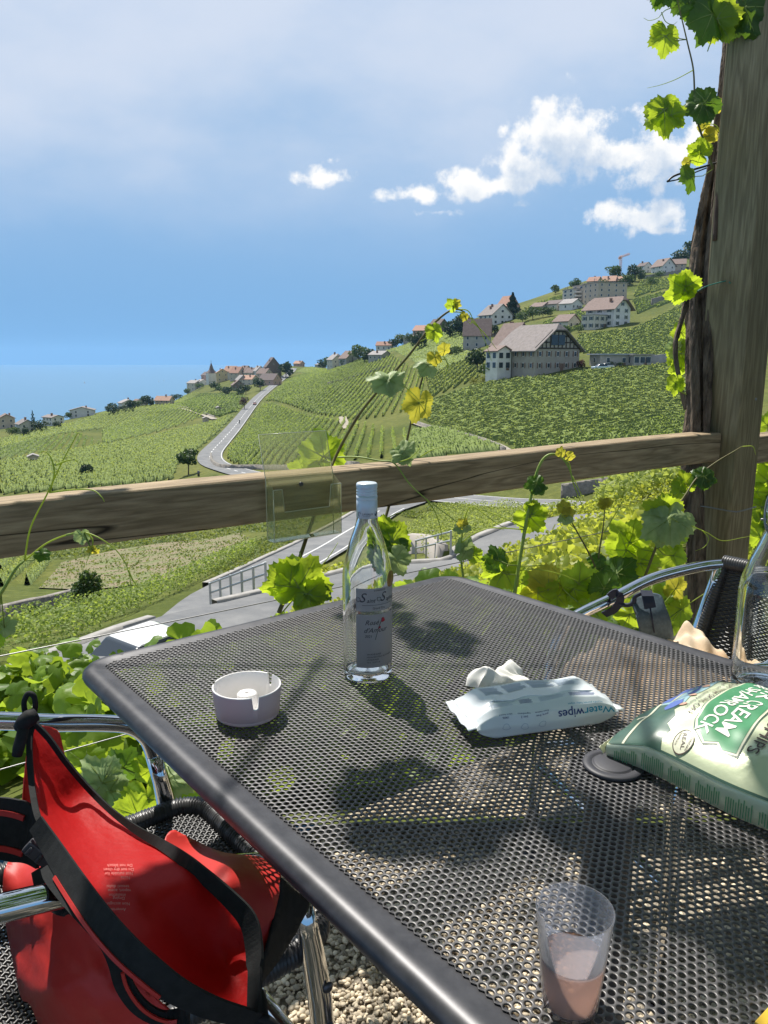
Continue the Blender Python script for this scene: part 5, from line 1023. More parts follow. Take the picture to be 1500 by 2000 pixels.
shoot('vine_shoot', 'long arching vine shoot rising above the railing against the vineyards and sky', [(545, 1196, 1.86), (575, 1120, 1.93), (602, 1040, 2.02), (630, 960, 2.12), (655, 893, 2.2), (700, 812, 2.2), (750, 750, 2.19), (800, 692, 2.18), (840, 640, 2.17), (872, 611, 2.16), (893, 604, 2.15), (908, 610, 2.15)], .0058,
      [(632, 892, 108, 98, .2, .2, 'g', 2.24, 650, 900), (622, 905, 74, 140, .3, .3, 'g', 2.25, 645, 920), (592, 918, 60, 165, .3, .3, 'g', 2.25, 640, 935), (755, 744, 74, 168, .1, .75, 'p', 2.15), (760, 742, 62, 28, -.1, .8, 'p', 2.15), (848, 645, 44, -75, .35, .2, 'g', 2.13, 820, 665), (884, 598, 30, 60, .5, .1, 'g', 2.12), (890, 594, 22, -20, .4, .3, 'y', 2.12), (908, 617, 22, -110, .2, .2, 'y', 2.12), (566, 1140, 108, 195, .3, .1, 'g', 1.66), (584, 1148, 124, 62, -.15, .25, 'g', 1.66), (585, 1135, 96, 108, .2, -.1, 'g', 1.68), (620, 1150, 62, -35, .4, .3, 'd', 1.66), (600, 1160, 78, -70, -.2, .3, 'g', 1.65)],
      [[(893, 604, 2.15), (912, 606, 2.14), (921, 618, 2.14), (920, 632, 2.14), (914, 628, 2.14)], [(880, 609, 2.15), (905, 612, 2.14), (930, 632, 2.14), (948, 668, 2.14), (960, 705, 2.14)], [(922, 628, 2.14), (945, 650, 2.14), (970, 682, 2.14)], [(745, 748, 2.17), (780, 749, 2.15), (805, 768, 2.14), (825, 790, 2.14), (838, 796, 2.14)], [(585, 1078, 1.95), (592, 1100, 1.9), (600, 1126, 1.88)], [(540, 1210, 1.8), (590, 1150, 1.8), (640, 1090, 1.8), (660, 1060, 1.82)]], d0=2.1, mat=M_STEMB, group=GS)
shoot('vine_shoot', 'reddish vine shoot with yellow leaves standing right of the arching shoot', [(735, 1075, 2.2), (762, 980, 2.25), (785, 905, 2.28), (797, 850, 2.27), (815, 775, 2.26), (832, 718, 2.25), (848, 698, 2.25), (862, 690, 2.25)], .0048,
      [(818, 786, 76, -105, .1, .3, 'y', 2.23), (836, 712, 52, 175, .2, .85, 'p', 2.22), (850, 697, 34, -85, .4, .2, 'y', 2.22), (868, 684, 30, 40, .3, .5, 'y', 2.22), (765, 1058, 98, 110, .3, .1, 'g', 1.84), (760, 1068, 90, -40, .4, .2, 'd', 1.83), (772, 1092, 66, -60, -.2, .5, 'p', 1.80), (745, 1040, 60, 150, .3, .2, 'g', 1.84)],
      [[(840, 708, 2.24), (868, 702, 2.23), (874, 718, 2.23), (866, 745, 2.23)], [(862, 690, 2.25), (872, 705, 2.23), (878, 718, 2.23)], [(740, 1022, 2.2), (770, 1005, 2.15), (800, 998, 2.12), (812, 1004, 2.11)]], d0=2.25, mat=M_STEMB, group=GS)
shoot('vine_shoot', 'pale shoot with a lacy white leaf draped over the railing top right of the bottle', [(660, 893, 2.12), (700, 893, 2.08), (740, 900, 2.06), (770, 905, 2.05), (800, 945, 2.04), (833, 975, 2.04), (880, 1010, 2.06), (915, 1035, 2.08)], .0028,
      [(785, 888, 44, 155, .2, .5, 'p', 2.05), (790, 880, 50, 40, .2, .6, 'p', 2.05), (793, 892, 36, -60, .1, .3, 'p', 2.05), (905, 1025, 26, 60, .4, .3, 'y', 2.06), (912, 1030, 20, -30, .4, .3, 'p', 2.06)],
      [[(770, 905, 2.05), (800, 895, 2.03), (818, 878, 2.03), (824, 860, 2.03)], [(820, 893, 2.05), (845, 878, 2.04), (870, 873, 2.04), (886, 876, 2.04)], [(833, 975, 2.04), (850, 1000, 2.03), (861, 1035, 2.03), (860, 1055, 2.03), (850, 1060, 2.03)], [(905, 1020, 2.06), (918, 990, 2.06), (940, 1000, 2.05), (980, 1028, 2.05), (1010, 1033, 2.05)]], d0=2.05, group=GS)
shoot('vine_shoot', 'stout green shoot bending over in front of the railing middle right', [(1005, 1160, 1.98), (1015, 1095, 1.99), (1026, 1030, 2.0), (1036, 975, 2.01), (1046, 930, 2.02), (1060, 898, 2.02), (1078, 887, 2.02), (1098, 895, 2.02), (1112, 915, 2.02), (1120, 945, 2.02)], .0052,
      [(1048, 945, 46, 190, .2, .3, 'd', 2.0), (1052, 952, 34, 0, .3, .4, 'd', 2.0), (1096, 884, 24, 80, .3, .3, 'y', 2.0), (1112, 892, 22, 0, .3, .3, 'y', 2.0), (1035, 1010, 72, -45, .4, .4, 'g', 2.0), (1040, 1005, 46, -20, .2, .3, 'g', 2.0), (985, 1115, 80, -120, -.3, .2, 'g', 2.0), (975, 1095, 60, 110, .5, .5, 'd', 1.98), (968, 1112, 55, 220, .4, .5, 'g', 1.98)],
      [[(1098, 895, 2.02), (1112, 905, 2.01), (1116, 925, 2.01)], [(1120, 945, 2.02), (1130, 970, 2.01), (1142, 1000, 2.01)], [(1118, 930, 2.02), (1130, 955, 2.0), (1141, 978, 2.0)], [(1026, 1035, 2.0), (990, 1032, 1.99), (950, 1033, 1.99), (915, 1050, 1.99)], [(1026, 1032, 2.0), (980, 1010, 1.99), (940, 996, 1.99), (915, 990, 1.99)], [(1010, 1115, 1.99), (1045, 1112, 1.98), (1090, 1120, 1.98), (1130, 1135, 1.98)]], d0=2.0, group=GS)
shoot('vine_shoot', 'thin shoot with orange tip leaves standing behind the wire right of centre', [(1168, 1120, 2.5), (1150, 1080, 2.5), (1125, 1035, 2.5), (1108, 1005, 2.5), (1103, 990, 2.5)], .0035, [(1102, 992, 30, 100, .2, .3, 'y'), (1110, 1006, 32, 20, .3, .4, 'y'), (1106, 1010, 34, 200, .1, .7, 'p')], [[(1125, 1035, 2.5), (1090, 1002, 2.48), (1060, 1000, 2.48)]], d0=2.5, mat=M_STEMB, group=GS)
shoot('vine_shoot', 'thin upright reddish shoot left of the large pale leaf by the post', [(1166, 1130, 2.6), (1170, 1080, 2.6), (1178, 1030, 2.6), (1182, 985, 2.6)], .0038, [(1180, 985, 26, 130, .2, .5, 'y'), (1184, 986, 32, 15, .2, .6, 'y'), (1170, 1095, 44, 170, .2, .3, 'd'), (1176, 1110, 50, -20, .4, .5, 'd')], [[(1180, 1040, 2.6), (1210, 990, 2.58), (1235, 945, 2.58), (1252, 930, 2.58)]], d0=2.6, mat=M_STEMB, group=GS)
shoot('vine_shoot', 'shoot with large bright and pale leaves crossing in front of the post foot', [(1260, 1125, 2.7), (1285, 1060, 2.7), (1310, 1012, 2.72), (1340, 965, 2.74), (1360, 935, 2.76), (1395, 905, 2.78), (1450, 872, 2.8)], .0052,
      [(1300, 1002, 84, 160, .25, .5, 'g'), (1306, 1000, 66, 80, .3, .2, 'g'), (1308, 1012, 118, 215, .2, .55, 'p', 2.66), (1300, 1020, 90, -110, -.1, .3, 'p', 2.66), (1375, 930, 52, -160, .2, .3, 'd'), (1378, 930, 50, -20, .3, .3, 'd'), (1374, 932, 46, -80, .1, .3, 'd'), (1340, 945, 52, 110, .4, .3, 'g', 2.78), (1330, 960, 44, 200, .4, .3, 'g', 2.78), (1230, 1060, 96, 130, .4, .3, 'g', 2.75), (1225, 1075, 88, -130, .3, .4, 'g', 2.75), (1205, 1120, 84, 40, .3, .5, 'd', 2.7), (1250, 1100, 70, -60, .1, .4, 'g', 2.72), (1315, 1085, 66, -70, .5, .4, 'g', 2.8), (1325, 1040, 60, -95, .4, .2, 'g', 2.8)],
      [[(1310, 1014, 2.7), (1345, 1025, 2.66), (1380, 1040, 2.64), (1410, 1056, 2.63), (1450, 1050, 2.62), (1475, 1045, 2.62)], [(1372, 1036, 2.64), (1384, 1052, 2.63), (1376, 1068, 2.63), (1358, 1076, 2.63)], [(1450, 872, 2.8), (1470, 872, 2.79), (1476, 888, 2.79)]], d0=2.7, mat=M_STEMB, group=GS)
shoot('vine_shoot', 'low leafy shoot filling the gap between the table edge and the right chair arm', [(1215, 1240, 2.3), (1160, 1200, 2.35), (1110, 1160, 2.4), (1080, 1130, 2.4), (1050, 1110, 2.4)], .004,
      [(1130, 1140, 84, 30, .3, .4, 'g'), (1120, 1150, 80, -70, .1, .3, 'g'), (1070, 1150, 96, 200, .5, .7, 'y'), (1050, 1160, 84, -30, .4, .7, 'g'), (1090, 1165, 74, -100, .3, .3, 'g'), (1020, 1140, 64, 150, .4, .5, 'g'), (1180, 1150, 70, 60, .2, .4, 'd'), (1160, 1190, 76, -60, .1, .3, 'g'), (1230, 1200, 72, -40, .5, .4, 'g'), (1330, 1190, 66, -90, .4, .3, 'g', 2.5), (1320, 1150, 60, 70, .5, .3, 'y', 2.5), (1300, 1170, 60, 190, .2, .4, 'g', 2.5)], [[(1100, 1150, 2.4), (1080, 1110, 2.38), (1040, 1105, 2.38), (1010, 1110, 2.38)], [(1310, 1215, 2.5), (1345, 1180, 2.48), (1400, 1145, 2.47), (1412, 1142, 2.47)]], d0=2.4, group=GS)
shoot('vine_shoot', 'short pale shoot with a whitish leaf cluster right behind the bottle', [(905, 1130, 2.15), (900, 1085, 2.15), (902, 1050, 2.14), (905, 1020, 2.13)], .0034, [(905, 1078, 46, 20, .3, .6, 'p'), (908, 1068, 40, 60, .3, .5, 'p'), (898, 1030, 26, 200, .2, .5, 'p'), (925, 1085, 40, -30, .3, .4, 'g')], [[(902, 1060, 2.14), (925, 1042, 2.12), (960, 1030, 2.11), (985, 1035, 2.11)]], d0=2.14, group=GS)
shoot('vine_shoot', 'leaves and stem of the vine behind the chrome arm of the left chair', [(290, 1640, 1.9), (300, 1560, 1.9), (310, 1500, 1.95), (330, 1440, 2.0)], .007,
      [(200, 1530, 110, 120, .2, .5, 'p', 1.8), (215, 1545, 105, -60, .1, .4, 'p', 1.8), (240, 1500, 80, 60, .3, .2, 'd', 1.9), (290, 1560, 100, -80, .3, .3, 'g', 1.8), (330, 1520, 95, -20, .3, .4, 'p', 1.85), (300, 1500, 80, 100, .2, .2, 'g', 1.9), (270, 1590, 90, 220, .4, .4, 'g', 1.75), (345, 1560, 90, -60, .2, .5, 'g', 1.85), (170, 1490, 90, 150, .2, .3, 'g', 2.0), (290, 1440, 76, 30, .2, .3, 'g', 2.0), (150, 1560, 76, 200, .3, .4, 'd', 2.0)], [[(310, 1500, 1.9), (330, 1470, 1.88), (352, 1440, 1.87)]], d0=1.95, group=GS)
# shoot and leaf clusters beside the post and trunk
shoot('vine_shoot', 'hanging vine shoot with sunlit leaves against the sky at the top right', [(1393, 330, 2.9), (1376, 280, 2.88), (1362, 235, 2.86), (1357, 190, 2.85), (1354, 135, 2.84), (1343, 85, 2.83), (1330, 30, 2.82), (1318, -20, 2.82)], .0048,
      [(1300, 70, 74, -95, .3, .15, 'g', 2.8, 1338, 78), (1294, 58, 40, 95, .7, .1, 'g', 2.8, 1338, 78), (1297, 215, 92, -85, .2, .2, 'g', 2.8, 1358, 210), (1300, 215, 66, 100, .6, .1, 'g', 2.8, 1358, 210), (1310, 225, 60, -40, .5, .2, 'g', 2.8, 1358, 210), (1376, 202, 82, 60, .2, .25, 'd', 2.82), (1372, 205, 70, 190, .1, .7, 'd', 2.82), (1368, 300, 52, 150, .4, .2, 'g', 2.84), (1366, 290, 40, 90, .3, .2, 'g', 2.84), (1352, 345, 62, -100, .9, .1, 'd', 2.86, 1380, 340), (1342, 318, 28, -120, .4, .2, 'y', 2.86, 1370, 290), (1378, 250, 34, 60, .3, .3, 'y', 2.87), (1408, 200, 34, -90, .8, .2, 'y', 2.95), (1385, 265, 34, -30, .4, .4, 'y', 2.87)],
      [[(1325, 12, 2.82), (1300, 20, 2.81), (1285, 35, 2.81), (1268, 40, 2.81), (1257, 35, 2.81)], [(1292, 24, 2.81), (1300, 42, 2.8), (1314, 48, 2.8), (1323, 42, 2.8)], [(1354, 137, 2.84), (1320, 155, 2.83), (1290, 166, 2.82), (1264, 172, 2.82)], [(1372, 245, 2.87), (1395, 243, 2.86), (1405, 255, 2.87), (1400, 270, 2.88), (1385, 268, 2.88)], [(1360, 208, 2.86), (1390, 210, 2.86), (1403, 205, 2.87), (1405, 192, 2.87), (1398, 192, 2.87)]], d0=2.85, mat=M_STEMB, group=GS)
shoot('vine_shoot', 'dark leaves of the vine hanging over the top of the post', [(1440, -90, 2.88), (1425, -40, 2.86), (1410, 10, 2.85), (1395, 60, 2.84), (1382, 100, 2.83)], .005,
      [(1392, 26, 104, -112, .2, .3, 'd', 2.8), (1400, 36, 92, -60, -.2, .35, 'g', 2.8), (1375, 10, 90, 200, .1, .3, 'd', 2.82), (1455, 14, 112, -70, -.2, .25, 'd', 2.78), (1485, -14, 110, -80, -.1, .3, 'd', 2.76), (1395, -5, 60, 30, .3, .3, 'g', 2.84), (1340, -12, 76, -70, .2, .2, 'd', 2.82), (1300, -22, 66, -60, .2, .2, 'd', 2.82), (1290, -16, 50, 200, .2, .2, 'd', 2.82)], [], d0=2.85, group=GS)
shoot('vine_shoot', 'bright green leaves sprouting from the trunk at hillside height', [(1362, 560, 2.98), (1350, 560, 2.95), (1338, 562, 2.93)], .004, [(1340, 560, 70, 150, .1, .3, 'g', 2.9), (1338, 566, 72, 205, .2, .35, 'g', 2.9), (1332, 556, 50, 80, .3, .2, 'g', 2.9), (1352, 564, 34, 10, .2, .3, 'g', 2.9)], [], d0=2.95, group=GS)
shoot('vine_shoot', 'small lit leaf on the trunk just above the railing', [(1340, 770, 3.02), (1330, 765, 2.98), (1322, 760, 2.96)], .003, [(1320, 748, 46, -95, .3, .2, 'g', 2.95), (1328, 752, 30, 60, .3, .2, 'g', 2.95)], [], d0=2.98, group=GS)
shoot('vine_shoot', 'backlit leaves showing behind the trunk halfway up', [(1352, 800, 3.35), (1342, 720, 3.35), (1340, 660, 3.35)], .004, [(1330, 690, 66, -80, .2, .3, 'g'), (1325, 680, 50, 110, .3, .3, 'p'), (1332, 650, 46, 60, .3, .3, 'g'), (1380, 690, 60, -100, .5, .3, 'g', 3.3), (1383, 640, 46, 80, .5, .3, 'g', 3.3), (1330, 720, 44, 200, .3, .3, 'g')], [], d0=3.35, group=GS)
shoot('vine_shoot', 'sunlit vine leaves behind the post at the right edge of the view', [(1530, 1180, 3.6), (1510, 1060, 3.6), (1500, 960, 3.6), (1498, 880, 3.6)], .005, [(1490, 905, 62, 120, .2, .3, 'g'), (1500, 940, 74, 200, .3, .4, 'g'), (1488, 990, 70, -100, .3, .3, 'g'), (1505, 1010, 70, -40, .3, .3, 'd'), (1486, 1050, 60, 120, .3, .4, 'g'), (1500, 1085, 64, -100, .3, .3, 'd'), (1500, 830, 50, 80, .3, .3, 'g'), (1478, 960, 46, -60, .3, .3, 'g'), (1510, 970, 70, 60, .3, .3, 'd')], [], d0=3.6, group=GS)
# ------------------------------------------------------------------ masses of leaves: plants on the slope, canopy overhead
LEAF_T = [leaf_geo((0, 0, 0), (0, 1, 0), (0, 0, 1), 1, fold=f, cup=c, seed=s, hero=False)[:2] for s, f, c in ((1, .2, .2), (2, .5, .1), (3, .05, .5), (4, .35, .4))]
_tv = [np.array([v[:] for v in t[0]]) for t in LEAF_T]
_tq = np.array([f if len(f) == 4 else f for f in LEAF_T[0][1] if len(f) == 4]); _tt = np.array([f for f in LEAF_T[0][1] if len(f) == 3]); TRI = np.concatenate([_tt, _tq[:, :3], _tq[:, [0, 2, 3]]])
def leaf_cloud(pos, size, up, spread=.8, rng=RNG):
    """many leaves: pos (n,3), size (n,), facing around up"""
    n = len(pos); nn = np.asarray(up, float)+rng.normal(0, spread, (n, 3)); nn /= np.linalg.norm(nn, axis=1)[:, None]
    t = rng.normal(0, 1, (n, 3))-np.array([0, 0, .5]); t -= nn*(t*nn).sum(1)[:, None]; t /= np.linalg.norm(t, axis=1)[:, None]; s = np.cross(t, nn)
    k = rng.integers(0, 4, n); T = np.stack(_tv)[k]; V = pos[:, None]+(T[..., :1]*s[:, None]+T[..., 1:2]*t[:, None]+T[..., 2:]*nn[:, None])*size[:, None, None]
    F = TRI[None]+(np.arange(n)*T.shape[1])[:, None, None]; return V.reshape(-1, 3), F.reshape(-1, 3)
def vine_plant(x, y, h, rad, n, ls, mat, label, group, stem=True, z=None):
    z = float(H([x], [y])[0]) if z is None else z; root = empty('grapevine', (x, y, z), 0, label, 'grapevine', group)
    u = RNG.uniform(0, 1, n)**.6; a = RNG.uniform(0, 2*PI, n); r = rad*np.sqrt(RNG.uniform(.15, 1, n))*(1.05-.35*u)
    pos = np.column_stack([x+r*np.cos(a), y+r*np.sin(a), z+.15+u*h+RNG.normal(0, .05, n)])
    link('foliage', np_mesh('foliage', *leaf_cloud(pos, RNG.uniform(.65, 1.15, n)*ls, (0, -.35, .8)), True), mat, root)
    mb = MB(); mb.tube([(x, y, z-.1), (x+.03, y, z+h*.3), (x-.02, y+.02, z+h*.6)], [.03, .024, .015], 7)
    for k in range(5): b = RNG.uniform(0, 6.28); q = rad*.7; mb.tube([(x-.02, y+.02, z+h*.5), (x+q*.5*math.cos(b), y+q*.5*math.sin(b), z+h*.75), (x+q*math.cos(b), y+q*math.sin(b), z+h*RNG.uniform(1, 1.25))], [.009, .006, .003], 5)
    mb.build('stem', M_CANE, root)
M_LMB = LEAFMAT('vine_mass_leaf', (.085, .16, .018), (.19, .29, .032), (.48, .64, .05), trans=.48, rough=.45, nscale=1.5, island=.35)
M_LMY = LEAFMAT('vine_mass_leaf_yellow', (.15, .21, .028), (.30, .32, .05), (.70, .74, .08), trans=.48, rough=.5, nscale=1.2, island=.4)
GL, GRt = 'grapevines on the slope below the terrace at the left', 'grapevines on the slope beyond the railing at the right'
lab_l = 'leafy green grapevine on the slope below the terrace, behind the left chair'; lab_r = 'sunny yellow green grapevine on the slope between railing, post and table edge'
for px, py, d in ((-20, 1400, 3.2), (70, 1430, 3.4), (160, 1420, 3.5), (250, 1430, 3.5), (340, 1450, 3.3), (430, 1480, 3.2), (20, 1400, 5.0), (110, 1395, 5.2), (200, 1400, 5.2), (290, 1400, 5.0), (380, 1400, 4.8), (420, 1500, 2.55), (520, 1470, 2.6), (620, 1440, 2.7), (720, 1400, 2.8), (350, 1520, 2.5), (-10, 1375, 7.5), (60, 1370, 8), (140, 1370, 8), (220, 1365, 8), (300, 1370, 7.5), (480, 1420, 4.2), (560, 1400, 4.2)):
    p = PD(px, py, d); near = d < 4; vine_plant(p[0], p[1], max(.25, p[2]-float(H([p[0]], [p[1]])[0])-.10), .42 if near else .62, 170 if near else 300, .11 if near else .085, M_LMB, lab_l, GL)
for px, py, d in ((1300, 1165, 3.4), (1215, 1170, 3.6), (1130, 1165, 3.6), (1050, 1160, 3.4), (980, 1150, 3.6), (1340, 1130, 4.2), (1270, 1120, 4.6), (1180, 1130, 4.8), (1090, 1135, 4.8), (1000, 1130, 4.8), (1420, 1100, 4.4), (1500, 1060, 4.6), (1560, 1000, 4.6), (1330, 1085, 6.5), (900, 1160, 3.4), (830, 1165, 3.6), (1600, 940, 4.6), (1520, 960, 6)):
    p = PD(px, py, d); near = d < 4.3; vine_plant(p[0], p[1], max(.25, (p[2]-float(H([p[0]], [p[1]])[0]))*(.8 if near else .55)), .40 if near else .55, 120 if near else 150, .115 if near else .11, M_LMY if d > 4 else M_LMB, lab_r, GRt)
# the canopy that shades the table
can = empty('pergola_vine', (0.3, 1.2, 2.4), 0, 'leafy grapevine canopy of the pergola over the terrace table', 'grapevine')
n = 6200; cx = RNG.uniform(-3.4, 3.8, n); cy = RNG.uniform(-2.6, 2.9, n); cz = RNG.uniform(2.42, 2.78, n)
cl = np.sin(cx*3.1+1.3)*np.cos(cy*3.7+.4)+.6*np.sin(cx*6.3-cy*5.1)
edge = np.clip((2.12-cy)/.4, 0, 1)
keep = RNG.uniform(0, 1, n) < (.03+.97*edge)*np.clip(.86+.55*cl, .10, 1)
pos = np.column_stack([cx, cy, cz])[keep]; sd_ = np.array(SD)
for tx, ty, tz, rad in ((CC.x, CC.y, .79, .10), (ac[0], ac[1], .77, .12), (bc[0], bc[1], .9, .14), (-.17, .72, .62, .05), (-.10, .80, .60, .05), (.33, .83, .80, .06), (.42, .80, .80, .05), (-.02, .62, .74, .05), (.62, 1.22, .74, .10), (.05, 1.35, .0, .09), (-.08, 1.30, .0, .08)):    # gaps where the sun gets through
    v = pos-np.array([tx, ty, tz]); a_ = v @ sd_; dd = np.linalg.norm(v-a_[:, None]*sd_, axis=1); pos = pos[(dd > rad+.05)]
_v = pos-CAM; _d = _v @ CF; _y = 1000-1500*(_v @ CU)/np.maximum(_d, .05); pos = pos[(_d < .05) | (_y < -130)]      # the canopy ends above the view
n = len(pos)
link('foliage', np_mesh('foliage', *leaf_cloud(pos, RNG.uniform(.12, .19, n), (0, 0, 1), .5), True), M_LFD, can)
mb = MB()
for k in range(14): x = -3.2+k*.5; mb.tube(spline([(x, -2.6, 2.58), (x+.1, .5, 2.62), (x-.05, 1.4, 2.6), (x+.08, 2.3, 2.63)], 6), .006, 7)
mb.build('canes', M_CANE, can)
n = 1500; tq = RNG.uniform(.25, 3.4, n); sp_p = PM+AR*.55+NR*0; pos = np.column_stack([sp_p.x+NR.x*tq+RNG.normal(0, .12, n)+AR.x*.35, sp_p.y+NR.y*tq+RNG.normal(0, .12, n)+AR.y*.35, RNG.uniform(.25, 2.6, n)])
link('unseen_leaf_screen', np_mesh('unseen_leaf_screen', *leaf_cloud(pos, RNG.uniform(.10, .16, n), (-.5, -.3, .4), .6), True), M_LFD, can)  # unseen leaf curtain, added to keep light off the post's right face
for k, (y, z) in enumerate(((.4, 2.52), (2.2, 2.52))):
    tag(wire('pergola_wire', [(-3, y, z), (3.5, y, z)], .003, M_WIRE, ('far' if k else 'near')+' overhead wire carrying the leaf canopy above the table'), None, 'wire')
# ------------------------------------------------------------------ vineyards, ground cover
def quad_cloud(pos, size, up, spread, rng=RNG, asp=.8):
    n = len(pos); nn = np.asarray(up, float)+rng.normal(0, spread, (n, 3)); nn /= np.linalg.norm(nn, axis=1)[:, None]
    t = rng.normal(0, 1, (n, 3)); t -= nn*(t*nn).sum(1)[:, None]; t /= np.linalg.norm(t, axis=1)[:, None]; s = np.cross(t, nn); h = size[:, None]/2
    # six-sided leaf tuft folded a little along its middle
    a = pos+t*h; b = pos+t*h*.3+s*h*asp-nn*h*.25; c = pos-t*h*.6+s*h*asp*.7-nn*h*.2; d = pos-t*h; e = pos-t*h*.6-s*h*asp*.7-nn*h*.2; f = pos+t*h*.3-s*h*asp-nn*h*.25
    V = np.stack([a, b, c, d, e, f], 1).reshape(-1, 3); i = np.arange(n)[:, None]*6
    return V, np.concatenate([i+np.array([0, 1, 2, 3]), i+np.array([0, 3, 4, 5])])
def inpoly(x, y, P):
    c = np.zeros(len(x), bool); j = len(P)-1
    for i in range(len(P)):
        xi, yi, xj, yj = P[i][0], P[i][1], P[j][0], P[j][1]
        with np.errstate(divide='ignore', invalid='ignore'): c ^= ((yi > y) != (yj > y)) & (x < (xj-xi)*(y-yi)/(yj-yi+1e-12)+xi)
        j = i
    return c
def off_road(x, y, m=.8):
    k = np.ones(len(x), bool)
    for i in range(0, len(x), 20000): k[i:i+20000] = (np.hypot(x[i:i+20000, None]-ROADPTS[None, ::2, 0], y[i:i+20000, None]-ROADPTS[None, ::2, 1])-ROADPTS[None, ::2, 3]).min(1) > m
    return k
M_V1 = LEAFMAT('vineyard_green', (.135, .20, .034), (.245, .31, .062), (.52, .64, .10), trans=.45, rough=.6, nscale=.05, island=.22)
M_V2 = LEAFMAT('vineyard_light_green', (.185, .245, .042), (.31, .355, .08), (.58, .66, .12), trans=.45, rough=.6, nscale=.05, island=.22)
M_V3 = LEAFMAT('vineyard_deep_green', (.10, .165, .04), (.18, .25, .06), (.38, .50, .07), trans=.42, rough=.6, nscale=.08, island=.25)
M_INNER = MAT('vine_row_inner', (.13, .18, .045), .9, col2=(.17, .22, .06), nscale=.5)
def vineyard(name, poly, dirp, spacing, h, w, mat, dens=1.0, ls=1.0, gap=.0, holes=()):
    W_ = np.array([HIT(*p) for p in poly]); a, b = HIT(*dirp[0]), HIT(*dirp[1]); e = (b-a)[:2]; e /= np.linalg.norm(e); f = np.array([-e[1], e[0]])
    s = W_[:, :2] @ e; t = W_[:, :2] @ f; rng = np.random.default_rng(31+len(poly)*17+abs(int(poly[0][0]))); Vp, Fp, vo = [], [], 0; IV, IF, io = [], [], 0
    for q in np.arange(t.min()+spacing/2, t.max(), spacing):
        c = (s.min()+s.max())/2; dist = max(6, np.median(W_[:, 1])); step = np.clip(dist/230, .35, 1.6)
        ss = np.arange(s.min(), s.max(), step); x = ss*e[0]+q*f[0]; y = ss*e[1]+q*f[1]; k = inpoly(x, y, W_)
        if k.sum() < 2: continue
        k &= off_road(x, y)
        if k.sum() < 2: continue
        z = np.empty(len(x)); z[k] = H(x[k], y[k]); z[~k] = 0; D_ = np.hypot(x, y)
        # inner hedge strip
        jit = rng.uniform(.6, .95, len(ss)); wj = w*rng.uniform(.25, .5, len(ss)); idx = np.where(k)[0]
        runs = np.split(idx, np.where(np.diff(idx) > 1)[0]+1)
        for r_ in runs:
            if len(r_) < 2: continue
            if dist < 70: continue
            base = np.column_stack([x[r_], y[r_], z[r_]]); n = len(r_)
            L0 = base+np.column_stack([f[0]*wj[r_], f[1]*wj[r_], np.full(n, -.15)]); R0 = base-np.column_stack([f[0]*wj[r_], f[1]*wj[r_], np.full(n, .15)]); TP = base+np.column_stack([np.zeros(n), np.zeros(n), h*jit[r_]])
            IV += [L0, TP, R0]; i = np.arange(n-1); IF += [np.column_stack([i, i+1, n+i+1, n+i])+io, np.column_stack([n+i, n+i+1, 2*n+i+1, 2*n+i])+io]; io += 3*n
        m_ = idx if gap == 0 else idx[rng.uniform(0, 1, len(idx)) > gap]
        sz = np.clip(D_[m_]*.0014, .13, .5)*ls; per = np.clip((step*h/(sz**2))*(.55 if dist > 70 else 1.0)*dens, 1.2, 48); cnt = np.floor(per+rng.uniform(0, 1, len(m_))).astype(int)
        rep = np.repeat(m_, cnt); szr = np.repeat(sz, cnt)*rng.uniform(.7, 1.25, cnt.sum()); n = len(rep)
        o1 = rng.uniform(-.5, .5, n)*step; o2 = rng.normal(0, .33, n)*w; hh = h*(rng.uniform(.12, 1.08, n))**.8
        Vp.append((np.column_stack([x[rep]+e[0]*o1+f[0]*o2*(1.15-.6*hh/h), y[rep]+e[1]*o1+f[1]*o2*(1.15-.6*hh/h), z[rep]+hh]), szr))
    if not Vp: print('EMPTY', name, poly[0]); return
    P_ = np.concatenate([v[0] for v in Vp]); S_ = np.concatenate([v[1] for v in Vp]); V, F = quad_cloud(P_, S_, (0, -.15, .9), .6, rng)
    IVc = np.concatenate(IV) if IV else np.zeros((0, 3)); Fi = np.concatenate(IF) if IF else np.zeros((0, 4), int); mi = np.concatenate([np.zeros(len(F), int), np.ones(len(Fi), int)])
    o = link(name, np_mesh(name, np.concatenate([V, IVc]), np.concatenate([F, Fi+len(V)]), mi=mi), [mat, M_INNER]); o['kind'] = 'stuff'; globals()['NQ'] = globals().get('NQ', 0)+len(P_); return o
def cover(name, poly, n, size, h, mat, up=(0, -.2, .7), spread=.8):
    W_ = np.array([HIT(*p) for p in poly]); lo, hi = W_[:, :2].min(0), W_[:, :2].max(0); rng = np.random.default_rng(abs(int(poly[0][0]))+len(poly)); x = rng.uniform(lo[0], hi[0], n*3); y = rng.uniform(lo[1], hi[1], n*3)
    k = inpoly(x, y, W_); x, y = x[k][:n], y[k][:n]; k = off_road(x, y, -.35); x, y = x[k], y[k]; cl = .5+.5*np.sin(x*.9+1.3*np.sin(y*.5))*np.cos(y*.8+x*.3); m_ = len(x)
    P_ = np.column_stack([x, y, H(x, y)+rng.uniform(.02, 1, m_)*h*(.35+.9*cl)]); V, F = quad_cloud(P_, rng.uniform(.6, 1.3, m_)*size, up, spread, rng)
    o = link(name, np_mesh(name, V, F), mat); o['kind'] = 'stuff'; globals()['NQ'] = globals().get('NQ', 0)+m_; return o
vineyard('vineyard', [(428,908),(520,914),(640,907),(800,893),(800,850),(690,826),(560,800),(512,790),(480,835),(448,868)], [(560,900),(640,810)], 2.1, 1.35, .55, M_V1)
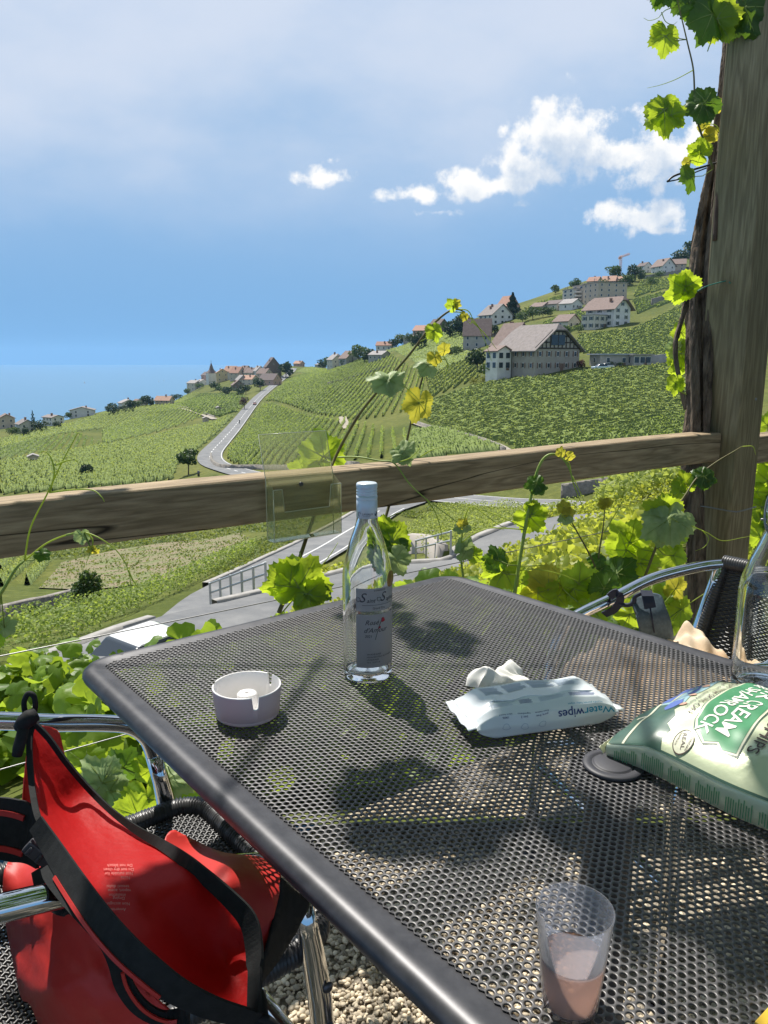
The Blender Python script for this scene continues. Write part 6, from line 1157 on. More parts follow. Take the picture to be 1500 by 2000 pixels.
vineyard('vineyard', [(518,783),(560,742),(640,708),(760,692),(835,732),(812,800),(705,822),(580,798)], [(580,795),(690,700)], 2.3, 1.3, .55, M_V1)
vineyard('vineyard', [(578,727),(610,712),(700,690),(800,672),(905,662),(925,700),(850,726),(770,686),(660,701)], [(640,703),(790,672)], 2.4, 1.25, .6, M_V2)
vineyard('vineyard', [(905,702),(930,690),(935,740),(860,770),(840,780),(832,738)], [(840,770),(920,700)], 2.3, 1.3, .6, M_V2)
vineyard('vineyard', [(838,786),(900,764),(960,746),(1080,737),(1200,722),(1335,712),(1420,705),(1420,800),(1335,812),(1180,847),(1010,874),(900,850),(822,824)], [(980,862),(1330,815)], 2.2, .95, .55, M_V2)
vineyard('vineyard', [(800,848),(860,838),(985,884),(800,898)], [(820,880),(960,872)], 2.0, 1.3, .6, M_V3)
vineyard('vineyard', [(1000,878),(1180,852),(1340,818),(1480,790),(1480,850),(1340,878),(1180,905),(1000,912)], [(1010,890),(1330,850)], 1.9, 1.3, .55, M_V1)
vineyard('vineyard', [(1115,690),(1130,655),(1240,642),(1340,592),(1450,560),(1450,690),(1335,700),(1200,696)], [(1130,690),(1330,640)], 2.4, 1.0, .65, M_V2)
vineyard('vineyard', [(1060,632),(1140,606),(1150,640),(1095,655),(1060,650)], [(1065,640),(1140,612)], 2.5, 1.3, .65, M_V1)
vineyard('vineyard', [(1235,588),(1340,560),(1440,530),(1440,552),(1340,582),(1245,614)], [(1250,606),(1335,570)], 2.5, 1.3, .65, M_V3)
vineyard('vineyard', [(1030,600),(1110,572),(1112,588),(1060,605),(1035,618)], [(1040,608),(1105,580)], 2.8, 1.3, .7, M_V2)
vineyard('vineyard', [(1250,553),(1340,538),(1340,556),(1235,582)], [(1250,570),(1330,545)], 2.6, 1.3, .7, M_V2)
vineyard('vineyard', [(800,672),(905,640),(912,660),(820,690)], [(810,682),(900,650)], 2.5, 1.3, .7, M_V1)
vineyard('vineyard', [(0,968),(0,906),(150,880),(340,842),(440,815),(462,815),(402,868),(350,905),(338,938),(200,952)], [(60,950),(430,830)], 2.1, 1.3, .65, M_V2)
vineyard('vineyard', [(200,868),(330,838),(470,778),(400,772),(300,802),(200,840)], [(220,858),(330,800)], 2.4, 1.3, .6, M_V1)
vineyard('vineyard', [(0,880),(60,862),(150,846),(200,868),(150,878),(0,902)], [(20,896),(70,862)], 2.4, 1.3, .6, M_V3)
vineyard('vineyard', [(0,860),(110,834),(205,806),(330,790),(355,800),(200,838),(120,848),(0,878)], [(100,850),(200,812)], 2.4, 1.3, .6, M_V2)
vineyard('vineyard', [(350,790),(390,770),(470,768),(490,786),(470,806),(430,815),(380,808)], [(380,800),(470,775)], 2.5, 1.3, .6, M_V3)
vineyard('vineyard', [(280,785),(360,765),(390,768),(345,788),(240,803)], [(290,788),(370,768)], 2.8, 1.3, .7, M_V2)
vineyard('vineyard', [(770,1062),(860,1004),(1000,998),(1135,1003),(1050,1062),(900,1078)], [(800,1052),(1010,1004)], 1.8, 1.1, .8, M_V2, dens=1.2)
vineyard('vineyard', [(0,1250),(120,1208),(240,1178),(340,1148),(440,1102),(505,1070),(492,1108),(420,1146),(335,1186),(250,1222),(120,1265),(0,1305)], [(0,1285),(420,1130)], 1.7, 1.25, .8, M_V1, dens=1.3)
vineyard('vineyard', [(0,1180),(0,1100),(60,1085),(110,1100),(40,1150)], [(0,1150),(60,1100)], 1.8, 1.2, .7, M_V2, dens=1.2)
M_GR = LEAFMAT('long_grass', (.10, .16, .03), (.22, .25, .06), (.34, .40, .07), trans=.35, rough=.6, nscale=.15, island=.3)
M_DRY = LEAFMAT('dry_grass', (.25, .20, .09), (.40, .32, .16), (.4, .32, .14), trans=.3, rough=.7, nscale=.2, island=.3)
cover('slope_shrubs', [(560,1180),(700,1148),(925,1115),(1000,1118),(1200,1105),(1480,1060),(1480,1130),(1200,1180),(900,1190),(600,1260)], 9000, .14, .5, M_LMY)
cover('slope_shrubs', [(925,1105),(985,1062),(1060,1010),(1170,985),(1300,945),(1420,930),(1480,900),(1480,1060),(1345,1080),(1200,1105),(1000,1118)], 46000, .15, .55, M_LMY)
cover('slope_shrubs', [(1150,985),(1180,960),(1260,935),(1420,905),(1480,880),(1480,930),(1300,960),(1190,998)], 9000, .30, 1.6, M_V2)
cover('verge_grass', [(410,1112),(500,1062),(540,1040),(600,1058),(520,1100),(430,1146)], 9000, .22, .4, M_GR)
cover('verge_grass', [(0,1312),(150,1262),(300,1215),(420,1160),(440,1172),(320,1222),(170,1280),(0,1335)], 9000, .16, .35, M_GR)
cover('verge_grass', [(400,1195),(440,1178),(520,1150),(600,1128),(700,1105),(760,1095),(780,1108),(640,1136),(520,1165),(420,1198)], 6000, .17, .5, M_LMY)
cover('dry_grass', [(60,1300),(230,1255),(330,1222),(300,1240),(180,1285),(60,1322)], 2500, .13, .3, M_DRY)
cover('near_ground_cover', [(-40,1560),(-40,1350),(180,1300),(420,1260),(560,1200),(600,1420),(300,1580)], 16000, .13, .35, M_LMB)
cover('meadow_grass', [(345,945),(400,935),(520,935),(700,935),(760,960),(700,1000),(560,1040),(480,1040),(300,1062),(150,1090),(0,1100),(0,975),(200,958)], 26000, .30, .30, M_GR)
cover('meadow_grass', [(760,1000),(880,985),(1000,990),(900,1000),(850,1010)], 3000, .22, .3, M_GR)
cover('scrub', [(1000,690),(1060,660),(1110,655),(1110,690),(1060,735),(930,750),(925,735),(960,720)], 4000, .5, .5, M_GR)
# bare ploughed strip between the rows and its edges
M_SOIL = MAT('ploughed_soil', (.21, .165, .105), .95, col2=(.13, .16, .05), nscale=.35, detail=9, lo=.42, hi=.62, bump=.6, bscale=4, bdist=.15, stretch=(1, 2.2, 1))
def drape(name, poly, dz, mat, step=1.2, kind='structure'):
    W_ = [HIT(*p) for p in poly]; O = []
    for i in range(len(W_)):
        a, b = np.array(W_[i][:2]), np.array(W_[(i+1) % len(W_)][:2]); m_ = max(1, int(np.linalg.norm(b-a)/step)); O += [a+(b-a)*j/m_ for j in range(m_)]
    O = np.array(O); nO = len(O); xs = np.arange(O[:, 0].min()+step/2, O[:, 0].max(), step); ys = np.arange(O[:, 1].min()+step/2, O[:, 1].max(), step); G = np.array([(x, y) for x in xs for y in ys])
    r = delaunay_2d_cdt([Vector(p) for p in np.concatenate([O, G])], [(i, (i+1) % nO) for i in range(nO)], [list(range(nO))], 1, 1e-4); q = np.array([v[:] for v in r[0]]); z = H(q[:, 0], q[:, 1])+dz
    tri = np.array([list(f) for f in r[2]]); return structure(name, np.column_stack([q, z]), tri, mat, True, kind)
drape('ploughed_field', [(75,1150),(120,1100),(230,1075),(330,1060),(470,1042),(498,1058),(470,1085),(410,1112),(300,1138),(215,1150)], .10, M_SOIL, 1.0)
cover('weeds', [(75,1150),(120,1100),(330,1060),(470,1042),(498,1058),(410,1112),(215,1150)], 5200, .20, .25, M_GR)
M_TRACK = MAT('pale_track', (.34, .30, .24), .9, col2=(.26, .23, .18), nscale=1.5)
def track(px, w, name='track', dz=.15):
    S = road_line(plan(px), w); S[:, 2] = H(S[:, 0], S[:, 1]); V, F = ribbon_mesh(S, w, dz); V[:, 2] = np.maximum(V[:, 2], H(V[:, 0], V[:, 1])+dz*.6); structure(name, V, F, M_TRACK)
track([(345,797),(370,802),(400,812),(420,820)], 3.2, dz=.35); track([(808,826),(840,836),(900,848),(960,868),(990,884)], 2.0)
track([(668,815),(672,826),(680,838)], 2.4); track([(950,768),(1000,752),(1045,742)], 2.5, dz=.3)
# ------------------------------------------------------------------ walls, guard rail
M_WALL = MAT('dry_stone_wall', (.30, .27, .23), .95, col2=(.13, .12, .105), nscale=1.6, detail=9, bump=.8, bscale=3, bdist=.15)
def wall(px, h, label, th=.45, name='stone_wall', mat=None, group=None):
    S = road_line(plan(px), 1); z = H(S[:, 0], S[:, 1]); n = len(S); T = np.gradient(S[:, :2], axis=0); T /= np.linalg.norm(T, axis=1)[:, None]; N_ = np.column_stack([-T[:, 1], T[:, 0]])*th/2
    a, b = S[:, :2]+N_, S[:, :2]-N_; rng = np.random.default_rng(n); top = np.convolve(np.pad(z, 4, mode='edge'), np.ones(9)/9, 'valid')+h+rng.normal(0, .02, n)
    V = np.concatenate([np.column_stack([a, z-.5]), np.column_stack([a, top]), np.column_stack([b, top]), np.column_stack([b, z-.5])]); F = [(k*n+i, k*n+i+1, (k+1)*n+i+1, (k+1)*n+i) for k in range(3) for i in range(n-1)]
    F += [(0, n, 2*n, 3*n), (n-1, 4*n-1, 3*n-1, 2*n-1)]
    return tag(link(name, np_mesh(name, V, np.array(F)), mat or M_WALL), label, 'wall', group)
wall([(412,892),(414,904),(430,914),(470,917),(520,917),(600,916),(700,910)], .9, 'low stone wall along the outside of the bend under the tree by the road')
wall([(-20,1208),(50,1196),(110,1186),(160,1176)], .8, 'low dark stone wall below the ploughed strip at the left')
wall([(812,830),(845,840),(900,852),(960,872),(985,886)], .8, 'pale field wall beside the track crossing the vineyards on the right')
wall([(905,672),(960,658),(985,650)], 1.5, 'terrace wall beside the brown steep roofed house')
wall([(1272,598),(1300,588),(1335,578)], 3.0, 'dark retaining wall high on the slope right of the white annexed house')
wall([(1235,712),(1270,711),(1310,706)], 2.2, 'grey retaining wall beside the flat roofed sheds', mat=MAT('grey_concrete', (.34, .33, .31), .9, col2=(.25, .24, .23), nscale=.5))
wall([(1255,545),(1300,538),(1340,530)], 2.0, 'long terrace wall below the white gabled house on the skyline')
wall([(640,752),(700,735),(770,712)], .9, 'dark terrace wall running across the vineyard above the road')
wall([(345,795),(380,801),(420,816)], .9, 'short pale wall beside the farm track left of the road')
wall([(800,1081),(835,1079),(866,1078)], .9, 'pale concrete wall at the road junction behind the bottle', mat=MAT('pale_concrete', (.42, .38, .33), .9, col2=(.33, .30, .27), nscale=.6))
wall([(1095,972),(1150,962),(1200,950)], 1.2, 'stone wall at the far side of the main road by the post')
M_GALV = MAT('galvanised_rail', (.42, .44, .45), .45, metal=.6)
def guard(px, h, label, n):
    S = np.array([HIT(*p) for p in px]); S = S[0]+(S[-1]-S[0])*np.linspace(0, 1, 12)[:, None]; S[:, 2] = np.linspace(*(H(S[[0, -1], 0], S[[0, -1], 1])+.30), len(S)); root = empty('guard_rail', S[0], 0, label, 'guard rail'); L_ = np.concatenate([[0], np.cumsum(np.hypot(*np.diff(S[:, :2], axis=0).T))])
    for t in np.linspace(0, L_[-1], n):
        p = Vector([np.interp(t, L_, S[:, k]) for k in range(3)]); mb = MB(); mb.box(p+Vector((0, 0, h/2-.3)), (.09, .09, h+.6)); mb.build('post', M_GALV, root)
    for z in (h-.05, h*.5):
        mb = MB(); mb.tube([Vector(p)+Vector((0, 0, z)) for p in S], .045, 8); mb.build('rail', M_GALV, root)
guard([(412,1190),(440,1181),(480,1169),(520,1157)], 1.0, 'short galvanised guard rail on the kerb nose between the two roads left of the bottle', 6)
guard([(812,1098),(850,1092),(880,1088)], .9, 'grey guard rail beside the junction right of the bottle', 4)
# ------------------------------------------------------------------ houses, village, trees, small things far off
def flat(name, c, c2=None, r=.85, sc=.6): return MAT(name, c, r, col2=c2 or tuple(x*.82 for x in c), nscale=sc, detail=5)
WALLC = {'cream': flat('cream_render', (.58, .54, .45)), 'white': flat('white_render', (.68, .67, .64)), 'beige': flat('beige_render', (.50, .42, .33)), 'grey': flat('grey_render', (.40, .38, .35)), 'yellow': flat('yellow_render', (.56, .46, .26)), 'pink': flat('pink_render', (.50, .33, .27)), 'brown': flat('brown_timber', (.17, .13, .10)), 'stone': flat('stone_render', (.34, .31, .27))}
def tiles(name, c, c2): return MAT(name, c, .85, col2=c2, nscale=1.2, detail=7, bump=.4, bscale=3, bdist=.05)
ROOFC = {'brown': tiles('brown_tiles', (.165, .115, .095), (.23, .165, .14)), 'grey': tiles('grey_tiles', (.24, .22, .21), (.34, .31, .29)), 'red': tiles('red_tiles', (.31, .16, .11), (.38, .22, .16)), 'orange': tiles('orange_tiles', (.36, .20, .135), (.43, .27, .19)), 'dark': tiles('dark_tiles', (.11, .085, .08), (.16, .12, .11)), 'metal': MAT('zinc_roof', (.30, .34, .40), .5, col2=(.36, .40, .45), nscale=.4), 'weathered': tiles('weathered_tiles', (.175, .15, .135), (.25, .215, .20))}
M_PANE = MAT('window_glass', (.03, .04, .05), .15, spec=.6); M_SHUT = MAT('green_shutter', (.06, .085, .07), .7); M_BSHUT = MAT('brown_shutter', (.16, .10, .07), .8); M_TIMB = MAT('dark_timber_frame', (.045, .035, .03), .85); M_TRIMW = MAT('white_trim', (.7, .69, .66), .6); M_CHIM = MAT('chimney_brick', (.30, .17, .12), .9, col2=(.22, .13, .1), nscale=1)
def house(px, py, w, l, hw, hr, yaw, wc, rc, label, rows=2, nx=3, ny=3, shut=None, chim=1, hip=0, over=.5, timber=False, cat='house', group=None, dz=0, base=None, flatroof=False, door=True, name='house', win=(1.0, 1.35), skirt=3.0):
    """gable side faces local -y; ridge runs along local y (length l); yaw 0 = gable facing the viewer"""
    p = HIT(px, py) if base is None else np.array(base); g = Vector((p[0], p[1], p[2]+dz)); R = Matrix.Rotation(yaw, 3, 'Z'); root = empty(name, g, yaw, label, cat, group)
    # the chosen pixel is the foot of the near gable corner line: centre the body behind it
    g = g+(R @ Vector((0, l/2, 0)) if (timber or base is not None) else Vector((0, (l*abs(math.cos(yaw))+w*abs(math.sin(yaw)))/2, 0))); root.location = g
    def q(x, y, z): return g+R @ Vector((x, y, z))
    mb = MB(); a, b = w/2, l/2
    if flatroof: mb.box(g+Vector((0, 0, (hw-skirt)/2)), (w, l, hw+skirt), rz=yaw)
    else:
        c = hip*hr; tw = (1-(hr-c)/hr)*a if hip else 0
        ring = [(-a, -skirt), (a, -skirt), (a, hw)] + ([(tw, hw+hr-c), (-tw, hw+hr-c)] if hip else [(0, hw+hr)]) + [(-a, hw)]
        mb.prism([q(x, -b, z) for x, z in ring], R @ Vector((0, l, 0)))
    mb.build('wall', WALLC[wc], root)
    th = .28; rf = MB()
    if flatroof:
        rf.box(g+Vector((0, 0, hw+.16)), (w+2*over, l+2*over, .30), rz=yaw)
    else:
        sl = hr/a
        for s in (-1, 1):
            e = (a+over); zE = hw-over*sl; yr = b+over-(hip*hr*.8 if hip else 0)
            low = hw+hr-hip*hr
            if hip:
                xt = tw
                ring = [(s*e, -b-over, zE), (s*xt, -b-over, low), (0, -yr, hw+hr), (0, yr, hw+hr), (s*xt, b+over, low), (s*e, b+over, zE)]
            else: ring = [(s*e, -b-over, zE), (0, -b-over, hw+hr), (0, b+over, hw+hr), (s*e, b+over, zE)]
            rf.prism([q(x, y, z+.03) for x, y, z in ring], Vector((0, 0, th)))
        if hip:
            for s in (-1, 1): rf.prism([q(-tw, s*(b+over), low+.03), q(tw, s*(b+over), low+.03), q(0, s*yr, hw+hr+.03)], Vector((0, 0, th)))
    ro = rf.build('roof', ROOFC[rc], root)
    rng = random.Random(int(px*7+py))
    for k in range(chim):
        cx, cy = rng.uniform(-.25, .25)*w, rng.uniform(-.3, .3)*l; zt_ = hw+hr*(1-abs(cx)/a) if not flatroof else hw; mb = MB(); mb.box(q(cx, cy, zt_+.4), (.8, .8, 1.9), rz=yaw); mb.box(q(cx, cy, zt_+1.42), (1.0, 1.0, .14), rz=yaw); mb.build('chimney', M_CHIM, ro)
    st = hw/rows
    def window(x, y, z, ww, wh, ax):
        d = R @ Vector((0, -1, 0) if ax == 'y' else ((-1 if x < 0 else 1), 0, 0)); t = R @ Vector((1, 0, 0) if ax == 'y' else (0, 1, 0)); c0 = q(x, y, z)
        mb = MB(); P = [c0+t*sx*ww/2+Vector((0, 0, sz*wh/2)) for sx, sz in ((-1, -1), (1, -1), (1, 1), (-1, 1))]; mb.prism([p+d*.02 for p in P], d*.05); o = mb.build('window', M_TRIMW, root)
        mb = MB(); P = [c0+t*sx*(ww/2-.09)+Vector((0, 0, sz*(wh/2-.09))) for sx, sz in ((-1, -1), (1, -1), (1, 1), (-1, 1))]; mb.prism([p+d*.072 for p in P], d*.02); mb.build('pane', M_PANE, o)
        if shut:
            for s in (-1, 1):
                mb = MB(); P = [c0+t*s*(ww*.5+.02+f*ww*.46)+Vector((0, 0, sz*wh*.52)) for f, sz in ((0, -1), (1, -1), (1, 1), (0, 1))]; mb.prism([p+d*.02 for p in P], d*.06); mb.build('shutter', shut, o)
    ww, wh = win
    for r_ in range(rows):
        z = st*(r_+.55)
        for i in range(nx): window((i+.5)/nx*w-w/2, -b, z, ww, wh, 'y')
        for i in range(ny):
            for s in (-1, 1): window(s*a, (i+.5)/ny*l-l/2, z, ww, wh, 'x')
    if not flatroof and hr > 3.2 and not timber: window(0, -b, hw+hr*.33, ww, wh*.9, 'y')
    if door:
        d = R @ Vector((0, -1, 0)); t = R @ Vector((1, 0, 0)); mb = MB(); c0 = q(w*.5/max(nx, 1)*(1 if nx > 1 else 0), -b, 1.05); mb.prism([c0+t*sx*.5+Vector((0, 0, sz*1.05))+d*.02 for sx, sz in ((-1, -1), (1, -1), (1, 1), (-1, 1))], d*.05); mb.build('door', M_BSHUT, root)
    if timber:
        d = R @ Vector((0, -1, 0)); tb = MB(); c = hip*hr
        def beam(x0, z0, x1, z1, wd=.30): 
            A, B = q(x0, -b, z0)+d*.03, q(x1, -b, z1)+d*.03; T = (B-A).normalized(); S = T.cross(d)*wd/2; tb.prism([A-S, A+S, B+S, B-S], d*.12)
        lv = [hw+.1, hw+hr*.26, hw+hr*.52, hw+hr*.72]
        def half(z): return a*(1-(z-hw)/hr)
        for z in lv: beam(-half(z), z, half(z), z, .34)
        for i in range(-5, 6):
            x = i*a/5.6; zt_ = hw+hr*(1-abs(x)/a)-.1; beam(x, hw, x, min(zt_, hw+hr*(1-hip)), .28)
        beam(-a, hw, -tw, hw+hr-c, .7); beam(a, hw, tw, hw+hr-c, .7)
        tb.build('timber_frame', M_TIMB, root)
        dp = MB()
        for s, x in ((0, -a*.18), (1, a*.14)): dp.prism([q(x+sx*1.1, -b, hw+hr*.36+sz*1.3)+d*.10 for sx, sz in ((-1, -1), (1, -1), (1, 1), (-1, 1))], d*.08); dp.build('loft_window', M_PANE, root); dp = MB()
    return root
Y = math.radians
# the big farmhouse and its outbuildings
FH = HIT(1088, 726); yw = Y(30)
house(1088, 726, 15.2, 15.5, 5.9, 6.1, yw, 'stone', 'weathered', 'large old farmhouse with a dark half timbered gable and broad hipped roof, above the vineyard', rows=2, nx=5, ny=5, shut=M_BSHUT, chim=0, hip=.25, over=1.1, timber=True, win=(.9, 1.3))
R_ = Matrix.Rotation(yw, 3, 'Z'); fb = Vector(FH)+R_ @ Vector((2.5, 17.3, 0)); house(1010, 700, 9.5, 8, 6.0, 5.8, yw, 'stone', 'brown', 'red brown roofed wing behind the half timbered farmhouse', rows=2, nx=2, ny=3, chim=2, base=(fb.x, fb.y, FH[2]+1.2))
fb = Vector(FH)+R_ @ Vector((-10.4, 9.0, 0)); house(985, 712, 4.6, 5, 5.0, 1.2, yw, 'white', 'brown', 'white glazed annex at the left side of the half timbered farmhouse', rows=2, nx=2, ny=2, chim=0, base=(fb.x, fb.y, FH[2]+.3), win=(1.5, 1.6))
house(1074, 730, 10.5, 4, 2.8, .4, yw+.02, 'grey', 'metal', 'low flat roofed carport against the foot of the half timbered farmhouse', rows=1, nx=2, ny=1, chim=0, flatroof=True, over=.7, door=False, cat='carport', name='carport')
house(1200, 716, 9, 6, 3.0, .5, Y(12), 'grey', 'metal', 'long low shed with a blue grey flat roof right of the farmhouse', rows=1, nx=2, ny=1, chim=0, flatroof=True, over=.6, cat='shed', name='shed')
house(1252, 714, 5, 4.5, 2.6, .5, Y(12), 'grey', 'grey', 'smaller brown grey shed with open bays at the right of the long shed', rows=1, nx=3, ny=1, chim=0, flatroof=True, over=.5, cat='shed', name='shed', win=(1.5, 1.7))
house(1198, 638, 10.5, 13, 7.2, 4.0, Y(38), 'white', 'brown', 'white house with a broad brown hipped roof higher up the slope', rows=3, nx=2, ny=3, shut=M_SHUT, chim=1, hip=.35, over=1.4)
house(1170, 643, 9.5, 6, 5.2, .3, Y(38), 'cream', 'grey', 'cream flat roofed annex with green shutters in front of the white hipped roof house', rows=2, nx=3, ny=2, shut=M_SHUT, chim=0, flatroof=True, over=.2)
house(1112, 642, 7, 8, 3, 2.6, Y(35), 'cream', 'brown', 'small cream cottage with a brown roof left of the white annexed house', rows=1, nx=2, ny=1, chim=0)
house(1190, 592, 18, 13, 10.5, .6, Y(20), 'beige', 'grey', 'beige four storey apartment block on the slope below the crane', rows=4, nx=4, ny=3, chim=0, flatroof=True, over=.5, cat='apartment block', name='apartment_block')
for k, (x, y, h) in enumerate(((1150, 592, 9.5), (1130, 594, 8))): 
    r = house(x, y, 10, 11, h, .5, Y(20), 'cream' if k else 'beige', 'grey', ('lower cream' if k else 'stepped beige')+' balcony wing '+('furthest left' if k else 'joined left')+' of the apartment block', rows=4, nx=2, ny=2, chim=0, flatroof=True, over=.3, cat='apartment block', name='apartment_block', win=(2.2, 1.2))
    for s in range(4):
        mb = MB(); Rr_ = Matrix.Rotation(Y(20), 3, 'Z'); mb.box(Vector(r.location)+Rr_ @ Vector((0, -5.5-.72, h/4*(s+.22))), (9.4, 1.4, .95), rz=Y(20)); mb.build('balcony', WALLC['white'], r)
house(1302, 534, 11, 12, 5.5, 5, Y(20), 'white', 'brown', 'white gabled house with a brown roof on the upper right skyline', rows=2, nx=2, ny=2, chim=1, over=.9)
house(1332, 528, 13, 10, 4.5, 4, Y(70), 'beige', 'brown', 'brown roofed house just left of the vine trunk on the skyline', rows=2, nx=2, ny=2)
house(1262, 533, 7, 8, 5, 2.5, Y(25), 'white', 'dark', 'small white house left of the white gabled house on the skyline', rows=2, nx=1, ny=2)
house(1195, 560, 9, 8, 3.5, 3.2, Y(65), 'beige', 'orange', 'orange roofed house among trees under the crane', rows=2, nx=2, ny=3)
house(1222, 558, 8, 7, 3, 2.8, Y(60), 'beige', 'orange', 'smaller orange roofed house right of the one under the crane', rows=1, nx=2, ny=2)
house(1165, 558, 7, 7, 3, 2.6, Y(50), 'cream', 'red', 'red roofed house peeking over the apartment wing', rows=1, nx=2, ny=2)
house(1120, 605, 9, 8, 3.2, 2.4, Y(40), 'white', 'grey', 'white bungalow with dark roof left of the cottage slope', rows=1, nx=3, ny=1, chim=0)
house(1092, 606, 11, 9, 3.2, 2.2, Y(40), 'cream', 'dark', 'long low house with a dark roof below the balcony wing', rows=1, nx=3, ny=2, chim=0)
house(1060, 610, 8, 8, 3, 2.2, Y(40), 'cream', 'brown', 'small low house at the left end of the row below the apartment block', rows=1, nx=2, ny=2, chim=0)
house(972, 634, 13, 12, 5.2, 5.2, Y(28), 'white', 'weathered', 'bright white villa with a large pale roof and dormers left of the dark tree', rows=2, nx=3, ny=3, chim=2, over=.7, win=(1.5, 1.4))
house(995, 615, 9, 9, 5, 5.5, Y(30), 'pink', 'red', 'red gabled house behind the white villa beside the dark tree', rows=2, nx=1, ny=2)
house(935, 680, 9, 11, 5.2, 6.5, Y(80), 'grey', 'brown', 'steep brown roofed grey house left of the farmhouse', rows=2, nx=2, ny=3, chim=1, over=.4)
house(920, 684, 5, 5, 2.6, .3, Y(70), 'grey', 'grey', 'low grey annex at the foot of the steep brown roofed house', rows=1, nx=1, ny=1, chim=0, flatroof=True)
house(828, 655, 14, 10, 5, 3.4, Y(70), 'pink', 'red', 'pink house with a long red roof on the ridge behind the arching shoot', rows=2, nx=2, ny=4)
house(858, 652, 9, 9, 5, 4, Y(40), 'brown', 'dark', 'dark timber house right of the pink house on the ridge', rows=2, nx=2, ny=2)
house(805, 662, 12, 7, 3.5, .4, Y(60), 'grey', 'metal', 'long grey low building below the pink house', rows=1, nx=2, ny=4, chim=0, flatroof=True)
house(752, 674, 7, 11, 4, 2.4, Y(75), 'white', 'red', 'small white house with a red roof alone on the ridge', rows=1, nx=1, ny=3)
house(742, 704, 12, 9, 3.2, 2.2, Y(60), 'grey', 'grey', 'flat looking grey house below the ridge behind a dark cypress', rows=1, nx=2, ny=3, chim=1)
house(655, 698, 10, 9, 6.5, 4, Y(30), 'cream', 'grey', 'cream tower like house with a dark roof among trees on the ridge', rows=2, nx=2, ny=2, chim=2, hip=.4)
house(682, 700, 12, 10, 4.2, 5, Y(35), 'grey', 'brown', 'brown roofed house right of the cream tower like house', rows=1, nx=2, ny=2)
house(625, 706, 8, 7, 3.5, 1, Y(40), 'grey', 'grey', 'small grey house at the left end of the ridge', rows=1, nx=1, ny=2)
# village round the church
GV = 'houses of the lakeside village'
vil = [(378, 750, 12, 10, 7, 2.5, 60, 'cream', 'grey', 'cream house with a grey roof at the left end of the village'), (392, 752, 9, 8, 5, 2, 40, 'white', 'grey', 'white house left of the church in the village'), (400, 752, 8, 6, 2.4, 1.4, 70, 'white', 'metal', 'low building with a white roof in front of the church'),
       (405, 744, 11, 9, 8, 3, 60, 'pink', 'dark', 'dark red house beside the church'), (432, 746, 11, 10, 8, 3.5, 15, 'yellow', 'orange', 'tall yellow house with an orange roof right of the church'), (450, 742, 9, 13, 7.5, 4.5, 55, 'cream', 'orange', 'long cream house with an orange roof in the village'), (462, 744, 9, 12, 7, 5, 50, 'beige', 'red', 'beige house with a red roof in the middle of the village'),
       (478, 741, 9, 10, 7, 4.5, 40, 'stone', 'brown', 'stone house with a brown roof in the village'), (490, 742, 10, 9, 6, 4, 60, 'cream', 'brown', 'cream house with a brown roof right of the stone house'), (486, 752, 10, 10, 4.5, 3, 65, 'cream', 'orange', 'small house with a bright orange roof below the village'), (470, 754, 8, 8, 5, 3.6, 30, 'grey', 'grey', 'grey house at the lower edge of the village'),
       (504, 741, 9, 9, 7, 4, 30, 'white', 'grey', 'white house beside the big dark roofed house'), (515, 744, 9, 11, 6, 4, 50, 'beige', 'brown', 'beige house below the big dark roofed house'), (530, 738, 13, 12, 9, 8, 20, 'brown', 'dark', 'big house with a tall dark roof at the right end of the village'), (525, 753, 12, 13, 4, 4.5, 65, 'pink', 'dark', 'brick red barn with a dark roof by the road into the village'), (462, 761, 9, 9, 3.5, 3.5, 20, 'brown', 'brown', 'brown barn with a wide roof below the village'), (583, 716, 8, 8, 3, 2.5, 60, 'pink', 'orange', 'small orange roofed house where the road meets the skyline')]
for px, py, w, l, hw, hr, yaw, wc, rc, lb in vil: house(px, py, w, l, hw, hr, Y(yaw), wc, rc, lb, rows=2 if hw > 4.2 else 1, nx=2, ny=2, group=GV, over=.5)
p = HIT(414, 748); ch = empty('church', p, 0, 'white church tower with a pointed dark spire rising over the village', 'church'); g = Vector(p); mb = MB(); mb.box(g+Vector((0, 0, 3)), (8.5, 8.5, 12), rz=.5); mb.build('tower', WALLC['white'], ch)
mb = MB(); c4 = [g+Vector((6.4*math.cos(.5+PI/4+k*PI/2), 6.4*math.sin(.5+PI/4+k*PI/2), 9)) for k in range(4)]; c5 = [g+(v-g)*.0+Vector(((v-g).x*.42, (v-g).y*.42, 12)) for v in c4]; mb.add(c4+c5+[g+Vector((0, 0, 19))], [(0, 1, 5, 4), (1, 2, 6, 5), (2, 3, 7, 6), (3, 0, 4, 7), (4, 5, 8), (5, 6, 8), (6, 7, 8), (7, 4, 8), (3, 2, 1, 0)]); mb.build('spire', ROOFC['dark'], ch)
mb = MB(); mb.tube([g+Vector((0, 0, 18.8)), g+Vector((0, 0, 20.8))], .15, 6); mb.build('finial', M_TIMB, ch)
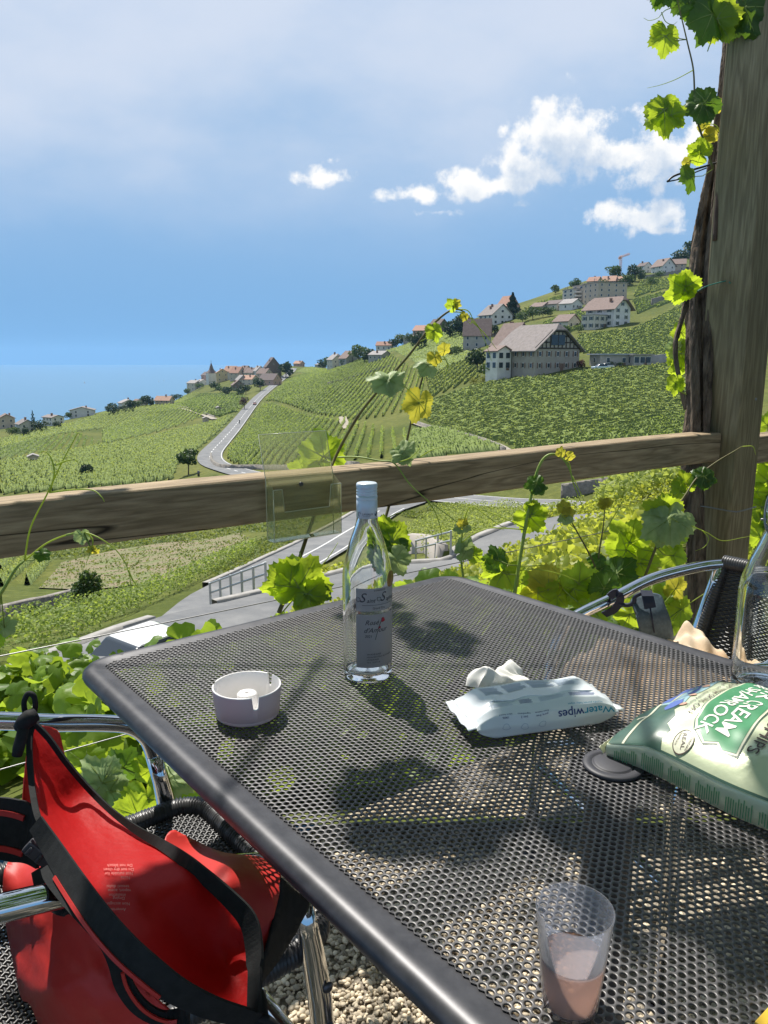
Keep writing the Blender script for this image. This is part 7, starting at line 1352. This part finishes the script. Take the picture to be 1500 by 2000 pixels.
for px, py, w, l, hw, hr, yaw, wc, rc, lb in [(318, 768, 9, 14, 4, 3, 75, 'beige', 'orange', 'low orange roofed house on the left skyline'), (270, 773, 9, 10, 4, 2, 60, 'cream', 'brown', 'small pale house by a dark tree left of the orange roofed house'), (155, 799, 18, 11, 5, 2.2, 15, 'white', 'weathered', 'wide white house on the shore slope at the left'), (244, 799, 13, 10, 4.5, 2.4, 35, 'white', 'grey', 'white house with a grey roof half hidden by bushes'), (97, 832, 9, 11, 5, 1.2, 55, 'white', 'weathered', 'white flat roofed house right of the dark conifer'), (42, 847, 9, 9, 5, 2.2, 40, 'cream', 'weathered', 'cream cube shaped house with a low hipped roof at the left'), (4, 838, 10, 11, 6.5, 2.5, 30, 'beige', 'brown', 'beige house with a brown roof cut by the left edge')]:
    house(px, py, w*.78, l*.78, hw*.85, hr*.85, Y(yaw), wc, rc, lb, rows=2, nx=2, ny=3, over=.6)
for px, py, lb in ((426, 802, 'tiny pale hut in the field left of the road'), (400, 824, 'tiny hut beside the farm track'), (60, 905, 'tiny brick hut in the vineyard at the far left')): house(px, py, 2.4, 2.6, 1.6, .5, Y(25), 'beige', 'grey', lb, rows=1, nx=1, ny=1, chim=0, over=.3, cat='hut', name='hut', door=False, win=(.6, .6))
# --- trees
M_T1 = LEAFMAT('tree_leaf_dark', (.012, .034, .012), (.034, .068, .020), (.06, .11, .02), trans=.2, rough=.55, nscale=.4, island=.25); M_T2 = LEAFMAT('tree_leaf_green', (.028, .062, .014), (.07, .12, .026), (.13, .21, .03), trans=.25, rough=.55, nscale=.4, island=.25); M_T3 = LEAFMAT('conifer_needles', (.012, .032, .018), (.03, .058, .026), (.04, .08, .02), trans=.15, rough=.6, nscale=.4, island=.25); M_T4 = LEAFMAT('purple_leaf', (.045, .022, .022), (.09, .04, .035), (.14, .05, .04), trans=.25, rough=.55, nscale=.4, island=.25); M_T5 = LEAFMAT('yellow_shrub', (.16, .19, .03), (.30, .30, .06), (.35, .36, .06), trans=.3, nscale=.5, island=.25)
M_TRUNK = MAT('tree_trunk', (.10, .075, .055), .95, col2=(.06, .045, .035), nscale=4)
def tree(px, py, hpx, wpx, kind, label, n=900, group=None, trunk=.3, mat=None, cat='tree', d=None):
    p = HIT(px, py) if d is None else None
    if p is None: q = PD(px, py, d); p = np.array([q[0], q[1], float(H([q[0]], [q[1]])[0])])
    d = (p[1]*CF[1]+(p[2]-1.22)*CF[2]); k = d/1500; h, w = hpx*k, wpx*k; g = Vector(p); name = {'cone': 'conifer_tree', 'bush': 'bush', 'column': 'cypress_tree'}.get(kind, 'leafy_tree'); root = empty(name, g, 0, label, 'bush' if kind == 'bush' else cat, group); rng = np.random.default_rng(int(px*3+py)); tb = 0 if kind in ('bush',) else trunk*h
    if kind == 'cone': u = rng.uniform(0, 1, n)**1.6; r = (1-u)**.9*w/2*rng.uniform(.45, 1.05, n)*(.8+.25*np.sin(u*26)); z = tb*.4+u*(h-tb*.4)
    elif kind == 'column': u = rng.uniform(0, 1, n); r = w/2*np.sqrt(np.clip(np.sin(np.clip(u*.92+.08, 0, 1)*PI), .05, 1))*rng.uniform(.6, 1, n); z = u*h
    else:
        nc = 9; cc_ = rng.normal(0, 1, (nc, 3)); cc_ /= np.linalg.norm(cc_, axis=1)[:, None]; cc_ *= rng.uniform(.25, .62, (nc, 1)); ci = rng.integers(0, nc, n); v = rng.normal(0, 1, (n, 3)); v /= np.linalg.norm(v, axis=1)[:, None]; v *= rng.uniform(.62, 1.0, (n, 1))*rng.uniform(.34, .5, nc)[ci][:, None]
        P_ = cc_[ci]+v; m_ = np.abs(P_).max(0); P_ = P_/m_; pos = np.column_stack([g.x+P_[:, 0]*w/2, g.y+P_[:, 1]*w/2, g.z+tb+(P_[:, 2]+1)/2*(h-tb)]); u = None
    if kind in ('cone', 'column'): a = rng.uniform(0, 2*PI, n); pos = np.column_stack([g.x+r*np.cos(a), g.y+r*np.sin(a), g.z+z])
    size = rng.uniform(.6, 1.3, n)*max(.16, min(h, w)*.105)
    link('crown', np_mesh('crown', *quad_cloud(pos, size, (0, -.1, .6), .9, rng)), mat or {'cone': M_T3, 'column': M_T3, 'bush': M_T1}.get(kind, M_T2), root)
    mb = MB(); r0 = max(.06, h*.022); mb.tube([g+Vector((0, 0, -.5)), g+Vector((.02*h, 0, tb)), g+Vector((0, 0, h*.7))], [r0*1.3, r0, r0*.35], 8)
    if kind == 'round':
        for k in range(5): a = k*1.26; mb.tube([g+Vector((0, 0, tb*.9+k*.05*h)), g+Vector((w*.16*math.cos(a), w*.16*math.sin(a), tb+.2*h)), g+Vector((w*.32*math.cos(a), w*.32*math.sin(a), tb+.38*h))], [r0*.5, r0*.35, r0*.15], 6)
    mb.build('trunk', M_TRUNK, root); return root
tree(368, 927, 50, 42, 'round', 'small round tree standing alone at the bend of the road', n=1500, mat=M_T2, trunk=.32)
tree(477, 800, 26, 17, 'round', 'small dark tree on the left verge of the distant road', n=500, mat=M_T4, trunk=.3)
tree(170, 929, 30, 27, 'bush', 'solitary dark round bush in the vineyard at the left', n=1200)
tree(558, 737, 32, 30, 'round', 'big dark round tree at the road end of the village', n=900, mat=M_T1, trunk=.12); tree(508, 763, 24, 26, 'round', 'dark tree beside the road below the village', n=700, mat=M_T1, trunk=.15)
for x, y, h, w, lb in ((66, 838, 36, 16, 'tall dark conifer between the houses at the far left'), (688, 678, 18, 8, 'pointed conifer left of the lone red roofed house on the ridge'), (1000, 622, 48, 42, 'broad dark cedar towering beside the white villa')): tree(x, y, h, w, 'cone', lb, n=1400 if w > 30 else 500, trunk=.2)
for x, y, h, w, lb in ((730, 703, 20, 6, 'slim cypress by the grey house below the ridge'), (803, 678, 18, 6, 'slim cypress left of the dark trees under the pink house'), (1265, 530, 11, 3, 'tiny slim cypress on the right skyline'), (832, 668, 22, 7, 'slim cypress behind the arching shoot')): tree(x, y, h, w, 'column', lb, n=300)
TG = 'trees and bushes around the distant houses'
lab_t = 'dark green tree or bush beside the distant houses'
for x, y, h, w, m in [(80, 842, 16, 24, 1), (25, 850, 14, 22, 2), (52, 850, 12, 16, 1), (110, 834, 10, 14, 1), (175, 794, 9, 10, 1), (136, 799, 10, 12, 2), (222, 808, 16, 26, 1), (258, 802, 15, 20, 1), (266, 795, 12, 16, 2), (285, 772, 16, 20, 1), (296, 771, 12, 14, 1), (240, 803, 9, 18, 1), (112, 800, 7, 9, 2), (345, 766, 10, 20, 1), (366, 755, 9, 12, 2), (420, 760, 12, 16, 1), (430, 765, 10, 14, 2), (445, 770, 14, 18, 1), (465, 772, 12, 20, 1), (480, 768, 13, 18, 1), (540, 744, 12, 16, 2), (390, 758, 8, 14, 2),
                    (632, 706, 14, 18, 1), (645, 702, 16, 18, 2), (670, 702, 10, 14, 2), (700, 704, 22, 30, 2), (712, 706, 16, 20, 1), (720, 706, 18, 20, 1), (770, 672, 14, 18, 1), (785, 668, 18, 22, 2), (800, 664, 14, 22, 2), (818, 682, 26, 26, 1), (848, 664, 18, 22, 1), (880, 658, 22, 24, 1), (900, 655, 32, 34, 1), (915, 650, 22, 20, 1), (895, 692, 14, 20, 2), (880, 694, 12, 16, 1),
                    (932, 722, 30, 34, 1), (985, 715, 18, 18, 1), (968, 740, 28, 36, 2), (950, 735, 18, 22, 2), (1040, 622, 18, 30, 2), (1060, 618, 14, 24, 1), (1075, 616, 12, 20, 2), (1020, 628, 14, 22, 2), (965, 655, 16, 16, 1), (1105, 648, 10, 16, 2), (1130, 648, 10, 16, 2), (1084, 573, 13, 14, 2), (1122, 562, 16, 18, 2), (1200, 550, 22, 26, 2), (1240, 548, 24, 22, 1), (1252, 546, 14, 16, 2), (1225, 556, 16, 22, 2), (1270, 556, 12, 24, 2), (1180, 562, 14, 18, 2), (1330, 522, 26, 26, 1), (1350, 520, 34, 30, 1), (1290, 540, 10, 16, 2), (1212, 560, 12, 16, 1)]:
    tree(x, y+2, h*1.45, w*1.4, 'round', lab_t, n=700, mat=M_T1 if m == 1 else M_T2, trunk=.12, group=TG)
for x, y, w, lb in ((925, 750, 20, 'clipped yellow green shrub left of the hedge below the farmhouse'), (942, 748, 18, 'second yellow green shrub nearer the hedge below the farmhouse')): tree(x, y, 14, w, 'bush', lb, n=500, mat=M_T5)
tree(1135, 724, 22, 22, 'bush', 'dark purple bush at the right corner of the farmhouse', n=500, mat=M_T4)
for x, lb in ((1172, 'left'), (1192, 'middle'), (1208, 'right')): tree(x, 716, 12, 20, 'bush', 'bright green hedge bush before the long shed, the '+lb+' one', n=400, mat=M_T2)
tree(981, 738, 44, 14, 'round', 'slender palm like tree at the left corner of the farmhouse', n=300, mat=M_T1, trunk=.6)
tree(168, 1185, 75, 62, 'bush', 'large leafy shrub by the low wall under the railing at the left', n=2600, mat=M_T2); tree(65, 1205, 22, 26, 'bush', 'small shrub on the low wall at the far left under the railing', n=700, mat=M_T2)
# hedge below the farmhouse
h0, h1 = HIT(952, 744), HIT(1030, 730); n = 2200; t = RNG.uniform(0, 1, n); pos = np.column_stack([h0[0]+(h1[0]-h0[0])*t+RNG.uniform(-.6, .6, n), h0[1]+(h1[1]-h0[1])*t+RNG.uniform(-.6, .6, n), np.zeros(n)]); pos[:, 2] = H(pos[:, 0], pos[:, 1])+RNG.uniform(0, 1.5, n)
tag(link('hedge', np_mesh('hedge', *quad_cloud(pos, RNG.uniform(.3, .5, n), (0, -.2, .6), .9)), M_T1), 'clipped dark hedge below the left end of the farmhouse', 'hedge')
# --- tower crane
M_CRANE = MAT('pale_orange_steel', (.55, .30, .20), .5); p = HIT(1210, 552); cr_ = empty('tower_crane', p, 0, 'thin orange tower crane on the skyline above the apartment block', 'crane'); kz = p[1]/1500*.97; g = Vector(p); hC = 50*kz
def lattice(a, b, w, name):
    a, b = Vector(a), Vector(b); T = (b-a).normalized(); S = T.orthogonal().normalized()*w/2; U_ = T.cross(S).normalized()*w/2; mb = MB(); n = max(4, int((b-a).length/w))
    cs_ = [S+U_, S-U_, -S-U_, -S+U_]
    for c in cs_: mb.tube([a+c, b+c], .10, 4)
    for i in range(n):
        p0, p1 = a.lerp(b, i/n), a.lerp(b, (i+1)/n)
        for k in range(4): mb.tube([p0+cs_[k], p1+cs_[(k+1) % 4]], .05, 4)
    mb.build(name, M_CRANE, cr_)
lattice(g, g+Vector((0, 0, hC)), 1.1, 'mast'); lattice(g+Vector((-4*kz, -1, hC*.93)), g+Vector((20*kz, 4, hC*1.10)), .8, 'jib')
mb = MB(); mb.box(g+Vector((-3*kz, -1, hC*.90)), (1.6, 1.2, 1.2)); mb.build('counterweight', M_CRANE, cr_)
# --- lamp posts / catenary masts on the skyline
for k, x in enumerate((1103, 1108, 1136, 1160)): 
    p = HIT(x, 578-(x-1103)*.3); g = Vector(p); mb = MB(); h = 16*p[1]/1500; mb.tube([g, g+Vector((0, 0, h))], .16, 6); mb.tube([g+Vector((0, 0, h*.9)), g+Vector((1.8, 0, h*.92))], .1, 5); tag(mb.build('railway_mast', M_SCREW), 'thin dark mast on the skyline left of the crane', 'mast', 'masts along the upper skyline')
# --- vehicles
def car(px, py, yaw, col, label, L_=4.3, base=None):
    p = HIT(px, py) if base is None else base; g = Vector(p)+Vector((0, 0, .05)); root = empty('parked_car', g, yaw, label, 'car'); R = Matrix.Rotation(yaw, 3, 'Z'); q = lambda x, y, z: g+R @ Vector((x, y, z)); m = MAT('car_paint', col, .3, metal=.2, coat=.6)
    pr = [(-L_/2, .35), (-L_/2, .75), (-L_*.46, .88), (-L_*.28, .95), (-L_*.20, .98), (L_*.28, .98), (L_*.42, .90), (L_/2, .72), (L_/2, .35)]; mb = MB(); mb.prism([q(x, -.86, z) for x, z in pr], R @ Vector((0, 1.72, 0))); mb.build('body', m, root, bevel=.08)
    pr = [(-L_*.26, .95), (-L_*.10, 1.44), (L_*.26, 1.46), (L_*.44, .92)]; mb = MB(); mb.prism([q(x, -.74, z) for x, z in pr], R @ Vector((0, 1.48, 0))); mb.build('windows', M_PANE, root, bevel=.05)
    mb = MB(); mb.prism([q(x, -.70, z) for x, z in [(-L_*.08, 1.445), (-L_*.06, 1.49), (L_*.22, 1.51), (L_*.25, 1.465)]], R @ Vector((0, 1.40, 0))); mb.build('roof', m, root)
    for x in (-L_*.31, L_*.31):
        for y in (-.80, .80): mb = MB(); mb.lathe([(0, -.1), (.30, -.1), (.32, 0), (.30, .1), (0, .1)], 16, q(x, y, .32), axis=R @ Vector((0, 1, 0))); mb.build('wheel', M_RUBBER, root)
car(1172, 723, Y(8), (.45, .55, .66), 'pale blue car parked between the farmhouse and the long shed'); car(1182, 721, Y(8), (.6, .6, .6), 'silver car parked behind the pale blue car')
i = int(len(RM)*.525); pr_ = RM[i]; p2 = RM[i+2]; car(0, 0, math.atan2(p2[1]-pr_[1], p2[0]-pr_[0]), (.16, .035, .025), 'dark red car on the distant road', base=(pr_[0]+1.6, pr_[1], pr_[2]))
# white car on the lane just beyond the table corner
car(0, 0, math.radians(52), (.74, .74, .72), 'white car on the lane, its roof showing beyond the table corner', L_=4.5, base=(PAD[0], PAD[1], PAD[2]-.12))
# cyclist on the road
i = int(len(RM)*.375); pr_ = Vector(RM[i])+Vector((1.2, 0, .05)); cy_ = empty('bicycle', pr_, 0, 'bicycle ridden along the distant road by a figure in dark clothes', 'bicycle'); dv = Vector((RM[i+1]-RM[i])[:3]).normalized()
for s in (-.5, .5): mb = MB(); c0 = pr_+dv*s+Vector((0, 0, .34)); mb.tube([c0+dv*.33*math.cos(a)+Vector((0, 0, .33*math.sin(a))) for a in np.linspace(0, 2*PI, 17)], .03, 5); mb.build('wheel', M_RUBBER, cy_)
mb = MB(); mb.tube([pr_+dv*-.5+Vector((0, 0, .34)), pr_+dv*-.15+Vector((0, 0, .9)), pr_+dv*.4+Vector((0, 0, .95)), pr_+dv*.5+Vector((0, 0, .34))], .03, 6); mb.build('frame', M_SCREW, cy_)
M_DKCL = MAT('dark_clothes', (.02, .025, .04), .9); me = bpy.data.meshes.new('person'); J = [(0, -.15, .92), (0, -.02, 1.2), (0, .12, 1.42), (0, .18, 1.56), (0, .2, 1.66), (.12, .02, .62), (.12, -.06, .22), (-.12, .1, .72), (-.12, .02, .34), (.2, .3, 1.2), (.2, .46, 1.0), (-.2, .3, 1.2), (-.2, .46, 1.0)]
sd = Vector((dv.y, -dv.x, 0)); me.from_pydata([pr_+sd*x+dv*y+Vector((0, 0, z)) for x, y, z in J], [(0, 1), (1, 2), (2, 3), (3, 4), (0, 5), (5, 6), (0, 7), (7, 8), (2, 9), (9, 10), (2, 11), (11, 12)], []); o = link('person', me, M_DKCL); sk = o.modifiers.new('skin', 'SKIN'); rad_ = [.16, .16, .19, .08, .12, .09, .06, .09, .06, .06, .045, .06, .045]
for v, r in zip(me.skin_vertices[0].data if me.skin_vertices else [], rad_): v.radius = (r, r)
tag(o, 'person in dark clothes riding along the distant road', 'person'); o.modifiers.new('smooth', 'SUBSURF').levels = 1
# road post and bollards
p = on_ground(*(HIT(388, 930)[:2])); mb = MB(); mb.tube([p, p+Vector((0, 0, 1.0))], .22, 10); tag(mb.build('waste_bin', M_SCREW), 'dark litter bin by the small tree at the bend', 'bin')
p = HIT(842, 1056); g = Vector(p); mb = MB(); mb.box(g+Vector((0, 0, .25)), (.3, .3, .8)); mb.box(g+Vector((0, 0, .69)), (.38, .38, .08)); tag(mb.build('stone_pillar', M_WALL, bevel=.03), 'small dark stone pillar above the pale wall at the junction', 'pillar')
# boats on the lake
M_SAIL = LEAFMAT('sail_cloth', (.8, .8, .8), (.85, .85, .85), (.85, .85, .85), trans=.5, island=0)
for x, y, lb in ((165, 749, 'tiny white sail far out on the lake at the left'), (320, 744, 'tiny white sail on the lake left of the village'), (310, 746, 'tiny white boat beside the sail near the village')):
    r = ray(x, y); t = (LAKE_Z-1.22)/r[2]; g = Vector(CAM+t*r); root = empty('sailing_boat', g, 0, lb, 'boat'); s = 9 if 'far' in lb else 6
    mb = MB(); mb.prism([g+Vector((-.5*s, -1, .8)), g+Vector((.55*s, -1, .9)), g+Vector((.4*s, -1, 0)), g+Vector((-.42*s, -1, 0))], (0, 2.2, 0)); mb.build('hull', M_SAIL, root)
    mb = MB(); mb.prism([g+Vector((-.3*s, 0, 1.4)), g+Vector((.42*s, 0, 1.5)), g+Vector((-.02*s, 0, 1.35*s))], (0, .15, 0)); mb.build('sail', M_SAIL, root)
print('clumps', globals().get('NQ'))
HAZE_TOP, HAZE_D = 190, .00007
# ------------------------------------------------------------------ haze: one closed box of even air round everything
mb = MB(); mb.box((0, 6900, (HAZE_TOP-128)/2), (18400, 15000, HAZE_TOP+128))
m, nt, Nn, Ll, P = newmat('haze_air'); Nn.remove(P); pv = Nn.new('ShaderNodeVolumePrincipled')
pv.inputs['Color'].default_value = (.31, .555, .83, 1); pv.inputs['Density'].default_value = HAZE_D; pv.inputs['Anisotropy'].default_value = .1
Ll.new(pv.outputs[0], Nn['Material Output'].inputs['Volume'])
o = mb.build('haze', m); o['kind'] = 'stuff'
